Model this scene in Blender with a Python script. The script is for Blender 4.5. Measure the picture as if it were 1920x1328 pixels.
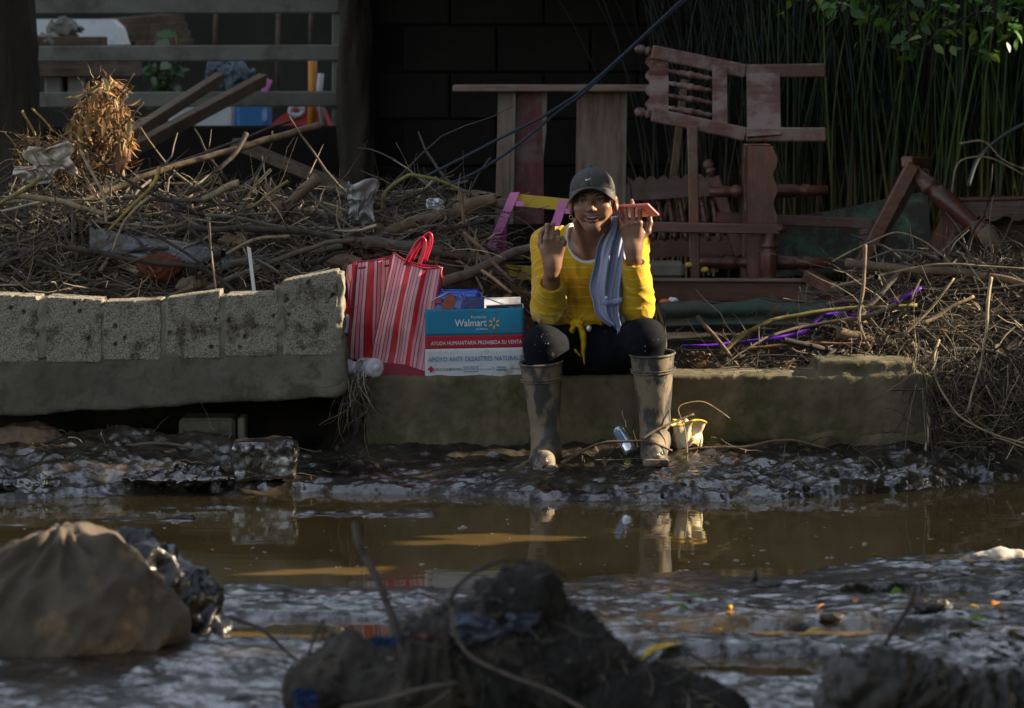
import bpy, math, random
import numpy as np
from mathutils import Vector, Matrix
R = math.radians
random.seed(7)
rng = np.random.default_rng(11)
for o in list(bpy.data.objects):
    bpy.data.objects.remove(o)
scene = bpy.context.scene
col = scene.collection

# ---------------------------------------------------------------- camera, sky, sun, exposure
CAM_H, CAM_D, PXM = 1.44, 12.0, 560.0          # lens height, distance to the kerb face, photo pixels per metre there
HOR = 84.0                                      # photo row of the horizon
cam = bpy.data.cameras.new('camera')
cam_o = bpy.data.objects.new('camera', cam)
col.objects.link(cam_o)
cam_o.location = (0, -CAM_D, CAM_H)
cam_o.rotation_euler = (R(90), 0, 0)
cam.sensor_width = 36.0
cam.lens = 36.0 * CAM_D * PXM / 1920.0
cam.shift_y = (HOR - 664.0) / 1920.0
cam.clip_start, cam.clip_end = 0.5, 400.0
cam.dof.use_dof = True
cam.dof.focus_distance = CAM_D - 0.12
cam.dof.aperture_fstop = 4.5
scene.camera = cam_o

SUN_EL, SUN_BACK = 24.0, 7.0                   # low sun from the right, a little behind the kerb
SUN = Vector((math.cos(R(SUN_EL)) * math.cos(R(SUN_BACK)), math.cos(R(SUN_EL)) * math.sin(R(SUN_BACK)), math.sin(R(SUN_EL))))
world = bpy.data.worlds.new('World')
scene.world = world
world.use_nodes = True
wn = world.node_tree
wn.nodes.clear()
sky = wn.nodes.new('ShaderNodeTexSky')
sky.sky_type = 'NISHITA'
sky.sun_disc = False
sky.sun_elevation = R(SUN_EL)
sky.sun_rotation = R(90 - SUN_BACK)
sky.air_density, sky.dust_density, sky.ozone_density = 1.0, 1.2, 1.2
bg = wn.nodes.new('ShaderNodeBackground')
bg.inputs['Strength'].default_value = 0.088
wo = wn.nodes.new('ShaderNodeOutputWorld')
hs = wn.nodes.new('ShaderNodeHueSaturation')          # camera white balance set for the open shade
hs.inputs['Saturation'].default_value = 0.5
wn.links.new(sky.outputs[0], hs.inputs['Color'])
wn.links.new(hs.outputs[0], bg.inputs['Color'])
wn.links.new(bg.outputs[0], wo.inputs['Surface'])

sl = bpy.data.lights.new('sun', 'SUN')
sl.energy = 5.0
sl.angle = R(0.45)
sl.color = (1.0, 0.83, 0.60)
so = bpy.data.objects.new('sun', sl)
so.rotation_euler = SUN.to_track_quat('Z', 'Y').to_euler()
so.location = SUN * 30
col.objects.link(so)

vs = scene.view_settings
vs.view_transform = 'Standard'
vs.look = 'None'
vs.gamma = 1.0
vs.use_curve_mapping = False
vs.exposure = 1.75
scene.render.engine = 'CYCLES'
scene.cycles.use_denoising = True
scene.cycles.max_bounces = 6
scene.cycles.diffuse_bounces = 3
scene.cycles.glossy_bounces = 3
scene.cycles.transmission_bounces = 4
scene.cycles.transparent_max_bounces = 6
scene.cycles.caustics_reflective = False
scene.cycles.caustics_refractive = False
scene.cycles.sample_clamp_indirect = 4.0

# ---------------------------------------------------------------- helpers
def P(px, py, Y=0.0):
    """the place at depth Y that the photograph shows at (px, py)"""
    s = (CAM_D + Y) / CAM_D / PXM
    return Vector(((px - 960.0) * s, Y, CAM_H - (py - HOR) * s))

def A(px, py, Y=0.0):
    return np.array(P(px, py, Y))

def m_of(px, Y=0.0):
    return px * (CAM_D + Y) / CAM_D / PXM

_perm = np.random.default_rng(3).permutation(256)
_perm = np.concatenate([_perm, _perm, _perm])
_g3 = np.random.default_rng(5).normal(size=(256, 3))
_g3 /= np.linalg.norm(_g3, axis=1)[:, None]

def perlin(p, scale=1.0, seed=0):
    p = np.asarray(p, dtype=np.float64) * scale + seed * 17.31
    i = np.floor(p).astype(np.int64)
    f = p - i
    i &= 255
    u = f * f * f * (f * (f * 6 - 15) + 10)
    out = 0
    for dx in (0, 1):
        wx = u[:, 0] if dx else 1 - u[:, 0]
        for dy in (0, 1):
            wy = u[:, 1] if dy else 1 - u[:, 1]
            for dz in (0, 1):
                wz = u[:, 2] if dz else 1 - u[:, 2]
                h = _perm[_perm[_perm[(i[:, 0] + dx) & 255] + ((i[:, 1] + dy) & 255)] + ((i[:, 2] + dz) & 255)]
                g = _g3[h]
                out = out + wx * wy * wz * (g[:, 0] * (f[:, 0] - dx) + g[:, 1] * (f[:, 1] - dy) + g[:, 2] * (f[:, 2] - dz))
    return out * 1.5

def fbm(p, scale, octv=4, seed=0, gain=0.5):
    s, a = 0, 1.0
    for k in range(octv):
        s = s + a * perlin(p, scale * 2 ** k, seed + k)
        a *= gain
    return s

LOCS = {}

def tag(o, label=None, cat=None, group=None, kind=None):
    if label: o['label'] = label
    if cat: o['category'] = cat
    if group: o['group'] = group
    if kind: o['kind'] = kind
    return o

def thing(name, label, cat, loc, group=None):
    o = bpy.data.objects.new(name, None)
    o.empty_display_size = 0.05
    o.location = loc
    col.objects.link(o)
    LOCS[o.name] = Vector(loc)
    return tag(o, label, cat, group)

def link_mesh(name, me, mat, parent=None, loc=None):
    o = bpy.data.objects.new(name, me)
    if mat is not None and len(me.materials) == 0:
        me.materials.append(mat)
    col.objects.link(o)
    if parent is not None:
        o.parent = parent
        o.location = Vector(loc) - LOCS[parent.name] if loc is not None else (0, 0, 0)
    elif loc is not None:
        o.location = loc
    LOCS[o.name] = Vector(loc) if loc is not None else (LOCS[parent.name].copy() if parent is not None else Vector((0, 0, 0)))
    return o

def make_mesh(name, V, F, smooth=True, attrs=None):
    """V (n,3); F list of int arrays (m,k)"""
    V = np.asarray(V, dtype=np.float32)
    if isinstance(F, np.ndarray): F = [F]
    F = [np.asarray(f, dtype=np.int32) for f in F if len(f)]
    me = bpy.data.meshes.new(name)
    nl = sum(f.size for f in F)
    nf = sum(len(f) for f in F)
    me.vertices.add(len(V))
    me.vertices.foreach_set('co', V.ravel())
    me.loops.add(nl)
    me.polygons.add(nf)
    me.loops.foreach_set('vertex_index', np.concatenate([f.ravel() for f in F]))
    tot = np.concatenate([np.full(len(f), f.shape[1], dtype=np.int32) for f in F])
    st = np.concatenate([[0], np.cumsum(tot)[:-1]]).astype(np.int32)
    me.polygons.foreach_set('loop_start', st)
    me.polygons.foreach_set('use_smooth', np.full(nf, bool(smooth)))
    me.update(calc_edges=True)
    me.validate()
    if attrs:
        for k, a in attrs.items():
            a = np.asarray(a, dtype=np.float32)
            if a.ndim == 1:
                at = me.attributes.new(k, 'FLOAT', 'POINT')
                at.data.foreach_set('value', a)
            else:
                at = me.attributes.new(k, 'FLOAT_COLOR', 'POINT')
                if a.shape[1] == 3: a = np.concatenate([a, np.ones((len(a), 1), np.float32)], 1)
                at.data.foreach_set('color', a.ravel())
    return me

class MB:
    """collects shapes and links them as ONE mesh object"""
    def __init__(s):
        s.V, s.F, s.n, s.C = [], [], 0, []
    def add(s, V, F, c=None):
        V = np.asarray(V, dtype=np.float64).reshape(-1, 3)
        if isinstance(F, np.ndarray): F = [F]
        s.V.append(V)
        for f in F:
            f = np.asarray(f, dtype=np.int64)
            if len(f): s.F.append(f + s.n)
        if c is not None:
            c = np.asarray(c, dtype=np.float64)
            if c.ndim == 1: c = np.tile(c[:3], (len(V), 1))
            s.C.append(c[:, :3])
        s.n += len(V)
        return s
    def box(s, c, size, Rm=None, bev=0.004, c_=None):
        h = np.array(size) / 2.0
        b = min(bev, h.min() * 0.6)
        V, idx = [], {}
        for sx in (-1, 1):
            for sy in (-1, 1):
                for sz in (-1, 1):
                    for ax in range(3):
                        p = np.array([sx, sy, sz]) * (h - b)
                        p[ax] = (sx, sy, sz)[ax] * h[ax]
                        idx[(sx, sy, sz, ax)] = len(V)
                        V.append(p)
        V = np.array(V)
        Q, T = [], []
        for ax in range(3):
            a1, a2 = (ax + 1) % 3, (ax + 2) % 3
            for sg in (-1, 1):
                q = []
                for u, v in ((-1, -1), (1, -1), (1, 1), (-1, 1)):
                    k = [0, 0, 0]; k[ax] = sg; k[a1] = u; k[a2] = v
                    q.append(idx[(*k, ax)])
                Q.append(q if sg > 0 else q[::-1])
        for ax in range(3):
            a1, a2 = (ax + 1) % 3, (ax + 2) % 3
            for u in (-1, 1):
                for v in (-1, 1):
                    k0 = [0, 0, 0]; k0[ax] = -1; k0[a1] = u; k0[a2] = v
                    k1 = list(k0); k1[ax] = 1
                    q = [idx[(*k0, a1)], idx[(*k1, a1)], idx[(*k1, a2)], idx[(*k0, a2)]]
                    Q.append(q[::-1] if u * v > 0 else q)
        for sx in (-1, 1):
            for sy in (-1, 1):
                for sz in (-1, 1):
                    t = [idx[(sx, sy, sz, a)] for a in range(3)]
                    T.append(t if sx * sy * sz > 0 else t[::-1])
        if Rm is not None: V = V @ np.array(Rm).T
        return s.add(V + np.array(c), [np.array(Q), np.array(T)], c_)
    def board(s, p0, p1, w, t, up=(0, 0, 1), bev=0.003, c_=None):
        """a plank from p0 to p1; w across along 'up', t the other way"""
        p0, p1, up = Vector(p0), Vector(p1), Vector(up)
        d = (p1 - p0); L = d.length; d.normalize()
        n = d.cross(up).normalized(); u = n.cross(d).normalized()
        Rm = np.array([list(d), list(n), list(u)]).T
        return s.box((p0 + p1) / 2, (L, t, w), Rm, bev, c_)
    def tube(s, pts, r, n=8, c_=None, cap=True):
        pts = np.array([list(p) for p in pts], dtype=np.float64)
        K = len(pts)
        r = np.full(K, r, dtype=np.float64) if np.isscalar(r) else np.array(r, dtype=np.float64)
        T = np.gradient(pts, axis=0)
        T /= np.linalg.norm(T, axis=1)[:, None] + 1e-12
        ref = np.array([0.0, 0, 1]) if abs(T[0, 2]) < 0.9 else np.array([0.0, 1, 0])
        u = np.cross(T[0], ref); u /= np.linalg.norm(u)
        V = []
        a = np.arange(n) * 2 * np.pi / n
        for k in range(K):
            u = u - T[k] * (u @ T[k]); u /= np.linalg.norm(u) + 1e-12
            v = np.cross(T[k], u)
            V.append(pts[k] + r[k] * (np.cos(a)[:, None] * u + np.sin(a)[:, None] * v))
        V = np.concatenate(V)
        i = np.arange(n); j = (i + 1) % n
        F = np.concatenate([np.stack([k * n + i, k * n + j, (k + 1) * n + j, (k + 1) * n + i], 1) for k in range(K - 1)])
        fs = [F]
        if cap: fs += [np.arange(n)[::-1][None], (np.arange(n) + (K - 1) * n)[None]]
        return s.add(V, fs, c_)
    def turned(s, p0, p1, prof, n=12, c_=None):
        p0, p1 = np.array(p0), np.array(p1)
        return s.tube([p0 + (p1 - p0) * t for t, _ in prof], [max(r, 1e-4) for _, r in prof], n, c_)
    def poly(s, outline, th, o, ux, uy, un, c_=None):
        """extruded outline [(a,b)..] in the plane o + a*ux + b*uy, th thick along un"""
        o, ux, uy, un = map(np.array, (o, ux, uy, un))
        pts = np.array(outline)
        k = len(pts)
        top = o + pts[:, :1] * ux + pts[:, 1:] * uy
        V = np.concatenate([top, top - un * th])
        i = np.arange(k); j = (i + 1) % k
        return s.add(V, [i[None], (i[::-1] + k)[None], np.stack([i + k, j + k, j, i], 1)], c_)
    def ball(s, c, r, n=10, c_=None, Rm=None):
        th = np.linspace(0, np.pi, n // 2 + 2)
        ph = np.arange(n) * 2 * np.pi / n
        V = np.array([[np.sin(t) * np.cos(q), np.sin(t) * np.sin(q), np.cos(t)] for t in th for q in ph]) * np.array(r)
        if Rm is not None: V = V @ np.array(Rm).T
        K = len(th); i = np.arange(n); j = (i + 1) % n
        F = np.concatenate([np.stack([k * n + i, (k + 1) * n + i, (k + 1) * n + j, k * n + j], 1) for k in range(K - 1)])
        return s.add(V + np.array(c), [F], c_)
    def grid(s, G, c_=None):
        """G (a,b,3) points as a sheet"""
        a, b = G.shape[:2]
        I = np.arange(a * b).reshape(a, b)
        F = np.stack([I[:-1, :-1], I[1:, :-1], I[1:, 1:], I[:-1, 1:]], -1).reshape(-1, 4)
        return s.add(G.reshape(-1, 3), [F], c_)
    def build(s, name, mat, parent=None, smooth=False, loc=None, attrs=None):
        V = np.concatenate(s.V)
        if parent is None and loc is None:
            lo, hi = V.min(0), V.max(0)
            loc = Vector(((lo[0] + hi[0]) / 2, (lo[1] + hi[1]) / 2, lo[2]))
        if loc is None: loc = LOCS[parent.name]
        byk = {}
        for f in s.F: byk.setdefault(f.shape[1], []).append(f)
        F = [np.concatenate(v) for v in byk.values()]
        at = dict(attrs or {})
        if s.C: at['col'] = np.concatenate(s.C)
        me = make_mesh(name, V - np.array(loc), F, smooth, at)
        return link_mesh(name, me, mat, parent, loc)

def copy_tree(o, parent=None):
    c = o.copy()
    col.objects.link(c)
    if parent is not None: c.parent = parent
    for ch in list(o.children): copy_tree(ch, c)
    return c

def tubes_batch(Pt, Rd, n=4):
    """many bent tubes at once: Pt (N,K,3), Rd (N,K)"""
    N, K = Pt.shape[:2]
    T = np.gradient(Pt, axis=1)
    T /= np.linalg.norm(T, axis=2, keepdims=True) + 1e-12
    ref = np.zeros_like(T); ref[..., 2] = 1
    steep = np.abs(T[..., 2]) > 0.95
    ref[steep] = (1, 0, 0)
    u = np.cross(T, ref); u /= np.linalg.norm(u, axis=2, keepdims=True) + 1e-12
    v = np.cross(T, u)
    a = np.arange(n) * 2 * np.pi / n
    V = Pt[:, :, None] + Rd[:, :, None, None] * (np.cos(a)[:, None] * u[:, :, None] + np.sin(a)[:, None] * v[:, :, None])
    I = np.arange(N * K * n).reshape(N, K, n)
    J = np.roll(I, -1, axis=2)
    F = np.stack([I[:, :-1], J[:, :-1], J[:, 1:], I[:, 1:]], -1).reshape(-1, 4)
    return V.reshape(-1, 3), F

def twigs(start, direc, length, r0, K=8, wob=0.5, droop=0.0, g=rng):
    """bent twig centre lines from start points"""
    N = len(start)
    d = direc / (np.linalg.norm(direc, axis=1, keepdims=True) + 1e-9)
    Pt = np.zeros((N, K, 3)); Pt[:, 0] = start
    bend = g.normal(size=(N, 3)) * wob * 0.35
    for k in range(1, K):
        d = d + bend * 0.5 + g.normal(size=(N, 3)) * wob * 0.33
        d[:, 2] -= droop / K
        d /= np.linalg.norm(d, axis=1, keepdims=True)
        Pt[:, k] = Pt[:, k - 1] + d * (length / (K - 1))[:, None]
    t = np.linspace(0, 1, K)
    Rd = r0[:, None] * (1 - 0.75 * t)[None]
    return Pt, Rd

# ---- solid modelling: signed distance field -> one closed mesh
def vnormals(V, F):
    n = np.zeros_like(V)
    a = np.cross(V[F[:, 2]] - V[F[:, 0]], V[F[:, 3]] - V[F[:, 1]])
    for k in range(4): np.add.at(n, F[:, k], a)
    return n / (np.linalg.norm(n, axis=1, keepdims=True) + 1e-12)

class Field:
    def __init__(s, lo, hi, h):
        s.lo, s.h = np.array(lo, float), h
        s.n = np.ceil((np.array(hi) - s.lo) / h).astype(int) + 1
        s.v = np.full(s.n, 1.0, dtype=np.float32)
        s.ax = [(s.lo[i] + np.arange(s.n[i]) * h).astype(np.float32) for i in range(3)]
    def win(s, lo, hi):
        sl = []
        for i in range(3):
            a = int(np.clip(np.floor((lo[i] - s.lo[i]) / s.h), 0, s.n[i]))
            b = int(np.clip(np.ceil((hi[i] - s.lo[i]) / s.h) + 1, 0, s.n[i]))
            sl.append(slice(a, max(b, a)))
        x = s.ax[0][sl[0]][:, None, None]; y = s.ax[1][sl[1]][None, :, None]; z = s.ax[2][sl[2]][None, None, :]
        return tuple(sl), x, y, z
    def put(s, sl, d, k, cut=False):
        w = s.v[sl]
        if w.size == 0: return s
        if cut:
            d = -d
            if k > 0:
                h = np.maximum(k - np.abs(w - d), 0) / k
                s.v[sl] = np.maximum(w, d) + h * h * k * 0.25
            else: s.v[sl] = np.maximum(w, d)
        elif k > 0:
            h = np.maximum(k - np.abs(w - d), 0) / k
            s.v[sl] = np.minimum(w, d) - h * h * k * 0.25
        else: s.v[sl] = np.minimum(w, d)
        return s
    def cone(s, a, b, ra, rb, k=0.0, cut=False):
        a, b = np.array(a, float), np.array(b, float)
        m = max(ra, rb) + max(k, s.h * 3)
        sl, x, y, z = s.win(np.minimum(a, b) - m, np.maximum(a, b) + m)
        ab = b - a; L = ab @ ab + 1e-12
        t = np.clip(((x - a[0]) * ab[0] + (y - a[1]) * ab[1] + (z - a[2]) * ab[2]) / L, 0, 1)
        d = np.sqrt((x - a[0] - ab[0] * t) ** 2 + (y - a[1] - ab[1] * t) ** 2 + (z - a[2] - ab[2] * t) ** 2) - (ra + (rb - ra) * t)
        return s.put(sl, d, k, cut)
    def ell(s, c, r, k=0.0, Rm=None, cut=False):
        c, r = np.array(c, float), np.array(r, float)
        m = (r.max() if Rm is not None else r) + max(k, s.h * 3)
        sl, x, y, z = s.win(c - m, c + m)
        X, Y, Z = x - c[0], y - c[1], z - c[2]
        if Rm is not None:
            M = np.array(Rm)
            X, Y, Z = (M[0, 0] * X + M[1, 0] * Y + M[2, 0] * Z, M[0, 1] * X + M[1, 1] * Y + M[2, 1] * Z, M[0, 2] * X + M[1, 2] * Y + M[2, 2] * Z)
        k0 = np.sqrt((X / r[0]) ** 2 + (Y / r[1]) ** 2 + (Z / r[2]) ** 2)
        k1 = np.sqrt((X / r[0] ** 2) ** 2 + (Y / r[1] ** 2) ** 2 + (Z / r[2] ** 2) ** 2) + 1e-9
        return s.put(sl, k0 * (k0 - 1) / k1, k, cut)
    def box(s, c, half, rad=0.0, k=0.0, Rm=None, cut=False):
        c, half = np.array(c, float), np.array(half, float)
        m = (np.linalg.norm(half) if Rm is not None else half) + max(k, s.h * 3)
        sl, x, y, z = s.win(c - m, c + m)
        X, Y, Z = x - c[0], y - c[1], z - c[2]
        if Rm is not None:
            M = np.array(Rm)
            X, Y, Z = (M[0, 0] * X + M[1, 0] * Y + M[2, 0] * Z, M[0, 1] * X + M[1, 1] * Y + M[2, 1] * Z, M[0, 2] * X + M[1, 2] * Y + M[2, 2] * Z)
        q = [np.abs(X) - half[0] + rad, np.abs(Y) - half[1] + rad, np.abs(Z) - half[2] + rad]
        d = np.sqrt(np.maximum(q[0], 0) ** 2 + np.maximum(q[1], 0) ** 2 + np.maximum(q[2], 0) ** 2) + np.minimum(np.maximum(q[0], np.maximum(q[1], q[2])), 0) - rad
        return s.put(sl, d, k, cut)
    def plane(s, p, n, k=0.0):
        """cut away what lies on the n side of p"""
        n = np.array(n, float); n /= np.linalg.norm(n)
        sl, x, y, z = s.win(s.lo - 1, s.lo + s.n * s.h + 1)
        d = (x - p[0]) * n[0] + (y - p[1]) * n[1] + (z - p[2]) * n[2]
        return s.put(sl, -d, k, cut=True)
    def noise(s, scale, amp, octv=2, seed=0, ridged=False):
        near = np.abs(s.v) < amp * 3 + s.h * 3
        ijk = np.argwhere(near)
        p = s.lo + ijk * s.h
        q = fbm(p, scale, octv, seed)
        if ridged: q = 1 - 2 * np.abs(q)
        s.v[near] += (q * amp).astype(np.float32)
        return s
    def mesh(s):
        v = s.v
        v[0], v[-1], v[:, 0], v[:, -1], v[:, :, 0], v[:, :, -1] = 1, 1, 1, 1, 1, 1
        ins = v < 0
        c = np.zeros(np.array(v.shape) - 1, dtype=np.int8)
        offs = [(i, j, k) for i in (0, 1) for j in (0, 1) for k in (0, 1)]
        nx, ny, nz = v.shape
        for i, j, k in offs: c += ins[i:nx - 1 + i, j:ny - 1 + j, k:nz - 1 + k]
        act = (c > 0) & (c < 8)
        ijk = np.argwhere(act)
        idx = np.full(act.shape, -1, dtype=np.int64)
        idx[act] = np.arange(len(ijk))
        cv = np.stack([v[ijk[:, 0] + i, ijk[:, 1] + j, ijk[:, 2] + k] for i, j, k in offs], 1)
        acc = np.zeros((len(ijk), 3)); cnt = np.zeros(len(ijk))
        for a in range(8):
            for b in range(a + 1, 8):
                oa, ob = np.array(offs[a]), np.array(offs[b])
                if np.abs(oa - ob).sum() != 1: continue
                cr = (cv[:, a] < 0) != (cv[:, b] < 0)
                t = cv[:, a] / (cv[:, a] - cv[:, b] + 1e-12)
                acc[cr] += (oa + t[:, None] * (ob - oa))[cr]
                cnt[cr] += 1
        V = s.lo + (ijk + acc / cnt[:, None]) * s.h
        Fs = []
        for ax in range(3):
            a1, a2 = (ax + 1) % 3, (ax + 2) % 3
            s0 = [slice(None)] * 3; s1 = [slice(None)] * 3
            s0[ax], s1[ax] = slice(0, -1), slice(1, None)
            e = ins[tuple(s0)] != ins[tuple(s1)]
            q = np.argwhere(e)
            q = q[(q[:, a1] > 0) & (q[:, a2] > 0) & (q[:, a1] < v.shape[a1] - 1) & (q[:, a2] < v.shape[a2] - 1)]
            flip = ins[tuple(q.T)]
            d1 = np.zeros(3, int); d1[a1] = 1
            d2 = np.zeros(3, int); d2[a2] = 1
            f = np.stack([idx[tuple((q - d1 - d2).T)], idx[tuple((q - d2).T)], idx[tuple(q.T)], idx[tuple((q - d1).T)]], 1)
            f[~flip] = f[~flip][:, ::-1]
            Fs.append(f)
        F = np.concatenate(Fs)
        F = F[(F >= 0).all(1)]
        return V, F

def solid(name, V, F, mat, parent=None, attrs=None, loc=None, smooth=True):
    V = np.asarray(V)
    if parent is None and loc is None:
        lo, hi = V.min(0), V.max(0)
        loc = Vector(((lo[0] + hi[0]) / 2, (lo[1] + hi[1]) / 2, lo[2]))
    if loc is None: loc = LOCS[parent.name]
    me = make_mesh(name, V - np.array(loc), F, smooth, attrs)
    return link_mesh(name, me, mat, parent, loc)

def relax(V, F, it=1, lam=0.5):
    for _ in range(it):
        s = np.zeros_like(V); c = np.zeros(len(V))
        for k in range(4):
            a, b = F[:, k], F[:, (k + 1) % 4]
            np.add.at(s, a, V[b]); np.add.at(c, a, 1)
            np.add.at(s, b, V[a]); np.add.at(c, b, 1)
        V = V + lam * (s / c[:, None] - V)
    return V

# ---- materials
MATS = {}
# streaky grain on every timber
GRAIN = {}
def mk(name, c, rough=0.7, var=0.3, scale=6.0, bump=0.3, bscale=60.0, spec=0.4, metal=0.0, dust=None, dust_amt=0.5, dscale=5.0, coat=0.0,
       attr=None, stretch=None, transl=0.0, bdist=0.004, rvar=0.0, dsharp=0.12, grain=None):
    m = bpy.data.materials.new(name)
    m.use_nodes = True
    nt = m.node_tree
    b = nt.nodes['Principled BSDF']
    L = nt.links.new
    tc = nt.nodes.new('ShaderNodeTexCoord')
    vec = tc.outputs['Object']
    if stretch:
        mp = nt.nodes.new('ShaderNodeMapping'); mp.inputs['Scale'].default_value = stretch
        L(vec, mp.inputs['Vector']); vec = mp.outputs['Vector']
    def noise(s, det=5.0, ro=0.6):
        n = nt.nodes.new('ShaderNodeTexNoise')
        n.inputs['Scale'].default_value = s; n.inputs['Detail'].default_value = det; n.inputs['Roughness'].default_value = ro
        L(vec, n.inputs['Vector'])
        return n.outputs['Fac']
    n1 = noise(scale)
    mr = nt.nodes.new('ShaderNodeMapRange')
    mr.inputs[1].default_value, mr.inputs[2].default_value = 0.3, 0.7
    mr.inputs[3].default_value, mr.inputs[4].default_value = 1 - var, 1 + var
    L(n1, mr.inputs[0])
    mul = nt.nodes.new('ShaderNodeVectorMath'); mul.operation = 'SCALE'
    if attr:
        at = nt.nodes.new('ShaderNodeAttribute'); at.attribute_name = attr
        L(at.outputs['Color'], mul.inputs[0])
    else:
        rgb = nt.nodes.new('ShaderNodeRGB'); rgb.outputs[0].default_value = (*c, 1)
        L(rgb.outputs[0], mul.inputs[0])
    L(mr.outputs[0], mul.inputs['Scale'])
    out = mul.outputs[0]
    if grain:                                               # wood fibre, drawn out along one axis
        gm = nt.nodes.new('ShaderNodeMapping'); gm.inputs['Scale'].default_value = grain
        L(tc.outputs['Object'], gm.inputs['Vector'])
        gn = nt.nodes.new('ShaderNodeTexNoise'); gn.inputs['Scale'].default_value = 1.0; gn.inputs['Detail'].default_value = 7; gn.inputs['Roughness'].default_value = 0.7
        gn.inputs['Distortion'].default_value = 0.4
        L(gm.outputs[0], gn.inputs['Vector'])
        gr = nt.nodes.new('ShaderNodeMapRange'); gr.inputs[1].default_value, gr.inputs[2].default_value, gr.inputs[3].default_value, gr.inputs[4].default_value = .32, .66, .45, 1.35
        L(gn.outputs['Fac'], gr.inputs[0])
        g2 = nt.nodes.new('ShaderNodeVectorMath'); g2.operation = 'SCALE'; L(out, g2.inputs[0]); L(gr.outputs[0], g2.inputs['Scale']); out = g2.outputs[0]
    if dust:
        n2 = noise(dscale, 8.0, 0.68)
        dr = nt.nodes.new('ShaderNodeMapRange')
        dr.inputs[1].default_value, dr.inputs[2].default_value = 0.68 - 0.3 * dust_amt - dsharp / 2, 0.68 - 0.3 * dust_amt + dsharp / 2
        L(n2, dr.inputs[0])
        mx = nt.nodes.new('ShaderNodeMix'); mx.data_type = 'RGBA'
        L(dr.outputs[0], mx.inputs[0]); L(out, mx.inputs[6]); mx.inputs[7].default_value = (*dust, 1)
        out = mx.outputs[2]
        rr = nt.nodes.new('ShaderNodeMapRange')
        rr.inputs[3].default_value, rr.inputs[4].default_value = rough, 0.9
        L(dr.outputs[0], rr.inputs[0]); L(rr.outputs[0], b.inputs['Roughness'])
    else:
        b.inputs['Roughness'].default_value = rough
        if rvar:
            rr = nt.nodes.new('ShaderNodeMapRange')
            rr.inputs[1].default_value, rr.inputs[2].default_value = 0.35, 0.65
            rr.inputs[3].default_value, rr.inputs[4].default_value = max(rough - rvar, 0.03), rough + rvar
            L(noise(scale * 1.7), rr.inputs[0]); L(rr.outputs[0], b.inputs['Roughness'])
    L(out, b.inputs['Base Color'])
    b.inputs['Specular IOR Level'].default_value = spec
    b.inputs['Metallic'].default_value = metal
    b.inputs['Coat Weight'].default_value = coat
    if bump:
        bn = nt.nodes.new('ShaderNodeBump')
        bn.inputs['Strength'].default_value = bump; bn.inputs['Distance'].default_value = bdist
        L(noise(bscale, 6.0, 0.65), bn.inputs['Height']); L(bn.outputs[0], b.inputs['Normal'])
    if transl:
        tr = nt.nodes.new('ShaderNodeBsdfTranslucent')
        L(out, tr.inputs['Color'])
        ms = nt.nodes.new('ShaderNodeMixShader'); ms.inputs[0].default_value = transl
        L(b.outputs[0], ms.inputs[1]); L(tr.outputs[0], ms.inputs[2])
        L(ms.outputs[0], nt.nodes['Material Output'].inputs['Surface'])
    MATS[name] = m
    return m

def plastic_clear(name, c, rough=0.15, alpha=0.35):
    m = bpy.data.materials.new(name); m.use_nodes = True
    nt = m.node_tree; b = nt.nodes['Principled BSDF']
    b.inputs['Base Color'].default_value = (*c, 1)
    b.inputs['Roughness'].default_value = rough
    b.inputs['Alpha'].default_value = alpha
    MATS[name] = m
    return m

MUD = (0.16, 0.125, 0.085)
mk('concrete', (0.120, 0.109, 0.084), 0.9, 0.55, 3.5, 0.8, 70, 0.3, dust=(0.075, 0.066, 0.044), dust_amt=0.5, dscale=7)
mk('concrete_moss', (0.115, 0.095, 0.058), 0.9, 0.4, 6, 0.8, 70, 0.3, dust=(0.062, 0.060, 0.026), dust_amt=0.5, dscale=5)
mk('mortar', (0.17, 0.155, 0.12), 0.9, 0.25, 8, 0.5, 90, 0.3)
mk('wood_red', (0.115, 0.040, 0.024), 0.38, 0.4, 4, 0.2, 50, 0.5, dust=(0.17, 0.12, 0.095), dust_amt=0.3, dscale=6, grain=(5, 70, 70))
mk('wood_red_v', (0.115, 0.040, 0.024), 0.38, 0.4, 4, 0.2, 50, 0.5, dust=(0.17, 0.12, 0.095), dust_amt=0.3, dscale=6, grain=(70, 70, 5))
mk('wood_dusty', (0.12, 0.045, 0.03), 0.45, 0.35, 4, 0.2, 50, 0.5, dust=(0.21, 0.15, 0.13), dust_amt=0.6, dscale=7, grain=(5, 70, 70))
mk('wood_dusty_v', (0.12, 0.045, 0.03), 0.45, 0.35, 4, 0.2, 50, 0.5, dust=(0.21, 0.15, 0.13), dust_amt=0.6, dscale=7, grain=(70, 70, 5))
mk('wood_pale', (0.17, 0.11, 0.08), 0.6, 0.3, 4, 0.25, 60, 0.4, dust=(0.17, 0.135, 0.11), dust_amt=0.4, dscale=4, grain=(5, 70, 70))
mk('wood_pale_v', (0.17, 0.11, 0.08), 0.6, 0.3, 4, 0.25, 60, 0.4, dust=(0.17, 0.135, 0.11), dust_amt=0.4, dscale=4, grain=(70, 70, 5))
mk('wood_raw', (0.16, 0.105, 0.06), 0.75, 0.35, 6, 0.4, 60, 0.3, dust=(0.14, 0.10, 0.07), dust_amt=0.4, grain=(5, 70, 70))
mk('wood_raw_v', (0.16, 0.105, 0.06), 0.75, 0.35, 6, 0.4, 60, 0.3, dust=(0.14, 0.10, 0.07), dust_amt=0.4, grain=(70, 70, 5))
mk('wood_dark', (0.085, 0.06, 0.04), 0.8, 0.35, 6, 0.4, 50, 0.3, dust=(0.14, 0.11, 0.08), dust_amt=0.3, grain=(5, 70, 70))
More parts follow.
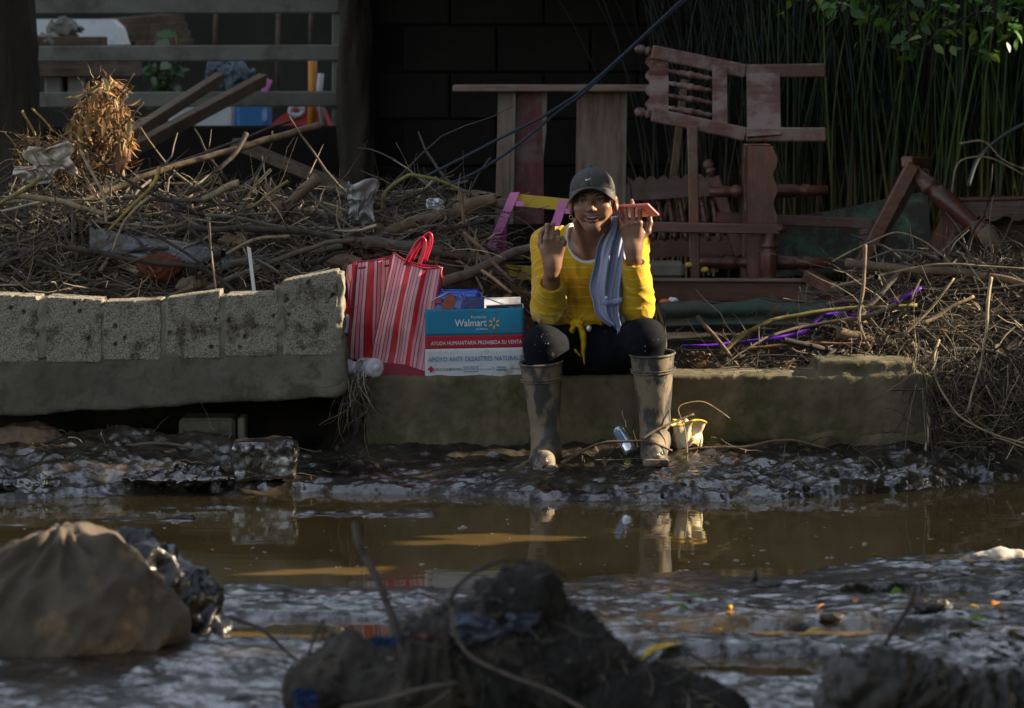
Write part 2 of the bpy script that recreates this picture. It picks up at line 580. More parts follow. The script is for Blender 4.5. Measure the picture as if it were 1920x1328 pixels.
mk('wood_dark_v', (0.085, 0.06, 0.04), 0.8, 0.35, 6, 0.4, 50, 0.3, dust=(0.14, 0.11, 0.08), dust_amt=0.3, grain=(70, 70, 5))
mk('wood_painted_red', (0.13, 0.03, 0.035), 0.6, 0.35, 4, 0.3, 50, 0.4, dust=(0.15, 0.12, 0.11), dust_amt=0.45, dscale=7, grain=(5, 70, 70))
mk('wood_painted_red_v', (0.13, 0.03, 0.035), 0.6, 0.35, 4, 0.3, 50, 0.4, dust=(0.15, 0.12, 0.11), dust_amt=0.45, dscale=7, grain=(70, 70, 5))
mk('wood_pink', (0.72, 0.22, 0.52), 0.45, 0.1, 6, 0.05, 50, 0.5, dust=(0.35, 0.22, 0.24), dust_amt=0.15)
mk('wood_magenta', (0.42, 0.03, 0.30), 0.45, 0.1, 6, 0.05, 50, 0.5, dust=(0.2, 0.1, 0.15), dust_amt=0.15)
mk('wood_yellow', (0.55, 0.40, 0.02), 0.45, 0.12, 6, 0.05, 50, 0.5, dust=(0.25, 0.2, 0.1), dust_amt=0.2)
mk('rail_grey', (0.15, 0.15, 0.125), 0.85, 0.2, 5, 0.3, 60, 0.3, dust=(0.09, 0.085, 0.07), dust_amt=0.4, dscale=3)
mk('bark', (0.030, 0.024, 0.018), 0.9, 0.4, 5, 1.0, 25, 0.2, stretch=(1, 1, 0.25), bdist=0.02)
mk('twig', (0.2, 0.15, 0.1), 0.8, 0.25, 12, 0.3, 90, 0.3, attr='col')
mk('leaf_attr', (0.2, 0.15, 0.1), 0.55, 0.15, 30, 0.2, 60, 0.3, attr='col', transl=0.35)
mk('soil', (0.045, 0.033, 0.023), 0.95, 0.4, 6, 1.0, 40, 0.2, bdist=0.02)

def wood(mat, d):
    """the timber whose fibre runs along d"""
    return MATS[mat + '_v'] if mat + '_v' in MATS and abs(d[2]) > max(abs(d[0]), abs(d[1])) else MATS[mat]

# ---------------------------------------------------------------- the ground: one sheet of churned mud out to the horizon
FK = CAM_D * PXM * CAM_H                        # ground row = HOR + FK / distance
def dist_of(py): return FK / (py - HOR)

FAR_X = [-900, 0, 300, 600, 750, 1000, 1300, 1600, 1780, 1920, 2600]
FAR_Y = [938, 938, 928, 920, 926, 936, 942, 932, 912, 898, 890]
NEAR_X = [-900, 0, 380, 700, 900, 1070, 1300, 1500, 1700, 1800, 1920, 2600]
NEAR_Y = [1075, 1080, 1098, 1108, 1104, 1086, 1080, 1080, 1050, 1034, 1030, 1030]

def ground_height(X, Y):
    sh = X.shape
    X, Y = X.ravel(), Y.ravel()
    D = CAM_D + Y
    px = 960 + X * CAM_D * PXM / np.maximum(D, 0.5)
    py = HOR + FK / np.maximum(D, 0.5)
    q = np.stack([X, Y, np.zeros_like(X)], 1)
    wob = perlin(q, 2.3, 4) * 0.10 + perlin(q, 7, 9) * 0.05
    yf = FK / (np.interp(px, FAR_X, FAR_Y) - HOR) - CAM_D + wob        # far shore
    yn = FK / (np.interp(px, NEAR_X, NEAR_Y) - HOR) - CAM_D + wob      # near shore
    far = np.clip((Y - yf) / np.maximum(0.02 - yf, 0.1), -1, 1)
    h_far = np.where(far > 0, 0.012 + 0.085 * far, 0.25 * (Y - yf))
    h_near = np.where(Y < yn, 0.006 + 0.022 * np.clip((yn - Y) / 0.9, 0, 1), 0.25 * (yn - Y))
    h = np.maximum(h_far, h_near)
    h = np.maximum(h, -0.05)
    land = np.clip((h + 0.03) / 0.05, 0, 1)
    # second pool between the near shore and the front mud, left of the heap
    def pool(cx, cy, rx, ry, dep):
        nonlocal h, land
        e = ((px - cx) / rx) ** 2 + ((py - cy) / ry) ** 2 + perlin(q, 5, 21) * 0.55
        w = np.clip((1.15 - e) / 0.7, 0, 1)
        h = h * (1 - w) - dep * w
        land = land * (1 - 0.85 * w)
    pool(560, 1189, 300, 27, 0.03)
    pool(1390, 1262, 230, 30, 0.03)
    pool(1560, 1196, 280, 14, 0.028)
    pool(1750, 1120, 160, 12, 0.02)
    pool(1010, 1230, 200, 20, 0.03)
    # low bars that just break the water
    def bar(x0, x1, cy, ry, up):
        nonlocal h, land
        w = np.clip(1.2 - ((py - cy) / ry) ** 2, 0, 1) * np.clip((px - x0) / 60, 0, 1) * np.clip((x1 - px) / 60, 0, 1)
        h = np.maximum(h, -0.05 + (up + 0.05) * w); land = np.maximum(land, w * 0.75)
    bar(-200, 130, 985, 5, -0.004); bar(130, 420, 974, 7, 0.000); bar(500, 870, 964, 7, 0.000); bar(230, 560, 951, 4, -0.004)
    bar(1640, 1960, 1048, 7, 0.006)
    w1 = np.stack([perlin(q, 6, 31), perlin(q, 6, 35), np.zeros_like(X)], 1)
    qq = q + w1 * 0.05
    sq = qq * np.array([0.75, 1.3, 1])
    lump = perlin(q, 2.6, 41)
    m1 = perlin(qq * np.array([.8, 1.15, 1]), 12, 91) + .25 * np.abs(perlin(qq, 7, 93)); m2 = perlin(qq * np.array([.8, 1.2, 1]), 23, 95); m3 = perlin(qq * np.array([.8, 1.2, 1]), 44, 97)
    rid = 1 - 2 * np.abs(perlin(sq, 7.5, 43))
    rid2 = 1 - 2 * np.abs(perlin(sq, 17, 47))
    rid3 = 1 - 2 * np.abs(perlin(qq * np.array([0.7, 1.3, 1]), 33, 49))
    mixn = np.clip(perlin(q, 5.2, 77) * 2 + .5, 0, 1); rid2 = rid2 * mixn + (1 - mixn) * (perlin(qq * np.array([.6, 1.6, 1]), 15, 79) * 1.6)
    rid3 = rid3 * (1 - mixn) + mixn * perlin(qq, 28, 83) * 1.5
    fine = perlin(qq, 52, 51) + 0.5 * perlin(qq, 95, 53)
    amp = land * (0.55 + 0.45 * np.clip(perlin(q, 1.4, 61) + 0.6, 0, 1.3))
    ck = np.clip(perlin(q, 3.1, 63) * 2.2 + 0.35, 0, 1); ck2 = np.clip(perlin(q, 6.3, 65) * 2.4 + 0.4, 0, 1)
    farz = np.clip((Y + 0.95) / 0.3, 0, 1); ck = np.maximum(ck, farz * .9); ck2 = np.maximum(ck2, farz)
    d = amp * (1 + .35 * farz) * (0.009 * lump + 0.011 * (rid + .2) * ck + 0.0080 * m1 + 0.0095 * m2 * (.5 + .5 * ck2) + 0.0060 * m3 * (.4 + .6 * ck) + 0.0040 * rid3 * ck2 + 0.0008 * fine)
    # the bank against the kerb is softer and drier
    h = h + d
    # clods at the left far shore
    cl = np.clip(1 - ((px - 230) / 320) ** 2, 0, 1) * np.clip(1 - ((py - 893) / 40) ** 2, 0, 1)
    h = h + cl * (0.05 + 0.05 * np.maximum(perlin(q, 4.2, 71), -0.5))
    # terrace behind the kerb
    ter = np.clip((Y - 0.02) / 0.26, 0, 1)
    h = np.where(Y > 0.02, np.maximum(h, 0.09) * (1 - ter) + ter * (0.20 + 0.05 * np.clip(Y, 0, 3) + 0.02 * perlin(q, 3, 81)), h)
    # under the fallen wall the bank is scoured hollow
    sc = np.clip((40 + 640 - px) / 80, 0, 1) * np.clip((Y + 0.10) / 0.12, 0, 1) * np.clip((0.55 - Y) / 0.15, 0, 1)
    h = h * (1 - sc) + 0.06 * sc
    far_out = np.clip((np.maximum(np.abs(X) - 3.0, 0)) / 6.0, 0, 1)
    h = h * (1 - far_out) + far_out * np.where(Y > 0, 0.22, 0.06)
    return h.reshape(sh)

def spread(a, b, step, far, n):
    mid = np.arange(a, b + step, step)
    g = np.geomspace(step * 1.5, far, n)
    return np.concatenate([a - np.cumsum(g)[::-1], mid, mid[-1] + np.cumsum(g)])

gx = spread(-2.15, 2.15, 0.0075, 22, 32)
gy = spread(-4.75, 0.4, 0.009, 22, 32)
GX, GY = np.meshgrid(gx, gy, indexing='ij')
GH = ground_height(GX, GY)
mb = MB(); mb.grid(np.stack([GX, GY, GH], -1))

def ground_z(x, y):
    i = int(np.clip(np.searchsorted(gx, x), 0, len(gx) - 1)); j = int(np.clip(np.searchsorted(gy, y), 0, len(gy) - 1))
    return float(GH[i, j])

m = bpy.data.materials.new('wet_mud'); m.use_nodes = True
nt = m.node_tree; b = nt.nodes['Principled BSDF']; L = nt.links.new
tc = nt.nodes.new('ShaderNodeTexCoord')
def nz(s, det=6, ro=0.6):
    n = nt.nodes.new('ShaderNodeTexNoise'); n.inputs['Scale'].default_value = s; n.inputs['Detail'].default_value = det
    n.inputs['Roughness'].default_value = ro; L(tc.outputs['Object'], n.inputs['Vector']); return n.outputs['Fac']
def rng_node(src, a, b_, c, d):
    r = nt.nodes.new('ShaderNodeMapRange'); r.inputs[1].default_value, r.inputs[2].default_value, r.inputs[3].default_value, r.inputs[4].default_value = a, b_, c, d
    L(src, r.inputs[0]); return r.outputs[0]
mx = nt.nodes.new('ShaderNodeMix'); mx.data_type = 'RGBA'
mx.inputs[6].default_value = (0.013, 0.0105, 0.008, 1); mx.inputs[7].default_value = (0.042, 0.034, 0.024, 1)
L(rng_node(nz(5, 8), 0.42, 0.62, 0, 1), mx.inputs[0])
L(mx.outputs[2], b.inputs['Base Color'])
sx = nt.nodes.new('ShaderNodeSeparateXYZ'); geo = nt.nodes.new('ShaderNodeNewGeometry')
L(geo.outputs['Position'], sx.inputs[0])
dry = rng_node(sx.outputs['Y'], -0.3, 0.1, 0.0, 0.40)       # drier towards the bank
rn = rng_node(nz(9, 5), 0.35, 0.68, 0.18, 0.50)
ad = nt.nodes.new('ShaderNodeMath'); ad.operation = 'ADD'; L(rn, ad.inputs[0]); L(dry, ad.inputs[1])
L(ad.outputs[0], b.inputs['Roughness'])
b.inputs['Specular IOR Level'].default_value = 0.2
b.inputs['Coat Weight'].default_value = 1.0
b.inputs['Coat IOR'].default_value = 2.5
L(rng_node(nz(14, 5), 0.42, 0.70, 0.02, 0.12), b.inputs['Coat Roughness'])
wet = rng_node(nz(13, 7, 0.75), 0.445, 0.565, 0.04, 1.0)
ml = nt.nodes.new('ShaderNodeMath'); ml.operation = 'MULTIPLY'; L(wet, ml.inputs[0]); L(rng_node(sx.outputs['Y'], -0.25, 0.1, 1.0, 0.2), ml.inputs[1]); L(ml.outputs[0], b.inputs['Coat Weight'])
bn = nt.nodes.new('ShaderNodeBump'); bn.inputs['Strength'].default_value = 0.22; bn.inputs['Distance'].default_value = 0.006
L(nz(55, 6, 0.65), bn.inputs['Height']); L(bn.outputs[0], b.inputs['Normal']); L(bn.outputs[0], b.inputs['Coat Normal'])
MATS['wet_mud'] = m
tag(mb.build('mud_ground', m, smooth=True, loc=(0, 0, 0)), kind='structure')

# muddy water lying in the hollows
m = bpy.data.materials.new('muddy_water'); m.use_nodes = True
nt = m.node_tree; b = nt.nodes['Principled BSDF']; L = nt.links.new
tc = nt.nodes.new('ShaderNodeTexCoord')
mx = nt.nodes.new('ShaderNodeMix'); mx.data_type = 'RGBA'
mx.inputs[6].default_value = (0.080, 0.052, 0.019, 1); mx.inputs[7].default_value = (0.125, 0.082, 0.030, 1)
L(rng_node(nz(1.5, 4), 0.35, 0.65, 0, 1), mx.inputs[0]); L(mx.outputs[2], b.inputs['Base Color'])
b.inputs['Roughness'].default_value = 0.035
b.inputs['IOR'].default_value = 1.33
b.inputs['Specular IOR Level'].default_value = 0.5
mp = nt.nodes.new('ShaderNodeMapping'); mp.inputs['Scale'].default_value = (0.5, 1.6, 1)
L(tc.outputs['Object'], mp.inputs['Vector'])
n = nt.nodes.new('ShaderNodeTexNoise'); n.inputs['Scale'].default_value = 7; n.inputs['Detail'].default_value = 2
L(mp.outputs[0], n.inputs['Vector'])
bn = nt.nodes.new('ShaderNodeBump'); bn.inputs['Strength'].default_value = 0.06; bn.inputs['Distance'].default_value = 0.01
L(n.outputs['Fac'], bn.inputs['Height']); L(bn.outputs[0], b.inputs['Normal'])
MATS['muddy_water'] = m
mb = MB()
xs = np.linspace(-3.2, 3.2, 40); ys = np.linspace(-4.9, 0.0, 40)
WX, WY = np.meshgrid(xs, ys, indexing='ij')
mb.grid(np.stack([WX, WY, np.zeros_like(WX)], -1))
tag(mb.build('flood_water', m, smooth=True, loc=(0, 0, 0)), kind='structure')

# ---------------------------------------------------------------- concrete kerb the woman sits on
def kerb():
    x0, x1 = P(684, 0).x, P(1752, 0).x
    zt, zb = P(0, 704).z, 0.02
    zr = P(0, 679).z
    f = Field((x0 - .04, -.06, zb - .04), (x1 + .05, .36, zr + .05), 0.0085)
    f.box(((x0 + x1) / 2, .15, (zt + zb) / 2), ((x1 - x0) / 2, .15, (zt - zb) / 2), 0.012)
    xa = P(1535, 0).x; xb = P(1722, 0).x
    f.box(((xa + xb) / 2, .16, (zr + zt - .1) / 2), ((xb - xa) / 2, .14, (zr - zt + .1) / 2), 0.012, 0.02)
    f.cone((x1 + .02, -.05, zr + .02), (x1 + .02, .4, zr + .02), .075, .075, 0.03, cut=True)
    # broken undercut along the foot on the right
    for px, py, r in ((1390, 838, .03), (1440, 832, .028), (1500, 836, .022), (1580, 826, .026), (1660, 822, .03), (1720, 830, .034)):
        f.ell(P(px, py, -.01), (.07, .03, r * .5), 0.01, cut=True)
    f.noise(7, 0.008, 3, 5).noise(45, 0.0035, 2, 8)
    V, F = f.mesh()
    t = thing('concrete_kerb', 'low mossy concrete kerb with a broken right end that the person sits on', 'kerb', ((x0 + x1) / 2, .15, zb))
    solid('kerb_body', V, F, MATS['concrete_moss'], t)
    f = Field((P(1400, 0).x, -.06, .0), (P(1745, 0).x, .2, P(0, 815).z + .03), 0.008)
    f.box(((P(1560, 0).x + P(1735, 0).x) / 2, .06, P(0, 835).z), (m_of(150), .075, .045), .02)
    f.noise(9, .02, 3, 6).noise(50, .004, 2, 3)
    V, F = f.mesh()
    solid('footing', V, F, MATS['concrete_moss'], t)
kerb()

# ---------------------------------------------------------------- toppled block wall on the left
mk('popcorn_block', (0.345, 0.310, 0.245), 0.95, 0.2, 9, 1.0, 110, 0.2, dust=(0.11, 0.09, 0.06), dust_amt=0.42, dscale=9, bdist=0.012)
nt = MATS['popcorn_block'].node_tree
# pitted surface: dark pores between the grains
vo = nt.nodes.new('ShaderNodeTexVoronoi'); vo.inputs['Scale'].default_value = 230
tcn = [n for n in nt.nodes if n.type == 'TEX_COORD'][0]; nt.links.new(tcn.outputs['Object'], vo.inputs['Vector'])
pr = nt.nodes.new('ShaderNodeMapRange'); pr.inputs[1].default_value, pr.inputs[2].default_value = 0.48, 0.72
pr.inputs[3].default_value, pr.inputs[4].default_value = 1.0, 0.42
nt.links.new(vo.outputs['Distance'], pr.inputs[0])
pm = nt.nodes.new('ShaderNodeVectorMath'); pm.operation = 'SCALE'
bs = nt.nodes['Principled BSDF']; src = bs.inputs['Base Color'].links[0].from_socket
nt.links.new(src, pm.inputs[0]); nt.links.new(pr.outputs[0], pm.inputs['Scale']); nt.links.new(pm.outputs[0], bs.inputs['Base Color'])

def block_wall():
    YF = -.10
    t = thing('toppled_block_wall', 'toppled stretch of wall, a row of broken porous blocks on a concrete beam', 'wall', P(300, 782, YF))
    # beam
    xl, xr = P(-160, 0, YF).x, P(648, 0, YF).x
    sl = (P(0, 748).z - P(0, 786).z) / (P(640, 0).x - P(0, 0).x)
    ang = math.atan(sl)
    Rm = np.array([[math.cos(ang), 0, -math.sin(ang)], [0, 1, 0], [math.sin(ang), 0, math.cos(ang)]])
    c = (np.array(P(244, 714, YF)) + np.array((0, .1, 0)))
    f = Field((xl - .05, YF - .05, P(0, 800).z), (xr + .06, YF + .27, P(0, 620).z), 0.0085)
    f.box(c, ((xr - xl) / 2, .10, m_of(53)), .012, 0, Rm)
    f.ell(P(655, 760, YF), (.035, .2, .05), .03, cut=True)
    f.noise(6, .008, 3, 9).noise(40, .003, 2, 2)
    V, F = f.mesh()
    V = V + 0
    solid('beam', V, F, MATS['concrete'], t)
    # the blocks, each broken off at its own height
    spec = [(-125, -20, 556, 552, 670), (-10, 72, 552, 556, 668), (88, 190, 556, 562, 668), (196, 301, 566, 562, 664), (312, 411, 560, 546, 661),
            (424, 520, 553, 550, 657), (532, 632, 526, 508, 655)]
    for i, (a, b_, ta, tb, bt) in enumerate(spec):
        p0, p1 = A(a, bt, YF), A(b_, bt, YF)
        zt0, zt1 = P(0, ta, YF).z, P(0, tb, YF).z
        f = Field((p0[0] - .012, YF - .022, p0[2] - .03), (p1[0] + .012, YF + .17, max(zt0, zt1) + .03), 0.004)
        cz = (p0[2] - .02 + max(zt0, zt1) + .02) / 2
        f.box(((p0[0] + p1[0]) / 2, YF + .075, cz), ((p1[0] - p0[0]) / 2 + .002, .078, max(zt0, zt1) + .02 - cz), .002)
        f.plane(((p0[0] + p1[0]) / 2, 0, (zt0 + zt1) / 2), (-(zt1 - zt0), 0.0, (p1[0] - p0[0])), .001)
        f.noise(22, .0014, 2, 30 + i).noise(90, .0016, 2, 50 + i)
        g = np.random.default_rng(60 + i)
        for _ in range(4):
            q = g.uniform(0, 1, 2)
            f.ell((p0[0] + q[0] * (p1[0] - p0[0]), YF - .004, p0[2] + q[1] * (max(zt0, zt1) - p0[2])), (.007, .02, .008), .002, cut=True)
        V, F = f.mesh()
        solid('block', V, F, MATS['popcorn_block'], t)
    for a, b_, tp, bt in ((-22, -8, 560, 672), (70, 90, 560, 672), (188, 199, 574, 670), (298, 314, 568, 668), (408, 427, 556, 664), (516, 536, 540, 661), (628, 641, 512, 650)):
        p0, p1 = A(a, bt, YF), A(b_, tp, YF)
        f = Field((p0[0] - .015, YF - .01, p0[2] - .03), (p1[0] + .015, YF + .17, p1[2] + .03), 0.005)
        f.box(((p0[0] + p1[0]) / 2, YF + .0715, (p0[2] + p1[2]) / 2), ((p1[0] - p0[0]) / 2 + .003, .072, (p1[2] - p0[2]) / 2), .004)
        f.noise(20, .007, 2, int(a) + 200).noise(80, .002, 2, 4)
        V, F = f.mesh()
        solid('mortar_joint', V, F, MATS['mortar'], t)
block_wall()

# ---------------------------------------------------------------- yard behind: dark block wall, added shade roof, slatted fence, trunk, pillar
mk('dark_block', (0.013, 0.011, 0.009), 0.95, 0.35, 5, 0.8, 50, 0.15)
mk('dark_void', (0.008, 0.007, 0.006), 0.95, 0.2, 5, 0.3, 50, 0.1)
def yard_wall():
    Y = 3.3
    t = thing('yard_wall', 'dark block wall behind the broken furniture', 'wall', (P(1300, 0, Y).x, Y, 0.2))
    x0, x1 = P(668, 0, Y).x, P(2500, 0, Y).x
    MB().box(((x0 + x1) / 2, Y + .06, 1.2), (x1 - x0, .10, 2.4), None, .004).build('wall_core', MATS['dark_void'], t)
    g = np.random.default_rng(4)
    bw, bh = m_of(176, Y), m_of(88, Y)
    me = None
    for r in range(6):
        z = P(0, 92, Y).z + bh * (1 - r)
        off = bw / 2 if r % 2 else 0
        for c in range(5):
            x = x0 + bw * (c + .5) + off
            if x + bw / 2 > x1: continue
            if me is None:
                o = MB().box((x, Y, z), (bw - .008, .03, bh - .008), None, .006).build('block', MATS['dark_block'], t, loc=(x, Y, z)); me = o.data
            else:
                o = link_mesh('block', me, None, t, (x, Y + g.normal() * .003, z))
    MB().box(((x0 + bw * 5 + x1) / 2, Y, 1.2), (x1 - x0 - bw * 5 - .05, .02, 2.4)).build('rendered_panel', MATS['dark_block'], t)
    # roof added out of view to keep this part of the yard dark
    t2 = thing('shade_roof', 'added unseen low roof that darkens the corner of the yard', 'roof', (1.0, 3.0, 2.15))
    mb = MB()
    for i in range(17):
        x = -0.95 + i * .12
        mb.tube([(x, 1.9, 2.12), (x, 3.6, 2.45)], .06, 6)
    mb.build('shade_roof_sheet', MATS['dark_void'], t2)
yard_wall()

def slat_fence():
    Y = 3.9
    t = thing('slatted_fence', 'grey fence of wide horizontal rails behind the debris on the left', 'fence', (P(350, 0, Y).x, Y, .25))
    for y0, y1 in ((-60, -22), (-4, 26), (85, 115), (172, 201)):
        MB().board(P(-160, (y0 + y1) / 2 + 2, Y), P(637, (y0 + y1) / 2 - 1, Y), m_of(y1 - y0, Y), .04, bev=.006).build('rail', MATS['rail_grey'], t)
    MB().board(P(632, 240, Y + .03), P(632, -60, Y + .03), m_of(18, Y), .06, up=(1, 0, 0), bev=.006).build('end_post', MATS['rail_grey'], t)
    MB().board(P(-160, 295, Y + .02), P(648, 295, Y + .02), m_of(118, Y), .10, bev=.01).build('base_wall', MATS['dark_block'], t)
slat_fence()

def trunk_mesh(name, pts, radii, mat, parent, seed, amp=.025, n=40, K=60):
    pts = np.array([list(p) for p in pts]); radii = np.array(radii)
    tt = np.linspace(0, 1, K); ts = np.linspace(0, 1, len(pts))
    C = np.stack([np.interp(tt, ts, pts[:, i]) for i in range(3)], 1)
    rr = np.interp(tt, ts, radii)
    a = np.arange(n) * 2 * np.pi / n
    G = C[:, None] + rr[:, None, None] * np.stack([np.cos(a), np.sin(a), 0 * a], -1)[None]
    G = np.concatenate([G, G[:, :1]], 1)
    p = G.reshape(-1, 3)
    dirs = np.concatenate([np.stack([np.cos(a), np.sin(a), 0 * a], -1)] * 1 + [[[1, 0, 0]]])[None].repeat(K, 0).reshape(-1, 3)
    nn = fbm(p * np.array([1, 1, .25]), 9, 3, seed)
    G = (p + dirs * (nn * amp)[:, None]).reshape(K, n + 1, 3)
    G[:, -1] = G[:, 0]
    return MB().grid(G[:, ::-1]).build(name, mat, parent, smooth=True)

t = thing('left_tree', 'dark thick tree trunk at the far left edge behind the debris', 'tree', P(20, 430, 3.0))
Yt = 3.0
trunk_mesh('trunk', [P(30, 520, Yt), P(22, 330, Yt), P(16, 200, Yt), P(18, 100, Yt), P(0, -60, Yt), P(-10, -400, Yt)],
           [m_of(78, Yt), m_of(64, Yt), m_of(56, Yt), m_of(50, Yt), m_of(62, Yt), m_of(60, Yt)], MATS['bark'], t, 3)
t = thing('corner_pillar', 'dark weathered pillar at the right end of the slatted fence', 'pillar', P(672, 420, 3.2))
trunk_mesh('pillar_shaft', [P(676, 520, 3.2), P(674, 240, 3.2), P(668, 100, 3.2), P(668, -120, 3.2)], [m_of(34, 3.2), m_of(34, 3.2), m_of(30, 3.2), m_of(31, 3.2)], MATS['bark'], t, 8, .03)

# house wall closing the view beyond the yard
t = thing('back_house', 'dim house wall at the far end of the yard behind the fence', 'house', (-2.0, 9.0, 0.2))
mk('back_wall', (0.026, 0.026, 0.022), 0.9, 0.4, 1.2, 0.3, 30, 0.2, dust=(0.02, 0.02, 0.018), dust_amt=0.4, dscale=1.5)
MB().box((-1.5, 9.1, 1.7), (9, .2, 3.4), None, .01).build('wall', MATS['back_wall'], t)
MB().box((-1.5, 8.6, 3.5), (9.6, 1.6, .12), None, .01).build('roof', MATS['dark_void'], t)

# ---------------------------------------------------------------- trees right of the picture that shade the street, with gaps cut so the low sun reaches the LIT spots
LIT = []                                                    # (place, radius): spots the photograph shows in sunlight
def lit(px, py, Y, rpx): LIT.append((A(px, py, Y), m_of(rpx, Y)))
# leaf heap and straw top left
lit(95, 300, 1.0, 52); lit(60, 330, 1.0, 30); lit(140, 285, 1.0, 34); lit(175, 215, 1.0, 42); lit(205, 185, 1.0, 30); lit(150, 250, 1.0, 26)
# person: cheek, ear and fingers, sleeve edge, collar
lit(1152, 383, -.14, 13); lit(1163, 372, -.10, 9); lit(1196, 398, -.16, 26); lit(1214, 430, -.13, 18); lit(1212, 475, -.12, 14); lit(1204, 520, -.12, 12); lit(1212, 560, -.08, 14)
lit(1040, 445, -.02, 20)
# boots
lit(1256, 745, -.17, 20); lit(1260, 700, -.17, 18); lit(1250, 790, -.17, 17); lit(1240, 840, -.2, 18); lit(1240, 690, -.18, 12)
lit(1036, 800, -.2, 14); lit(1042, 848, -.25, 7); lit(1042, 775, -.2, 7)
# kerb top and litter behind
lit(1330, 700, .15, 26); lit(1420, 702, .12, 30); lit(1500, 698, .12, 22); lit(1600, 676, .16, 40); lit(1690, 678, .16, 30); lit(1300, 660, .3, 30)
lit(1450, 648, .4, 30); lit(1540, 645, .4, 26); lit(1575, 628, .5, 16)
# paper cup, can
lit(1300, 808, -.1, 24); lit(1160, 818, -.2, 9); lit(1290, 850, -.25, 12)
# twigs right
lit(1740, 560, .8, 26); lit(1690, 508, .8, 20); lit(1630, 470, .8, 14); lit(1780, 640, .3, 16); lit(1850, 560, .6, 20); lit(1850, 340, 2.2, 26); lit(1775, 468, .8, 8)
# furniture touches and bag
lit(1320, 350, 1.7, 14); lit(760, 560, .1, 24); lit(700, 640, .1, 16); lit(815, 480, .2, 10)
# debris on the left
lit(340, 325, .8, 12); lit(560, 345, .9, 12); lit(560, 240, 1.2, 10)
# block tops and shore crumbs
lit(60, 552, 0, 24); lit(160, 560, 0, 20); lit(330, 560, 0, 16); lit(600, 512, 0, 20)
lit(480, 822, -.2, 18); lit(300, 868, -.3, 22); lit(470, 900, -.4, 8); lit(220, 905, -.4, 10)
# bands of sunlit water and shore
gl = np.random.default_rng(8)
for k in range(4):
    x_, y_ = gl.uniform(-20, 1920), gl.uniform(985, 1072)
    if x_ > 1000 and y_ < 1030: continue
    for q in range(gl.integers(1, 4)):
        lit(x_ + q * 45, y_ + 2 * q, FK / (y_ + 2 * q - HOR) - CAM_D, gl.uniform(2, 6))
# sack and pools in front
lit(170, 1035, -3.5, 18); lit(215, 1085, -3.4, 16); lit(120, 1002, -3.5, 16)
lit(410, 1195, -3.3, 16); lit(520, 1235, -3.8, 16); lit(400, 1245, -3.8, 14); lit(480, 1220, -3.7, 14)
lit(1880, 1040, -2.0, 22); lit(1540, 1200, -3.3, 14); lit(1290, 1252, -3.72, 13); lit(1350, 1257, -3.75, 15); lit(1420, 1262, -3.78, 15); lit(1490, 1264, -3.8, 13); lit(1540, 1280, -3.9, 10); lit(1700, 1150, -3, 12); lit(1820, 1210, -3.4, 16)
lit(1480, 1170, -3.2, 8); lit(1550, 1165, -3.1, 8); lit(1345, 1185, -3.2, 8)

mk('canopy_leaf', (0.055, 0.085, 0.025), 0.5, 0.3, 3, 0.0, 30, 0.4)
def shade_tree(x, y, rx, ry, z0, z1, n, seed, label):
    g = np.random.default_rng(seed)
    t = thing('shade_tree', label, 'tree', (x, y, 0.05), 'shade trees beside the street')
    trunk_mesh('trunk', [(x, y, 0), (x + .05, y, 1.2), (x + .1, y + .1, z1 * .8)], [.16, .13, .05], MATS['bark'], t, seed, .02, 16, 20)
    c = np.stack([g.uniform(-1, 1, n) * rx + x, g.uniform(-1, 1, n) * ry + y, g.uniform(z0, z1, n)], 1)
    s = np.array(SUN)
    keep = np.ones(n, bool)
    size = g.uniform(.075, .14, n)
    for p, r in LIT:
        d = c - p
        al = d @ s
        perp = np.linalg.norm(d - al[:, None] * s, axis=1)
        keep &= ~((al > 0) & (perp < r + .012 + size * .95))
    c, size = c[keep], size[keep]
    k = len(c)
    nrm = s + g.normal(size=(k, 3)) * .55
    nrm /= np.linalg.norm(nrm, axis=1, keepdims=True)
    u = np.cross(nrm, g.normal(size=(k, 3))); u /= np.linalg.norm(u, axis=1, keepdims=True)
    v = np.cross(nrm, u)
    u *= size[:, None] * .9; v *= size[:, None] * .5
    V = np.stack([c - u, c - u * .25 + v, c + u * .45 + v * .8, c + u * 1.05, c + u * .45 - v * .8, c - u * .25 - v], 1).reshape(-1, 3)
    F = (np.arange(k) * 6)[:, None] + np.arange(6)[None]
    MB().add(V, [F]).build('crown', MATS['canopy_leaf'], t)
shade_tree(3.3, -3.4, .75, 2.5, .40, 5.2, 20000, 1, 'leafy shade tree standing abreast of the front mud')
shade_tree(3.6, 1.0, .75, 2.3, .40, 5.4, 20000, 2, 'leafy shade tree standing in line with the concrete kerb')
shade_tree(4.3, 5.6, .8, 2.6, .40, 5.8, 19000, 3, 'leafy shade tree standing level with the yard fence')
shade_tree(3.4, -7.6, .8, 2.0, .40, 5.2, 11000, 4, 'leafy shade tree nearest the camera')

# ---------------------------------------------------------------- things in the yard
def pv(px, py, Y): return P(px, py, Y)

def bar_part(name, pts, w, th, mat, parent, up=(0, 0, 1), bev=.004):
    mb = MB()
    for a, b_ in zip(pts[:-1], pts[1:]): mb.board(a, b_, w, th, up, bev)
    return mb.build(name, wood(mat, Vector(pts[-1]) - Vector(pts[0])), parent)

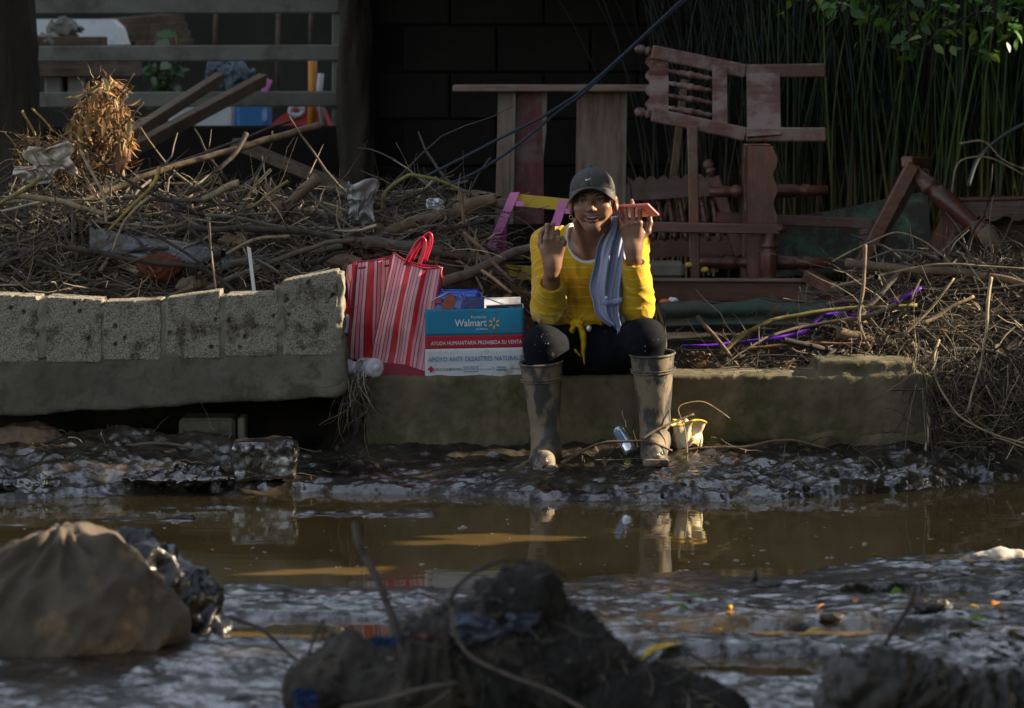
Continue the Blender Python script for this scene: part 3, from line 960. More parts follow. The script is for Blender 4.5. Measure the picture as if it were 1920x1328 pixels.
def turned_part(name, p0, p1, r, mat, parent, kind='leg'):
    if kind == 'leg':
        prof = [(0, .55), (.02, .8), (.10, .92), (.16, .95), (.18, .7), (.20, 1.0), (.24, 1.12), (.28, .95), (.30, .72), (.34, .82), (.5, 1.0), (.66, 1.1), (.74, 1.0), (.76, .75), (.79, 1.08), (.83, 1.08), (.86, .8), (1, .85)]
    elif kind == 'spindle':
        prof = [(0, .55), (.08, .62), (.12, .9), (.16, .6), (.2, .6), (.32, 1.0), (.42, .75), (.46, 1.05), (.5, 1.1), (.54, 1.05), (.58, .75), (.68, 1.0), (.8, .6), (.84, .6), (.88, .9), (.92, .62), (1, .55)]
    else:
        prof = [(0, .75), (.25, .75), (.3, 1.0), (.4, 1.0), (.45, .7), (.52, .7), (.58, 1.0), (.7, 1.05), (.92, .9), (1, .3)]
    return MB().turned(p0, p1, [(t, k * r) for t, k in prof], 12).build(name, wood(mat, np.array(p1) - np.array(p0)), parent, smooth=True)

def scallop(x0, x1, y0, y1, n, depth, side):
    """board outline with one wavy edge; returns photo-pixel outline"""
    pts = []
    if side == 'left':
        k = n * 8
        for i in range(k + 1):
            t = i / k
            pts.append((x0 + depth * (0.5 + 0.5 * math.cos(t * n * 2 * math.pi)), y0 + (y1 - y0) * t))
        pts += [(x1, y1), (x1, y0)]
    elif side == 'right':
        k = n * 8
        for i in range(k + 1):
            t = i / k
            pts.append((x1 - depth * (0.5 + 0.5 * math.cos(t * n * 2 * math.pi)), y0 + (y1 - y0) * t))
        pts += [(x0, y1), (x0, y0)]
    return pts

def px_poly(name, outline, Y, th, mat, parent, tilt=0.0):
    """a board whose outline is given in photo pixels, standing at depth Y"""
    pts = [P(x, y, Y) for x, y in outline]
    k = len(pts)
    V = np.array([list(p) for p in pts]); 
    if tilt: V[:, 1] += (V[:, 2] - V[:, 2].min()) * tilt
    B = V + np.array((0, th, 0))
    i = np.arange(k); j = (i + 1) % k
    ar = sum((outline[a][0] * outline[(a + 1) % k][1] - outline[(a + 1) % k][0] * outline[a][1]) for a in range(k))
    front, back, sidef = i[None], (i[::-1] + k)[None], np.stack([i + k, j + k, j, i], 1)
    if ar > 0: front, back, sidef = front[:, ::-1], back[:, ::-1], sidef[:, ::-1]
    return MB().add(np.concatenate([V, B]), [front, back, sidef]).build(name, wood(mat, V.max(0) - V.min(0)), parent)

# overturned armchair on top of the pile
def top_chair():
    Y = 1.55
    t = thing('overturned_chair', 'red brown wooden chair lying on its back on top of the furniture pile, spindles showing', 'chair', pv(1370, 258, Y + .1))
    d = .045
    for off, Yk in ((0, Y + .34), (118, Y - .02)):
        mb = MB()
        ln = [(1222, 97 + off), (1398, 134 + off), (1548, 132 + off * 1.02)]
        for a, b_ in zip(ln[:-1], ln[1:]): mb.board(pv(*a, Yk), pv(*b_, Yk), m_of(26, Yk), d, bev=.005)
        mb.build('stile', MATS['wood_dusty'], t)
        turned_part('finial', pv(1228, 99 + off, Yk), pv(1190, 90 + off, Yk), .017, 'wood_dusty', t, 'finial')
    # boards between the stiles, seen from above: they lean back from the lower to the upper stile
    def between(name, outline, th):
        pts = []
        for x, y in outline:
            k = (y - 232) / (112 - 232)
            pts.append(pv(x, y, Y + .34 * k))
        V = np.array([list(p) for p in pts]); n = np.array((0, .3, -.12)); n /= np.linalg.norm(n)
        B = V + n * th
        k = len(V); i = np.arange(k); j = (i + 1) % k
        MB().add(np.concatenate([V, B]), [i[::-1][None], (i + k)[None], np.stack([i, j, j + k, i + k], 1)[:, ::-1]]).build(name, MATS['wood_dusty'], t)
    out = scallop(1210, 1253, 100, 208, 4, 9, 'left'); out[-2] = (1254, 214); out[-1] = (1253, 104)
    between('crest_rail', out, .022)
    between('lower_rail', [(1336, 122), (1336, 232), (1364, 238), (1363, 126)], .022)
    between('seat_panel', [(1400, 138), (1402, 256), (1464, 252), (1462, 136)], .03)
    for k in range(4):
        y = 133 + k * 23
        kk = np.clip((y - 232) / (112 - 232), 0, 1)
        turned_part('spindle', pv(1253, y, Y + .34 * kk), pv(1337, y + 15, Y + .34 * kk), .013, 'wood_dusty', t, 'spindle')
top_chair()

def lower_chair():
    Y = 1.5
    t = thing('tipped_armchair', 'red brown armchair tipped on its side, turned legs pointing right', 'chair', pv(1430, 560, Y))
    px_poly('seat', scallop(1402, 1458, 274, 545, 5, 8, 'right'), Y, .32, 'wood_red', t)
    turned_part('leg', pv(1330, 360, Y + .28), pv(1552, 357, Y + .28), .024, 'wood_red', t)
    turned_part('leg', pv(1312, 492, Y + .12), pv(1556, 493, Y + .05), .026, 'wood_red', t)
    bar_part('arm', [pv(1130, 424, Y - .07), pv(1462, 430, Y - .07)], m_of(19, Y), .05, 'wood_red', t)
    MB().ball(pv(1462, 430, Y - .07), (.026, .03, .018), 10).build('arm_tip', MATS['wood_red'], t, smooth=True)
    turned_part('arm_post', pv(1440, 560, Y - .07), pv(1443, 438, Y - .07), .031, 'wood_red', t)
    bar_part('stretcher', [pv(1298, 236, Y - .02), pv(1303, 525, Y - .02)], m_of(19, Y), .04, 'wood_red', t, up=(1, 0, 0))
lower_chair()

def scallop_chair():
    Y = 2.0
    t = thing('scalloped_chair', 'dark wooden chair with a scalloped top rail and spindles, slumped behind the phone hand', 'chair', pv(1270, 520, Y))
    n = 8; k = n * 7
    top = [(1166 + (1345 - 1166) * i / k, 342 - 9 * abs(math.sin(math.pi * n * i / k)) - 8 * i / k) for i in range(k + 1)]
    px_poly('top_rail', top + [(1352, 366), (1180, 377)], Y, .025, 'wood_red', t, tilt=.2)
    for i in range(8):
        x = 1192 + i * 20.5
        turned_part('spindle', pv(x, 374, Y + .02), pv(x + 14, 452, Y - .02), .014, 'wood_red', t, 'spindle')
    px_poly('lower_rail', [(1180, 455), (1372, 441), (1380, 478), (1186, 484)], Y - .02, .03, 'wood_red', t)
    bar_part('stile', [pv(1338, 332, Y), pv(1388, 480, Y - .03)], m_of(22, Y), .04, 'wood_red', t, up=(1, 0, 0))
    bar_part('stile', [pv(1172, 345, Y), pv(1190, 484, Y - .03)], m_of(20, Y), .04, 'wood_red', t, up=(1, 0, 0))
    turned_part('finial', pv(1337, 330, Y), pv(1325, 300, Y), .02, 'wood_red', t, 'finial')
    turned_part('finial', pv(1172, 344, Y), pv(1160, 318, Y), .02, 'wood_red', t, 'finial')
scallop_chair()

t = thing('loose_chair_rail', 'long dark wooden rail resting level behind the tipped armchair', 'rail', pv(1490, 425, 1.95))
bar_part('bar', [pv(1345, 408, 1.95), pv(1636, 420, 1.95)], m_of(20, 1.95), .04, 'wood_red', t)
turned_part('leg', pv(1622, 428, 1.95), pv(1626, 500, 1.95), .03, 'wood_red', t)

t = thing('slanted_batten', 'thin raw timber batten leaning behind the overturned chair', 'batten', pv(1270, 340, 2.4))
bar_part('batten_bar', [pv(1262, 345, 2.4), pv(1284, 150, 2.5)], m_of(15, 2.4), .02, 'wood_raw', t, up=(1, 0, 0))

t = thing('wood_box_base', 'long low red brown wooden base board under the chairs', 'board', pv(1380, 570, 1.25))
bar_part('front_board', [pv(1180, 545, 1.25), pv(1572, 549, 1.25)], m_of(38, 1.25), .03, 'wood_red', t)
bar_part('lit_top_edge', [pv(1180, 525, 1.24), pv(1545, 526, 1.24)], m_of(6, 1.25), .07, 'wood_pale', t)  # paler wood imitates light along the top edge
t = thing('concrete_lump', 'dusty grey block lying on the wooden base behind the raised arm', 'block', pv(1250, 515, 1.5))
MB().box(pv(1238, 505, 1.5), (m_of(88, 1.5), .12, m_of(30, 1.5)), None, .012).build('block_body', MATS['mortar'], t)
for (x, y) in ((1292, 497), (1322, 506)):
    MB().ball(pv(x, y, 1.4), (.016, .02, .011), 8).build('yellow_petal', MATS['wood_yellow'], t, smooth=True)

# table made of a plank on boards
def plank_table():
    Y = 1.95
    t = thing('plank_table', 'makeshift table, pale plank top on upright boards beside the dark wall', 'table', pv(1030, 420, Y))
    mb = MB(); 
    V0 = [(850, 162), (1212, 162), (1222, 172), (1180, 174), (1060, 172), (1010, 170), (925, 171), (851, 168)]
    mb.board(pv(850, 165, Y), pv(1225, 165, Y), m_of(12, Y), .34, bev=.004)
    mb.build('table_top', MATS['wood_pale'], t)
    px_poly('leg_board', [(934, 172), (962, 172), (954, 420), (928, 420)], Y - .1, .03, 'wood_pale', t)
    px_poly('leg_edge', [(962, 170), (967, 170), (962, 420), (955, 420)], Y - .13, .05, 'mortar', t)
    px_poly('side_board', [(967, 170), (1018, 170), (1020, 420), (960, 420)], Y - .08, .03, 'wood_painted_red', t)
    px_poly('side_edge', [(1016, 172), (1026, 172), (1024, 250), (1018, 300)], Y - .1, .03, 'mortar', t)
    px_poly('leg_panel', [(1082, 174), (1170, 172), (1166, 420), (1078, 420)], Y - .05, .03, 'wood_pale', t)
    px_poly('leg_edge', [(1170, 172), (1176, 172), (1172, 420), (1166, 420)], Y - .07, .05, 'mortar', t)
plank_table()

# small pink and yellow frame
def pink_chair():
    Y = 1.0
    t = thing('child_chair', 'small pink and yellow wooden chair frame behind the debris', 'chair', pv(990, 640, Y))
    for dx, x1, y1, x0, y0 in ((0, 966, 362, 905, 470), (0, 1058, 376, 1012, 470)):
        px_poly('back_leg', [(x1 - 9, y1), (x1 + 8, y1 - 1), (x0 + 22, y0), (x0 + 4, y0)], Y - .02, .03, 'wood_pink', t)
        px_poly('peg', [(x1 + 2, y1 + 16), (x1 + 16, y1 + 17), (x1 + 16, y1 + 25), (x1 + 1, y1 + 25)], Y - .045, .02, 'wood_pink', t)
    px_poly('side_leg', [(957, 365), (963, 366), (950, 420), (946, 560), (924, 560), (930, 430)], Y + .03, .04, 'wood_magenta', t)
    px_poly('side_leg', [(1048, 376), (1054, 376), (1040, 560), (1018, 560), (1030, 430)], Y + .03, .04, 'wood_magenta', t)
    px_poly('lower_leg', [(926, 470), (946, 470), (950, 590), (934, 600)], Y, .03, 'wood_magenta', t)
    px_poly('back_rail', [(968, 364), (1070, 374), (1070, 396), (964, 386)], Y, .025, 'wood_yellow', t)
    px_poly('seat_rail', [(945, 497), (1035, 502), (1035, 528), (942, 522)], Y - .01, .025, 'wood_yellow', t)
pink_chair()

# broken chair on the right
def right_chair():
    Y = 1.6
    t = thing('broken_chair', 'broken wooden chair collapsed on the right, one turned leg slanting down with a pale foot', 'chair', pv(1760, 520, Y))
    mb = MB(); mb.board(pv(1712, 308, Y - .06), pv(1596, 530, Y - .06), m_of(26, Y), .05, up=(1, 0, 0), bev=.006)
    mb.board(pv(1700, 304, Y - .05), pv(1735, 306, Y + .12), m_of(22, Y), .05, bev=.006); mb.build('back_post', MATS['wood_red'], t)
    px_poly('dark_side', [(1716, 318), (1738, 316), (1690, 400), (1630, 500), (1606, 510)], Y, .05, 'wood_dark', t)  # darker wood imitates shade on the underside of the post
    turned_part('leg', pv(1878, 468, Y - .16), pv(1712, 322, Y - .04), .036, 'wood_red', t)
    MB().turned(pv(1880, 470, Y - .165), pv(1842, 432, Y - .14), [(0, .012), (.2, .026), (.6, .034), (1, .036)], 12).build('leg_foot', MATS['wood_raw'], t, smooth=True)
    px_poly('apron', [(1768, 368), (1806, 384), (1822, 420), (1790, 440), (1775, 500), (1760, 540), (1700, 540), (1765, 410)], Y + .02, .03, 'wood_red', t)
    k = 20
    wavy = [(1806 + i * 8, 410 + 5 * math.sin(i * 1.1)) for i in range(k)]
    px_poly('seat_rail', [(1795, 376), (1970, 372)] + wavy[::-1], Y + .06, .03, 'wood_pale', t)
    bar_part('seat_edge', [pv(1795, 374, Y + .1), pv(1980, 370, Y + .1)], m_of(6, Y), .1, 'wood_red', t)
    px_poly('seat_back', [(1800, 405), (1975, 405), (1975, 540), (1770, 540)], Y + .16, .03, 'wood_dark', t)
right_chair()
t = thing('red_stick', 'short red brown chair leg lying on the base board left of the twig heap', 'chair leg', pv(1560, 540, 1.2))
bar_part('stick_bar', [pv(1510, 516, 1.2), pv(1588, 556, 1.1)], m_of(24, 1.2), .04, 'wood_red', t)

mk('green_paint', (0.10, 0.19, 0.13), 0.7, 0.2, 8, 0.2, 50, 0.3, dust=(0.075, 0.068, 0.055), dust_amt=0.75, dscale=9)
mk('green_metal', (0.024, 0.060, 0.044), 0.75, 0.3, 6, 0.2, 50, 0.4, dust=(0.07, 0.065, 0.045), dust_amt=0.55, dscale=9)
t = thing('green_board', 'mud smeared green painted board leaning behind the broken chair', 'board', pv(1560, 490, 2.3))
px_poly('panel', [(1440, 412), (1560, 396), (1672, 372), (1740, 360), (1748, 500), (1440, 520)], 2.3, .03, 'green_paint', t)

# green gutter
def gutter():
    t = thing('green_gutter', 'dented dark green metal trough lying behind the kerb on the right', 'gutter', pv(1400, 620, .75))
    n, k = 50, 14
    G = np.zeros((n, k, 3))
    for i in range(n):
        s = i / (n - 1)
        x = 1205 + s * 375
        for j in range(k):
            a = j / (k - 1)
            y = 574 - 6 * math.sin(s * 3.0) + a * 42 + 3 * math.sin(s * 17 + 1) * (1 - a) + 2 * math.sin(s * 40) * (1 - a)
            Yk = .75 - .10 * a - .03 * math.sin(a * math.pi * 2)
            G[i, j] = P(x, y, Yk)
    mb = MB(); mb.grid(G)
    o = mb.build('trough', MATS['green_metal'], t, smooth=True)
    sm = o.modifiers.new('thick', 'SOLIDIFY'); sm.thickness = .006
    mb = MB(); mb.tube([P(1205 + s * 37.5, 572 - 6 * math.sin(s * .3) + 4 * math.sin(s * 1.7 + 1) + 2.5 * math.sin(s * 4), .75) for s in range(11)], .006, 6)
    mb.build('rolled_edge', MATS['green_metal'], t, smooth=True)
gutter()

# litter behind the kerb
mk('orange_wrap', (0.75, 0.16, 0.03), 0.4, 0.2, 20, 0.4, 60, 0.5)
mk('white_wrap', (0.70, 0.74, 0.78), 0.4, 0.15, 20, 0.5, 50, 0.5, dust=(0.25, 0.22, 0.2), dust_amt=0.3)
def crumple(name, c, r, mat, label, cat, seed, amp=.35, parent=None, scale=None, h=None):
    r = np.array(r, float); c = np.array(c, float)
    h = h or max(r.min() / 9, .003)
    f = Field(c - r * 1.6 - .01, c + r * 1.6 + .01, h)
    f.ell(c, r); f.noise((scale or 1.1 / r.mean()), r.min() * amp, 3, seed, ridged=True); f.noise(3.5 / r.mean(), r.min() * .12, 2, seed + 3)
    V, F = f.mesh()
    o = solid(name, V, F, mat, parent)
    if label: tag(o, label, cat)
    return o
crumple('crisp_wrapper', pv(1245, 566, 1.0), (.022, .015, .012), MATS['orange_wrap'], 'small orange wrapper on the green trough beside the raised elbow', 'wrapper', 3)
crumple('paper_scrap', pv(1263, 563, 1.0), (.02, .015, .011), MATS['white_wrap'], 'white blue paper scrap beside the orange wrapper', 'scrap', 5)

mk('ribbon', (0.20, 0.035, 0.62), 0.35, 0.2, 10, 0.1, 60, 0.5, transl=0.2)
def ribbon():
    pts = [(1280, 648), (1330, 648), (1400, 640), (1450, 635), (1495, 628), (1520, 612), (1545, 592), (1575, 586), (1600, 592), (1640, 580), (1685, 562), (1728, 540)]
    wd = [3, 4, 5, 6, 9, 8, 6, 9, 5, 6, 7, 6]
    K = 70
    t = np.linspace(0, len(pts) - 1, K); i = np.arange(len(pts))
    x = np.interp(t, i, [p[0] for p in pts]); y = np.interp(t, i, [p[1] for p in pts]); w = np.interp(t, i, wd)
    Y = np.linspace(.42, .62, K)
    G = np.zeros((K, 3, 3))
    for k in range(K):
        for j in range(3):
            tw = .012 * math.sin(k * .55) * (j - 1)
            G[k, j] = P(x[k], y[k] + (j - 1) * w[k] * .5, Y[k] + tw - .008 * (j == 1))
    o = MB().grid(G).build('purple_ribbon', MATS['ribbon'], smooth=True)
    tag(o, 'purple plastic ribbon trailing through the twigs behind the kerb', 'ribbon')
    o.modifiers.new('thick', 'SOLIDIFY').thickness = .0015
ribbon()

# cables
mk('cable', (0.035, 0.048, 0.065), 0.75, 0.1, 5, 0.0, 50, 0.2)
def smooth_px(pts, Ys, K=60):
    n = len(pts); t = np.linspace(0, n - 1, K); i = np.arange(n)
    c = np.stack([np.interp(t, i, [p[0] for p in pts]), np.interp(t, i, [p[1] for p in pts]), np.interp(t, i, np.interp(i, [0, n - 1], Ys))], 1)
    for _ in range(max(2, K // n)):
        c[1:-1] = (c[:-2] + 2 * c[1:-1] + c[2:]) / 4
    return [P(*r) for r in c]
o = MB().tube(smooth_px([(1300, -20), (1240, 36), (1180, 92), (1130, 138), (1080, 180), (1010, 224), (940, 258), (880, 290), (800, 330)], (1.7, .9)), .0055, 8).build('hanging_cable', MATS['cable'], smooth=True)
tag(o, 'upper of two slack grey cables slanting down across the dark wall', 'cable', 'slack cables')
o = MB().tube(smooth_px([(1312, -22), (1248, 34), (1184, 92), (1130, 142), (1082, 186), (1040, 214), (1000, 248), (950, 288), (890, 326), (830, 350)], (1.72, .88)), .0055, 8).build('hanging_cable', MATS['cable'], smooth=True)
tag(o, 'lower of two slack grey cables, ending nearer the person', 'cable', 'slack cables')

# ---- beyond the slatted fence
mk('white_dull', (0.55, 0.58, 0.60), 0.7, 0.1, 3, 0.1, 40, 0.3, dust=(0.3, 0.29, 0.28), dust_amt=0.25)
mk('blue_plastic', (0.03, 0.17, 0.42), 0.5, 0.1, 3, 0.1, 40, 0.4)
mk('red_plastic', (0.52, 0.04, 0.045), 0.5, 0.15, 5, 0.1, 40, 0.4)
mk('orange_pole', (0.62, 0.24, 0.03), 0.5, 0.15, 5, 0.1, 40, 0.4)
mk('stone_grey', (0.17, 0.16, 0.14), 0.9, 0.3, 6, 0.6, 40, 0.2)
mk('slate_cloth', (0.10, 0.13, 0.16), 0.8, 0.25, 5, 0.3, 40, 0.2)
Yb = 5.0
def yard_junk():
    t = thing('cooler_box', 'white box with a blue end seen under the lowest fence rail', 'box', pv(420, 250, Yb))
    MB().box(pv(385, 222, Yb), (m_of(125, Yb), .4, m_of(60, Yb)), None, .02).build('box_body', MATS['white_dull'], t)
    MB().box(pv(476, 222, Yb), (m_of(58, Yb), .41, m_of(60, Yb)), None, .02).build('blue_end', MATS['blue_plastic'], t)
    t = thing('red_tub', 'red plastic tub with a white ring, tilted behind the fence post', 'tub', pv(560, 250, Yb - .2))
    px_poly('tub_body', [(505, 240), (520, 222), (548, 205), (575, 200), (604, 205), (618, 240)], Yb - .3, .3, 'red_plastic', t)
    mb = MB(); mb.tube([pv(556 + 12 * math.cos(a), 208 + 9 * math.sin(a), Yb - .33) for a in np.linspace(0, 2 * math.pi, 20)], .012, 6); mb.build('ring', MATS['white_dull'], t, smooth=True)
    o = MB().tube([pv(586, 108, Yb - .4), pv(586, 175, Yb - .4), pv(584, 245, Yb - .4)], .02, 8).build('orange_pole', MATS['orange_pole'], smooth=True); tag(o, 'short orange pole upright behind the fence near its end post', 'pole')
    o = MB().tube([pv(602, 138, Yb - .3), pv(598, 180, Yb - .3), pv(606, 240, Yb - .3)], .014, 6).build('grey_stake', MATS['white_dull'], smooth=True); tag(o, 'pale grey stake right of the orange pole', 'stake')
    o = MB().board(pv(506, 150, Yb), pv(492, 180, Yb), .03, .03).build('pink_slat', MATS['wood_pink']); tag(o, 'small pink slat poking up beside the leaning planks', 'slat')
    for x, y0, y1, lab in ((403, 20, 100, 'leftmost of the thin grey stakes behind the fence rails'), (520, 10, 200, 'middle thin grey stake behind the fence rails'), (582, 10, 100, 'thin grey stake above the orange pole')):
        o = MB().tube([pv(x + 2, y0, Yb + .6), pv(x, (y0 + y1) / 2, Yb + .6), pv(x + 1, y1, Yb + .6)], .010, 6).build('thin_stake', MATS['wood_dark'], smooth=True); tag(o, lab, 'stake', 'thin stakes behind the fence')
    t = thing('vehicle_panel', 'pale grey rounded metal panel behind the top left of the fence', 'panel', pv(150, 90, Yb + 1))
    px_poly('panel_body', [(40, 36), (206, 36), (222, 52), (232, 84), (40, 86)], Yb + 1, .5, 'white_dull', t)
    o = crumple('yard_stone', pv(120, 56, Yb), (.085, .06, .07), MATS['stone_grey'], 'rounded stone sitting on the stacked timber behind the fence', 'stone', 8)
    o = crumple('yard_stone', pv(90, 76, Yb - .1), (.07, .06, .035), MATS['stone_grey'], 'flat pale stone left of the rounded one behind the fence', 'stone', 9)
    t = thing('stacked_timber', 'dark timber stacked across two piers behind the fence', 'timber', pv(150, 170, Yb))
    for a in ((50, 78, 195, 78, 18), (60, 128, 260, 128, 30)):
        MB().board(pv(a[0], a[1], Yb), pv(a[2], a[3], Yb), m_of(a[4], Yb), .3).build('timber', MATS['wood_dark'], t)
    for x in (105, 150): MB().box(pv(x, 165, Yb), (m_of(34, Yb), .2, m_of(50, Yb)), None, .01).build('pier', MATS['stone_grey'], t)
    t = thing('roof_tiles', 'dark slanting boards stacked high behind the fence', 'boards', pv(290, 80, Yb + 1.5))
    for k in range(4): MB().board(pv(205 + k * 10, 44 + k * 14, Yb + 1.4), pv(330 + k * 5, 34 + k * 16, Yb + 1.6), .05, .2).build('plank', MATS['wood_dark'], t)
    crumple('dark_sack', pv(418, 128, Yb - .2), (.09, .1, .09), MATS['slate_cloth'], 'dark sack slumped behind the leaning planks', 'sack', 12)
    crumple('blue_grey_sack', pv(448, 144, Yb - .4), (.075, .08, .08), MATS['slate_cloth'], 'blue grey sack right of the dark one behind the fence', 'sack', 13)
yard_junk()

def leaf_mesh(L, W, fold=.25, curl=.15):
    n = 7
    V, F = [], []
    for i in range(n):
        s = i / (n - 1)
        w = W * math.sin(math.pi * min(s * .96 + .02, 1)) ** .8 * (1 - .35 * s)
        z = curl * L * s * s
        V += [(-w, s * L, fold * w - z), (0, s * L, -z), (w, s * L, fold * w - z)]
    for i in range(n - 1):
        a = i * 3
        F += [(a, a + 1, a + 4, a + 3), (a + 1, a + 2, a + 5, a + 4)]
    return np.array(V), np.array(F)

def plant(name, label, cat, base, tips, seed, nleaf, L, W, colr, stem_mat='bark', Yj=.15, smin=.15):
    """stems from base to tips, each leaf its own part (shared mesh)"""
    g = np.random.default_rng(seed)
    t = thing(name, label, cat, base)
    V, F = leaf_mesh(L, W)
    mats = []
    for k, c in enumerate(colr):
        nm = '%s_leaf_%d' % (name, k)
        mk(nm, c, 0.42, 0.2, 12, 0.1, 60, 0.5, transl=0.3); mats.append(make_mesh('leaf', V, [F])); mats[-1].materials.append(MATS[nm])
    cnt = 0
    mb = MB()
    paths = []
    for tip in tips:
        b0 = np.array(base if np.ndim(tip[0]) == 0 else tip[0], float); e = np.array(tip if np.ndim(tip[0]) == 0 else tip[1], float)
        n = 12
        s = np.linspace(0, 1, n)[:, None]
        p = b0 + (e - b0) * s + np.cumsum(g.normal(size=(n, 3)) * .008, 0) * s
        p[:, 2] -= .06 * np.linalg.norm(e - b0) * (s[:, 0] ** 2)
        mb.tube(p, list(np.linspace(.006, .0018, n)), 5); paths.append(p)
    mb.build('stem', MATS[stem_mat], t, smooth=True)
    for q in range(nleaf):
        p = paths[g.integers(len(paths))]
        s = g.uniform(smin, 1) * (len(p) - 1); i = int(min(s, len(p) - 2)); f = s - i
        c = p[i] * (1 - f) + p[i + 1] * f + g.normal(size=3) * (.012, Yj * .3, .012)
        o = bpy.data.objects.new('leaf', mats[g.integers(len(mats))])
        o.parent = t
        o.location = Vector(c) - LOCS[t.name]
        o.rotation_euler = (g.uniform(-1.5, .5), g.uniform(-.9, .9), g.uniform(0, 6.28))
        k = g.uniform(.55, 1.25)
        o.scale = (k, k, k)
        col.objects.link(o)

plant('yard_shrub', 'small leafy shrub glimpsed between the upper fence rails', 'shrub', P(310, 200, Yb + .4),
      [P(280, 60, Yb + .3), P(340, 50, Yb + .5), P(300, 90, Yb + .3), P(265, 80, Yb + .4), P(350, 70, Yb + .4), P(320, 110, Yb + .3)], 5, 60, .085, .026,
      [(0.035, 0.085, 0.03), (0.05, 0.11, 0.035), (0.10, 0.14, 0.03)])

# leafy branch hanging in at the top right
tips = []
g = np.random.default_rng(77)
for k in range(46):
    x = g.uniform(1470, 1960); lim = 30 + 95 * np.clip((x - 1500) / 250, 0, 1) * (1 if x < 1850 else .7)
    y = g.uniform(-10, lim)
    Yk = 1.7 + g.uniform(-.3, .5)
    tips.append((P(x + g.uniform(-20, 120), y - g.uniform(60, 140), Yk + g.uniform(-.2, .2)), P(x, y, Yk)))
plant('hanging_branch', 'leafy green branches hanging in at the top right corner', 'branch', P(1750, -260, 1.8), tips, 9, 295, .058, .020,
      [(0.05, 0.15, 0.02), (0.085, 0.20, 0.022), (0.035, 0.09, 0.025), (0.16, 0.22, 0.03)], smin=.5)

# reed bed
mk('reed', (0.06, 0.08, 0.02), 0.55, 0.25, 9, 0.1, 40, 0.4, attr='col')
def reeds():
    g = np.random.default_rng(21)
    t = thing('reed_bed', 'dense stand of upright green reeds behind the chairs on the right', 'reeds', P(1600, 420, 2.8))
    pal = np.array([(0.035, 0.085, 0.022), (0.05, 0.12, 0.022), (0.09, 0.15, 0.022), (0.025, 0.06, 0.022), (0.13, 0.14, 0.03)])
    def stalk(x, Yk, r, lean, c):
        zb = P(0, 440 + g.uniform(-15, 40), Yk).z
        H = g.uniform(1.3, 2.0)
        n = 9; droop = g.normal() * .22
        p0 = np.array([x, Yk, zb - .1])
        s = np.linspace(0, 1, n)
        pts = np.stack([x + lean[0] * s * H + lean[0] * .5 * s ** 2 * H + droop * np.maximum(s - .3, 0) ** 2 * H, Yk + lean[1] * s * H, zb - .1 + s * H], 1)
        rad = r * (1 - .7 * s)
        base = np.clip(1 - s * 3.5, 0, 1)[:, None]
        cc = c * (1 - base) + np.array([0.22, 0.15, 0.05]) * base * g.uniform(.3, 1.1)
        return pts, rad, np.repeat(cc, 5, 0)
    def x_dens():
        while True:
            px = g.uniform(1215, 1960)
            if g.uniform() < .25 + .75 * np.clip((px - 1300) / 300, 0, 1): return px
    for k in range(230):
        Yk = g.uniform(2.4, 2.75); px = x_dens()
        pts, rad, cc = stalk(P(px, 0, Yk).x, Yk, g.uniform(.0045, .009), g.normal(size=2) * (.08, .04), pal[g.integers(5)] * g.uniform(.18, .8) * (.07 + .93 * np.clip((px - 1350) / 400, 0, 1)))  # stalk colour darkened towards the left to imitate shade
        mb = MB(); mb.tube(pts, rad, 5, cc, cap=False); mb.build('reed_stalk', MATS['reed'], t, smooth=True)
    mb = MB()
    for k in range(700):
        Yk = g.uniform(2.6, 3.2); px = x_dens()
        pts, rad, cc = stalk(P(px, 0, Yk).x, Yk, g.uniform(.003, .008), g.normal(size=2) * (.11, .04), pal[g.integers(5)] * g.uniform(.12, .55) * (.08 + .92 * np.clip((px - 1350) / 400, 0, 1)))  # same shade put into the colour of the rear stalks
        mb.tube(pts, rad, 5, cc, cap=False)
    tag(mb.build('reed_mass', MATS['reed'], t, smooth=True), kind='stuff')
reeds()
mk('grey_pipe', (0.06, 0.066, 0.07), 0.5, 0.15, 5, 0.1, 40, 0.4)
o = MB().tube(smooth_px([(1815, 350), (1830, 300), (1860, 270), (1900, 242), (1960, 215)], (2.2, 2.3), 24), .008, 8).build('bent_pipe', MATS['grey_pipe'], smooth=True)
tag(o, 'bent pale grey pipe in front of the reeds at the right edge', 'pipe')

# ---------------------------------------------------------------- flood debris
RIDGE_X = [-400, 0, 80, 200, 330, 460, 560, 650, 760, 860, 930, 985, 1050]
RIDGE_P = [410, 400, 385, 378, 385, 392, 402, 404, 384, 384, 462, 530, 600]
def heap_left(X, Y):
    """height of the left heap over (X, Y)"""
    px = 960 + X * CAM_D * PXM / (CAM_D + Y)
    zr = CAM_H - (np.interp(px, RIDGE_X, RIDGE_P) - HOR) * (CAM_D + 1.15) / CAM_D / PXM
    zf = CAM_H - (np.interp(px, [-400, 640, 700, 1050], [590, 580, 600, 640]) - HOR) * (CAM_D + .15) / CAM_D / PXM
    t = np.clip((Y - .12) / 1.03, 0, 1)
    z = zf + (zr - zf) * (t * (2 - t))
    back = np.clip((Y - 1.15) / .9, 0, 1)
    return z * (1 - back) + .3 * back
RR_X = [1200, 1280, 1400, 1500, 1580, 1650, 1750, 1850, 2000, 2400]
RR_P = [650, 640, 628, 605, 555, 515, 496, 496, 505, 550]
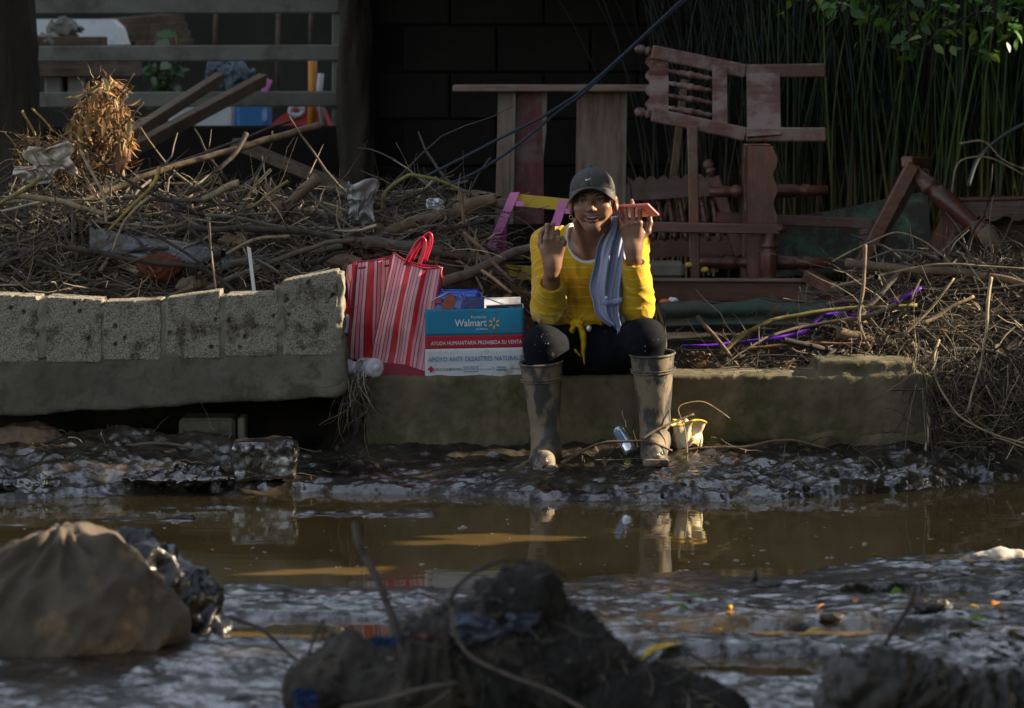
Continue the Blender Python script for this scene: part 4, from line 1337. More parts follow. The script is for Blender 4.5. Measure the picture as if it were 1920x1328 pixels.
def heap_right(X, Y, solid_ground=False):
    px = 960 + X * CAM_D * PXM / (CAM_D + Y)
    zr = CAM_H - (np.interp(px, RR_X, RR_P) - HOR) * (CAM_D + .9) / CAM_D / PXM
    zf = np.where(px > 1735, .10, CAM_H - (690 - HOR) * (CAM_D + .3) / CAM_D / PXM)
    y0 = np.where(px > 1735, -.12, .28)
    t = np.clip((Y - y0) / (.9 - y0), 0, 1)
    z = zf + (zr - zf) * t ** .8
    back = np.clip((Y - .95) / .8, 0, 1)
    z = z * (1 - back) + .28 * back
    return np.where((px < 1735) & (Y < .30), np.minimum(z, .04) if solid_ground else z, z)

def mound(name, fn, x0, x1, y0, y1, seed):
    xs = np.arange(x0, x1, .02); ys = np.arange(y0, y1, .02)
    X, Y = np.meshgrid(xs, ys, indexing='ij')
    q = np.stack([X.ravel(), Y.ravel(), np.zeros(X.size)], 1)
    Z = fn(X, Y) - .045 + (fbm(q, 6, 3, seed) * .035).reshape(X.shape)
    edge = np.minimum.reduce([X - x0, x1 - .02 - X, Y - y0, y1 - .02 - Y])
    Z -= .25 * (1 - np.clip(edge / .06, 0, 1))
    tag(MB().grid(np.stack([X, Y, Z], -1)).build(name, MATS['soil'], smooth=True, loc=(0, 0, 0)), kind='structure')
mound('debris_bank', heap_left, -2.6, .28, .13, 2.0, 3)
mound('debris_bank', lambda X, Y: heap_right(X, Y, True), .45, 2.9, -.06, 1.75, 7)

PAL = np.array([(0.165, 0.138, 0.108), (0.125, 0.107, 0.088), (0.085, 0.068, 0.053), (0.26, 0.21, 0.14), (0.06, 0.047, 0.037), (0.36, 0.30, 0.205), (0.18, 0.125, 0.075)])
def litter(name, n, xr, yr, fn, lr, rr, up, wob, seed, pal=PAL, pw=None, n_side=4, K=8, lift=.03, droop=.5, dens=None):
    g = np.random.default_rng(seed)
    pts = []
    X = g.uniform(*xr, n * 2); Y = g.uniform(*yr, n * 2)
    if dens is not None:
        keep = g.uniform(size=len(X)) < dens(X, Y); X, Y = X[keep], Y[keep]
    pq = 960 + X * CAM_D * PXM / (CAM_D + Y)
    ok = (Y < .02) | ~((pq > 600) & (pq < 1290) & (Y < .50)) & ~((pq > 885) & (pq < 1010) & (g.uniform(size=len(X)) < .6))   # keep clear of the bags, the carton and the person
    X, Y = X[ok], Y[ok]
    X, Y = X[:n], Y[:n]; n = len(X)
    Z = fn(X, Y) + g.uniform(-.03, lift, n)
    d = g.normal(size=(n, 3)) * (1, .55, up)
    d[:, 2] += up * .35
    L_ = g.uniform(*lr, n) * g.uniform(.5, 1.3, n)
    Pt, Rd = twigs(np.stack([X, Y, Z], 1) - d / np.linalg.norm(d, axis=1, keepdims=True) * L_[:, None] * .4, d, L_, g.uniform(*rr, n), K, wob, droop, g)
    # keep them from diving into the bank
    zz = fn(Pt[..., 0], Pt[..., 1]) - .035
    Pt[..., 2] = np.maximum(Pt[..., 2], zz)
    V, F = tubes_batch(Pt, Rd, n_side)
    c = pal[g.choice(len(pal), n, p=pw)] * g.uniform(.25, 1.15, (n, 1))
    mb = MB(); mb.add(V, [F], np.repeat(c, K * n_side, 0))
    return tag(mb.build(name, MATS['twig'], smooth=True, loc=(0, 0, 0)), kind='stuff')
litter('twig_litter', 2900, (-2.2, .12), (.15, 1.35), heap_left, (.10, .42), (.0012, .0032), .45, .55, 31)
litter('root_litter', 2300, (-2.2, .10), (.15, 1.25), heap_left, (.08, .26), (.0008, .0017), .8, 1.25, 33, n_side=3, K=10)
litter('broken_limbs', 110, (-2.2, .02), (.3, 1.25), heap_left, (.3, .8), (.007, .014), .25, .35, 38, n_side=8, K=12, lift=.07, pal=np.array([(0.11, 0.09, 0.07), (0.075, 0.06, 0.048), (0.15, 0.12, 0.09)]))
litter('stick_litter', 420, (-2.2, .02), (.2, 1.25), heap_left, (.22, .75), (.003, .0085), .32, .4, 35, n_side=6, K=10, lift=.06)
litter('pale_straw', 280, (-2.2, .06), (.15, 1.2), heap_left, (.12, .45), (.0015, .0034), .5, .45, 36, pal=np.array([(0.36, 0.30, 0.19), (0.30, 0.24, 0.15), (0.42, 0.36, 0.24)]), lift=.06)
def dr(X, Y):
    px = 960 + X * CAM_D * PXM / (CAM_D + Y)
    return np.clip(.25 + (px - 1480) / 260, .12, 1) * np.where((px < 1740) & (Y < .17), 0, 1)
litter('twig_litter', 2000, (.55, 2.6), (-.1, 1.2), heap_right, (.10, .42), (.0011, .003), .4, .55, 41, dens=dr)
litter('root_litter', 1500, (.55, 2.6), (-.14, 1.1), heap_right, (.08, .3), (.0008, .0018), .6, 1.25, 43, n_side=3, K=10, dens=dr)
litter('broken_limbs', 60, (1.0, 2.6), (.18, 1.2), heap_right, (.3, .7), (.006, .013), .3, .35, 48, n_side=8, K=12, lift=.06, dens=dr, pal=np.array([(0.11, 0.09, 0.07), (0.075, 0.06, 0.048), (0.15, 0.12, 0.09)]))
litter('stick_litter', 230, (.75, 2.6), (.05, 1.2), heap_right, (.2, .7), (.003, .0075), .32, .4, 45, n_side=6, K=10, lift=.06, dens=dr)
litter('pale_straw', 220, (.6, 2.6), (-.05, 1.2), heap_right, (.12, .4), (.0013, .003), .5, .5, 46, pal=np.array([(0.36, 0.30, 0.19), (0.30, 0.24, 0.15), (0.42, 0.36, 0.24)]), lift=.06, dens=dr)
# roots hanging down the broken kerb end and in the gap between wall and kerb
def hanging(name, n, pxr, pyr, Yr, lr, seed, rr=(.0008, .0022)):
    g = np.random.default_rng(seed)
    st = np.array([A(g.uniform(*pxr), g.uniform(*pyr), g.uniform(*Yr)) for _ in range(n)])
    d = g.normal(size=(n, 3)) * (.45, .3, .25) + (0, -.15, -1)
    Pt, Rd = twigs(st, d, g.uniform(*lr, n), g.uniform(*rr, n), 9, .5, .6, g)
    Pt[..., 2] = np.maximum(Pt[..., 2], .055)
    V, F = tubes_batch(Pt, Rd, 4)
    c = PAL[g.choice(len(PAL), n)] * g.uniform(.2, 1.0, (n, 1))
    mb = MB(); mb.add(V, [F], np.repeat(c, 36, 0))
    tag(mb.build(name, MATS['twig'], smooth=True, loc=(0, 0, 0)), kind='stuff')
hanging('hanging_roots', 170, (1700, 1930), (620, 740), (-.12, .12), (.10, .34), 51)
hanging('hanging_roots', 70, (640, 700), (690, 760), (-.10, .0), (.08, .22), 53)
hanging('hanging_straw', 60, (650, 690), (700, 730), (-.1, -.02), (.06, .16), 55)
def flat(X, Y):
    return np.vectorize(ground_z)(X, Y) + .012
litter('shore_twigs', 240, (.1, 1.8), (-.45, -.02), flat, (.05, .22), (.0008, .0022), .25, .8, 57, lift=.01)
litter('shore_twigs', 70, (-1.75, -.3), (-.42, -.04), flat, (.05, .2), (.0008, .0022), .25, .8, 58, lift=.01)
litter('kerb_straw', 260, (.62, 1.2), (.30, .5), lambda X, Y: heap_right(X, Y) * 0 + .33, (.05, .2), (.0008, .002), .35, .8, 59, lift=.02)

# dry leaves and straw scraps in the heaps
def leaf_scatter(name, n, fn, xr, yr, seed, pal, size, dens=None, lift=.04):
    g = np.random.default_rng(seed)
    lv, lf = leaf_mesh(1, .22, .5, .35)
    X = g.uniform(*xr, n * 3); Y = g.uniform(*yr, n * 3)
    if dens is not None:
        keep = g.uniform(size=len(X)) < dens(X, Y); X, Y = X[keep], Y[keep]
    X, Y = X[:n], Y[:n]
    Z = fn(X, Y) + g.uniform(-.01, lift, len(X))
    mb = MB()
    for x, y, z in zip(X, Y, Z):
        a, b_, c = g.uniform(0, 6.28), g.uniform(-1.2, 1.2), g.uniform(-1, 1)
        Rm = np.array(Matrix.Rotation(a, 3, 'Z') @ Matrix.Rotation(b_, 3, 'X') @ Matrix.Rotation(c, 3, 'Y'))
        s = g.uniform(*size)
        mb.add((lv * s * (g.uniform(.6, 1.4), 1, 1)) @ Rm.T + (x, y, z), [lf], pal[g.integers(len(pal))] * g.uniform(.6, 1.3))
    return tag(mb.build(name, MATS['leaf_attr'], smooth=True, loc=(0, 0, 0)), kind='stuff')
DRY = np.array([(0.26, 0.17, 0.08), (0.18, 0.10, 0.05), (0.34, 0.25, 0.14), (0.12, 0.075, 0.045)])
leaf_scatter('dry_leaves', 260, heap_left, (-2.1, .1), (.2, 1.2), 61, DRY, (.03, .085))
leaf_scatter('dry_leaves', 200, heap_right, (.6, 2.4), (-.1, 1.0), 63, DRY, (.025, .06), dr)
leaf_scatter('dry_leaves', 70, flat, (-1.6, 1.8), (-.45, -.05), 64, DRY * .6, (.02, .05), lift=.015)

# single branches one can follow, in photo pixels
WOODC = {'brown': (0.135, 0.092, 0.056), 'dark': (0.045, 0.034, 0.027), 'pale': (0.27, 0.205, 0.12), 'olive': (0.18, 0.155, 0.045), 'grey': (0.105, 0.085, 0.066), 'yellow': (0.28, 0.19, 0.045), 'red': (0.20, 0.10, 0.055)}
for k, c in WOODC.items(): mk('branch_' + k, c, 0.75, 0.35, 14, 0.5, 60, 0.3, dust=tuple(v * .5 for v in c), dust_amt=.35, dscale=18)
def branch(pts, Ys, r, wood, label, name='branch', cat='branch', n=9, taper=.75, broken=False):
    """r in photo pixels (radius)"""
    c = smooth_px(pts, Ys, max(14, len(pts) * 6))
    K = len(c)
    q = np.array([list(p) for p in c]); w = m_of(r, np.mean(Ys))
    q += np.stack([perlin(q, 9, 3), perlin(q, 9, 6), perlin(q, 9, 8)], 1) * min(w * .9, .01)
    rad = w * np.linspace(1, taper, K) * (1 + .12 * perlin(q, 25, 5))
    mb = MB(); mb.tube(q, rad, n)
    if w > .005:                                            # knots and side stubs
        g = np.random.default_rng(int(pts[0][0]) + int(pts[0][1]))
        for _ in range(max(1, K // 9)):
            i = g.integers(1, K - 1); d = g.normal(size=3); d /= np.linalg.norm(d)
            mb.tube([q[i], q[i] + d * w * 2.0], [w * .4, w * .22], 5)
    o = mb.build(name, MATS['branch_' + wood], smooth=True)
    return tag(o, label, cat)

branch([(600, 231), (500, 266), (365, 297), (303, 318), (200, 360), (140, 386)], (1.0, .75), 7, 'brown', 'longest brown branch slanting up to the right over the debris heap')
branch([(562, 221), (480, 252), (400, 281), (320, 306), (235, 332)], (1.02, .85), 3, 'dark', 'thin dark stick running just above the longest brown branch')
branch([(461, 248), (440, 290), (397, 330), (350, 366)], (.85, .7), 5, 'dark', 'dark forked stick rising from the middle of the debris heap')
branch([(500, 347), (516, 370), (531, 396)], (.75, .7), 7, 'brown', 'short stub of cut branch left of the split log')
branch([(594, 332), (565, 362), (530, 404), (500, 440)], (.7, .75), 12, 'brown', 'thick split log end standing out of the debris heap', 'log', 'log', 11)
branch([(543, 338), (495, 372), (440, 408)], (.6, .6), 3.6, 'olive', 'yellow green cane in front of the cut stub')
branch([(447, 345), (415, 356), (378, 372)], (.7, .7), 8, 'pale', 'short pale log lying in the middle of the debris heap', 'log', 'log')
branch([(36, 365), (110, 375), (150, 390), (194, 404)], (.5, .5), 6, 'pale', 'pale stick lying level at the far left of the debris heap')
branch([(78, 334), (40, 358), (-10, 390)], (.5, .4), 4.5, 'olive', 'pale green cane slanting down to the left edge')
branch([(153, 284), (172, 322), (195, 365), (199, 420)], (.6, .45), 3.4, 'pale', 'pale bent stem dropping below the dry leaf clump')
branch([(284, 368), (255, 392), (230, 416), (211, 472)], (.4, .3), 3, 'pale', 'thin pale stem crossing in front of the metal sheet')
branch([(299, 312), (288, 350), (250, 388), (204, 432)], (.45, .4), 4, 'yellow', 'yellow bent cane left of the metal sheet')
branch([(120, 460), (160, 469), (264, 492), (376, 501), (410, 521), (446, 551)], (.22, .16), 5, 'dark', 'dark branch crossing low in front of the metal sheet to the block tops')
branch([(300, 380), (347, 419), (390, 462), (413, 487), (414, 518)], (.3, .2), 3, 'dark', 'thin dark twig bending down over the metal sheet')
branch([(264, 419), (300, 445), (337, 469), (384, 502)], (.25, .2), 3.5, 'dark', 'dark twig slanting across the upper metal sheet')
branch([(372, 512), (412, 484), (446, 463), (496, 444), (545, 442)], (.25, .3), 4, 'pale', 'pale cane slanting right above the block wall')
branch([(389, 541), (430, 524), (472, 508), (538, 482), (597, 456), (662, 452)], (.15, .35), 6, 'grey', 'grey branch slanting up to the right behind the block tops')
branch([(514, 528), (502, 508), (491, 490)], (.2, .2), 5, 'dark', 'short dark stub poking up behind the tallest block')
branch([(358, 427), (430, 430), (498, 429), (577, 436), (665, 452)], (.4, .4), 6.5, 'dark', 'dark level branch above the metal sheet')
branch([(386, 404), (460, 412), (524, 424), (655, 446)], (.48, .45), 4, 'grey', 'long thin grey branch lying above the dark level one')
branch([(600, 452), (660, 452), (705, 455), (774, 465), (837, 474), (909, 486), (940, 492)], (.5, .55), 12, 'grey', 'thick grey branch lying level behind the striped bag')
branch([(826, 531), (882, 512), (918, 494), (960, 475), (1000, 462)], (.35, .5), 11, 'grey', 'thick grey branch slanting up to the right behind the blue package')
branch([(600, 480), (665, 466), (736, 433), (785, 412), (860, 398)], (.6, .7), 14, 'brown', 'pale brown log half buried above the level grey branch', 'log', 'log', 11)
branch([(718, 392), (721, 360), (745, 342), (768, 327), (790, 329), (815, 335), (837, 345), (862, 355)], (.8, .75), 4, 'olive', 'olive cane bent in an arch at the top of the heap')
branch([(862, 353), (869, 392), (869, 443), (892, 480)], (.6, .5), 3.6, 'brown', 'brown stem dropping from the end of the arched cane')
branch([(871, 436), (902, 466), (930, 500), (962, 531)], (.45, .35), 4, 'brown', 'straight brown cane slanting down towards the yellow sleeve')
branch([(903, 507), (930, 526), (960, 548)], (.3, .25), 3.2, 'pale', 'short pale cane beside the lower pink chair leg')
branch([(855, 396), (890, 384), (928, 372)], (.7, .7), 15, 'brown', 'frayed log end at the right of the debris heap', 'log', 'log', 11)
branch([(1587, 493), (1640, 500), (1700, 505), (1842, 514), (1960, 545)], (.85, .6), 9, 'brown', 'thick brown log lying level on top of the right twig heap', 'log', 'log')
branch([(1560, 540), (1626, 521), (1711, 504), (1754, 493), (1940, 506)], (.6, .5), 2.6, 'pale', 'long thin pale twig arching over the right twig heap')
branch([(1858, 520), (1852, 570), (1849, 624), (1838, 681), (1817, 768)], (.1, -.12), 3.6, 'pale', 'pale knobbly stick standing at the right end of the kerb')
branch([(1621, 460), (1622, 511), (1610, 582), (1615, 628), (1642, 676)], (.45, .3), 4, 'brown', 'crooked brown stem standing in front of the right twig heap')
branch([(1350, 664), (1389, 631), (1459, 596), (1548, 582), (1622, 576), (1720, 572)], (.4, .5), 4.6, 'olive', 'pale green stem arching from the kerb into the right heap')
branch([(1307, 591), (1335, 626), (1364, 660), (1386, 692)], (.45, .36), 4.5, 'brown', 'straight brown stake leaning left behind the kerb')
branch([(1566, 624), (1630, 637), (1690, 647)], (.42, .45), 12, 'brown', 'short sawn log with a pale cut end behind the raised kerb end', 'log', 'log', 12)
branch([(1390, 655), (1452, 649), (1509, 643), (1559, 645), (1624, 645)], (.36, .36), 3.4, 'red', 'reddish knotted root lying level behind the kerb')
branch([(1697, 628), (1750, 575), (1789, 521)], (.3, .35), 2.5, 'pale', 'thin pale twig slanting up from the raised kerb end')
branch([(1730, 606), (1780, 578), (1826, 554)], (.25, .3), 4, 'pale', 'short pale stick high on the right heap')
branch([(1595, 622), (1637, 567), (1690, 508)], (.5, .6), 6.5, 'grey', 'grey stick slanting through the right heap beside the purple ribbon')
branch([(1762, 637), (1750, 670), (1754, 716), (1792, 776), (1842, 808), (1940, 836)], (-.02, -.22), 2.5, 'pale', 'pale vine curving down past the kerb end to the right edge')
branch([(1052, 868), (1104, 838), (1143, 828), (1210, 826), (1260, 846)], (-.3, -.28), 2.8, 'brown', 'brown twig bowed over the mud between the two boots')
branch([(1200, 825), (1245, 798), (1300, 776)], (-.28, -.2), 2.6, 'brown', 'thin twig rising in front of the right boot')
branch([(1290, 880), (1286, 806), (1266, 760), (1319, 749), (1368, 784)], (-.25, -.15), 1.3, 'pale', 'thin pale twig bent over the crushed cup')
branch([(1240, 858), (1311, 838), (1392, 842), (1442, 826), (1488, 824), (1550, 841)], (-.16, -.12), 3.2, 'brown', 'brown root lying along the foot of the kerb')
branch([(-30, 868), (0, 860), (106, 846), (195, 840), (283, 831), (354, 838), (428, 850)], (-.2, -.2), 4.2, 'grey', 'long grey stick lying on the mud under the toppled wall')
branch([(1320, 690), (1420, 664), (1540, 672)], (.3, .32), 2, 'dark', 'thin dark wire like twig along the top of the kerb')
branch([(1560, 492), (1600, 470), (1680, 430), (1740, 455), (1790, 500)], (.9, .8), 2, 'pale', 'thin looping twig in front of the broken chair')
branch([(1776, 440), (1790, 300), (1850, 290), (1925, 330)], (2.0, 2.0), 2, 'pale', 'thin pale bramble arching over the broken chair seat')
branch([(1800, 270), (1845, 262), (1880, 300), (1930, 320)], (2.1, 2.1), 2.2, 'pale', 'pale bramble in front of the reeds at the right edge')
branch([(42, 208), (62, 245), (78, 290)], (1.0, 1.0), 2.4, 'yellow', 'thin yellow stem left of the dry leaf clump')
branch([(60, 204), (80, 224), (100, 248)], (1.0, 1.0), 2.2, 'yellow', 'short forked yellow stem beside the dry leaf clump')

# planks leaning on the fence
for a, b_, w, lab in (((232, 262), (412, 146), 22, 'upper of two weathered planks leaning on the fence'), ((240, 285), (492, 150), 25, 'lower longer weathered plank leaning on the fence')):
    tag(MB().board(P(*a, 1.9), P(*b_, 3.6), m_of(w, 2.6), .04, up=(0, -.5, 1)).build('plank', MATS['wood_raw']), lab, 'plank', 'planks leaning on the fence')
tag(MB().board(P(440, 268, 2.2), P(720, 384, 1.9), m_of(20, 2), .06).build('dark_beam', MATS['wood_dark']), 'dark beam sloping down right in the shade behind the debris', 'beam')

# metal sheet
mk('galvanised', (0.13, 0.145, 0.155), 0.42, 0.3, 4, 0.15, 30, 0.5, metal=0.55, dust=(0.11, 0.09, 0.07), dust_amt=0.5, dscale=6)
n, k = 40, 16
G = np.zeros((n, k, 3))
for i in range(n):
    s = i / (n - 1)
    for j in range(k):
        a = math.pi * (.02 + .9 * j / (k - 1))
        cx, cy = 168 + s * 440, 480 + s * 70
        G[i, j] = A(cx, cy - 52 * math.sin(a) + 3 * math.sin(s * 9), .52 - .16 * math.cos(math.pi - a))
o = MB().grid(G).build('metal_sheet', MATS['galvanised'], smooth=True)
o.modifiers.new('thick', 'SOLIDIFY').thickness = .004
tag(o, 'curved blue grey metal sheet lying in the debris behind the block wall', 'metal sheet')
mk('rust', (0.10, 0.035, 0.018), 0.9, 0.4, 12, 0.8, 60, 0.2)
crumple('rusty_can', P(302, 500, .26), (.085, .06, .05), MATS['rust'], 'dark rusty drum end in front of the metal sheet', 'can', 21, amp=.15)
mk('cardboard_wet', (0.17, 0.11, 0.07), 0.85, 0.3, 8, 0.4, 50, 0.2)
crumple('wet_cardboard', P(645, 492, .42), (.07, .05, .035), MATS['cardboard_wet'], 'lump of wet brown cardboard left of the striped bag', 'cardboard', 22)
crumple('mossy_stone', P(355, 540, .2), (.05, .04, .04), MATS['concrete_moss'], 'mossy stone just behind the block tops', 'stone', 23, amp=.2)
crumple('brown_cardboard', P(440, 452, .45), (.06, .05, .03), MATS['cardboard_wet'], 'crumpled brown scrap above the metal sheet', 'cardboard', 24)
mk('plastic_dirty', (0.66, 0.58, 0.49), 0.5, 0.3, 12, 0.4, 50, 0.4, dust=(0.22, 0.16, 0.10), dust_amt=0.45, transl=0.2)
mk('plastic_grey', (0.45, 0.44, 0.43), 0.45, 0.3, 12, 0.4, 50, 0.4, dust=(0.2, 0.16, 0.12), dust_amt=0.4, transl=0.2)

def film(name, c, w, h, mat, label, cat, seed, fold=.05, nrm=(0, -1, .2)):
    """crumpled sheet of plastic hung on twigs"""
    g = np.random.default_rng(seed)
    n = 26
    a, b_ = np.meshgrid(np.linspace(-1, 1, n), np.linspace(-1, 1, n), indexing='ij')
    q = np.stack([a.ravel(), b_.ravel(), np.full(n * n, seed * 1.7)], 1)
    f1 = (1 - 2 * np.abs(perlin(q, 1.6, seed))).reshape(n, n); f2 = perlin(q, 3.7, seed + 2).reshape(n, n); f3 = perlin(q, 1.1, seed + 5).reshape(n, n); f4 = perlin(q, 1.3, seed + 7).reshape(n, n)
    rad = 1 + .35 * perlin(np.stack([np.arctan2(b_.ravel(), a.ravel()), np.zeros(n * n), np.full(n * n, seed)], 1), 1.3, seed).reshape(n, n)
    X = a * w * rad + f3 * w * .5; Z = b_ * h * rad + f4 * h * .4; Yv = f1 * fold + f2 * fold * .5 - (b_ * .3) * h
    G = np.stack([X, Yv, Z], -1) + np.array(c)
    o = MB().grid(G).build(name, mat, smooth=True)
    o.modifiers.new('thick', 'SOLIDIFY').thickness = .0015
    return tag(o, label, cat)
film('plastic_bag', P(96, 302, .78), .085, .055, MATS['plastic_dirty'], 'dirty white plastic bag caught at the top left of the debris heap', 'plastic bag', 3)
film('plastic_bag', P(62, 328, .74), .055, .036, MATS['plastic_dirty'], 'smaller crumpled plastic bag below the one at the top left', 'plastic bag', 4)
film('plastic_bag', P(676, 388, .68), .048, .080, MATS['plastic_grey'], 'muddy grey plastic bag hooked upright left of the arched cane', 'plastic bag', 7, .045)
film('plastic_scrap', P(815, 385, .78), .032, .022, MATS['white_wrap'], 'small white plastic scrap under the arched cane', 'plastic scrap', 8, .02)
film('plastic_scrap', P(655, 420, .8), .03, .02, MATS['plastic_grey'], 'grey plastic scrap at the foot of the hooked bag', 'plastic scrap', 9, .02)
o = MB().poly([(0, 0), (.012, -.004), (.03, -.15), (.018, -.15)], .003, P(463, 463, .12), (1, 0, 0), (0, 0, 1), (0, -1, 0)).build('white_splinter', MATS['white_dull'])
tag(o, 'white splinter standing upright behind the block wall', 'splinter')

# clump of dry leaves hung on rods at the top left
def leaf_clump():
    Y = 1.0
    t = thing('dry_leaf_clump', 'clump of dry brown leaves and straw snagged on thin rods at top left', 'leaves', P(190, 330, Y))
    g = np.random.default_rng(91)
    lv, lf = leaf_mesh(1, .16, .6, .3)
    pal = np.array([(0.30, 0.17, 0.06), (0.22, 0.11, 0.045), (0.40, 0.24, 0.08), (0.14, 0.07, 0.04), (0.34, 0.27, 0.14)])
    def spot():
        while True:
            x, y = g.uniform(105, 255), g.uniform(146, 310)
            w = np.interp(y, [148, 190, 240, 300], [26, 48, 62, 62])
            cx = np.interp(y, [148, 190, 240, 300], [195, 194, 188, 178])
            if abs(x - cx) < w: return x, y
    mb = MB()
    for k in range(520):
        x, y = spot(); c = A(x, y, Y + g.normal() * .05)
        Rm = np.array(Matrix.Rotation(g.uniform(0, 6.28), 3, 'Z') @ Matrix.Rotation(g.normal() * .9 - 1.3, 3, 'X') @ Matrix.Rotation(g.uniform(-1, 1), 3, 'Y'))
        s = g.uniform(.025, .075)
        mb.add((lv * s * (g.uniform(.5, 1.2), 1, 1)) @ Rm.T + c, [lf], pal[g.integers(5)] * g.uniform(.6, 1.3))
    tag(mb.build('leaf_mass', MATS['leaf_attr'], t, smooth=True), kind='stuff')
    # long hanging leaves told apart one by one
    for px, py, L_, W_, c in ((232, 240, .16, 1.0, 3), (225, 260, .13, 1.3, 1), (185, 205, .12, .9, 1), (163, 215, .11, .8, 2), (205, 190, .1, 1, 0), (240, 215, .12, .8, 4), (170, 180, .09, 1.1, 0), (150, 232, .1, .9, 2)):
        Rm = np.array(Matrix.Rotation(g.uniform(-.6, .6), 3, 'Z') @ Matrix.Rotation(-1.5 + g.normal() * .15, 3, 'X') @ Matrix.Rotation(g.uniform(-.5, .5), 3, 'Y'))
        MB().add((lv * L_ * (W_, 1, 1)) @ Rm.T + A(px, py, Y - .06), [lf], pal[c]).build('leaf', MATS['leaf_attr'], t, smooth=True)
    n = 260
    st = np.array([A(*spot(), Y + g.normal() * .06) for _ in range(n)])
    Pt, Rd = twigs(st, g.normal(size=(n, 3)) * (1, .6, 1), g.uniform(.04, .13, n), g.uniform(.0008, .002, n), 8, 1.0, .3, g)
    V, F = tubes_batch(Pt, Rd, 3)
    mb = MB(); mb.add(V, [F], np.repeat(pal[g.choice(5, n)] * g.uniform(.5, 1.4, (n, 1)), 24, 0))
    tag(mb.build('straw', MATS['twig'], t, smooth=True), kind='stuff')
    st = np.array([A(g.uniform(35, 160), g.uniform(255, 345), Y + g.normal() * .08) for _ in range(330)])
    Pt, Rd = twigs(st, g.normal(size=(330, 3)) * (1, .6, .8), g.uniform(.05, .16, 330), g.uniform(.0009, .0022, 330), 8, .9, .3, g)
    V, F = tubes_batch(Pt, Rd, 3)
    mb = MB(); mb.add(V, [F], np.repeat(pal[g.choice(5, 330)] * g.uniform(.4, 1.3, (330, 1)), 24, 0))
    tag(mb.build('low_straw', MATS['twig'], t, smooth=True), kind='stuff')
    for a, b_ in (((215, 130), (150, 190)), ((251, 138), (205, 200)), ((238, 180), (140, 290)), ((269, 192), (205, 262)), ((210, 245), (120, 330))):
        MB().tube([P(*a, Y - .08), P((a[0] + b_[0]) / 2 + 2, (a[1] + b_[1]) / 2, Y - .05), P(*b_, Y)], .0035, 6).build('rod', MATS['branch_dark'], t, smooth=True)
leaf_clump()

# lumps on the left shore
f = Field(P(495, 862, -.42) - Vector((.16, .15, .12)), P(495, 862, -.42) + Vector((.16, .15, .12)), .0045)
f.box(P(495, 862, -.42), (.103, .08, .066), .02, 0, np.array(Matrix.Rotation(.12, 3, 'Z') @ Matrix.Rotation(-.05, 3, 'Y')))
f.noise(9, .012, 3, 33).noise(30, .004, 3, 35)
V, F = f.mesh()
tag(solid('broken_block', V, F, MATS['wet_mud']), 'mud caked broken block lying on the shore below the toppled wall', 'block')
t = thing('prop_block', 'grey block propping up the toppled wall in the dark gap', 'block', P(398, 842, .1))
MB().box(P(392, 812, .1), (m_of(106), .18, m_of(66)), None, .012).build('block_body', MATS['concrete'], t)
MB().box(P(455, 812, .1), (m_of(14), .14, m_of(66)), None, .006).build('block_edge', MATS['mortar'], t)
crumple('brown_stone', P(50, 828, 0), (.14, .1, .07), MATS['cardboard_wet'], 'brown boulder wedged under the left end of the toppled wall', 'stone', 35, amp=.15, h=.007)
crumple('muddy_cloth', P(238, 845, -.1), (.085, .06, .04), MATS['stone_grey'], 'folded muddy cloth on the shore under the toppled wall', 'cloth', 36, amp=.4, h=.005)
crumple('mud_clod', P(40, 905, -.55), (.12, .09, .035), MATS['wet_mud'], 'large wet mud clod at the left end of the shore', 'mud clod', 37, amp=.55, h=.005, scale=14)
crumple('mud_clod', P(330, 895, -.5), (.19, .1, .03), MATS['wet_mud'], 'long wet mud clod left of the broken block', 'mud clod', 38, amp=.6, h=.005, scale=12)

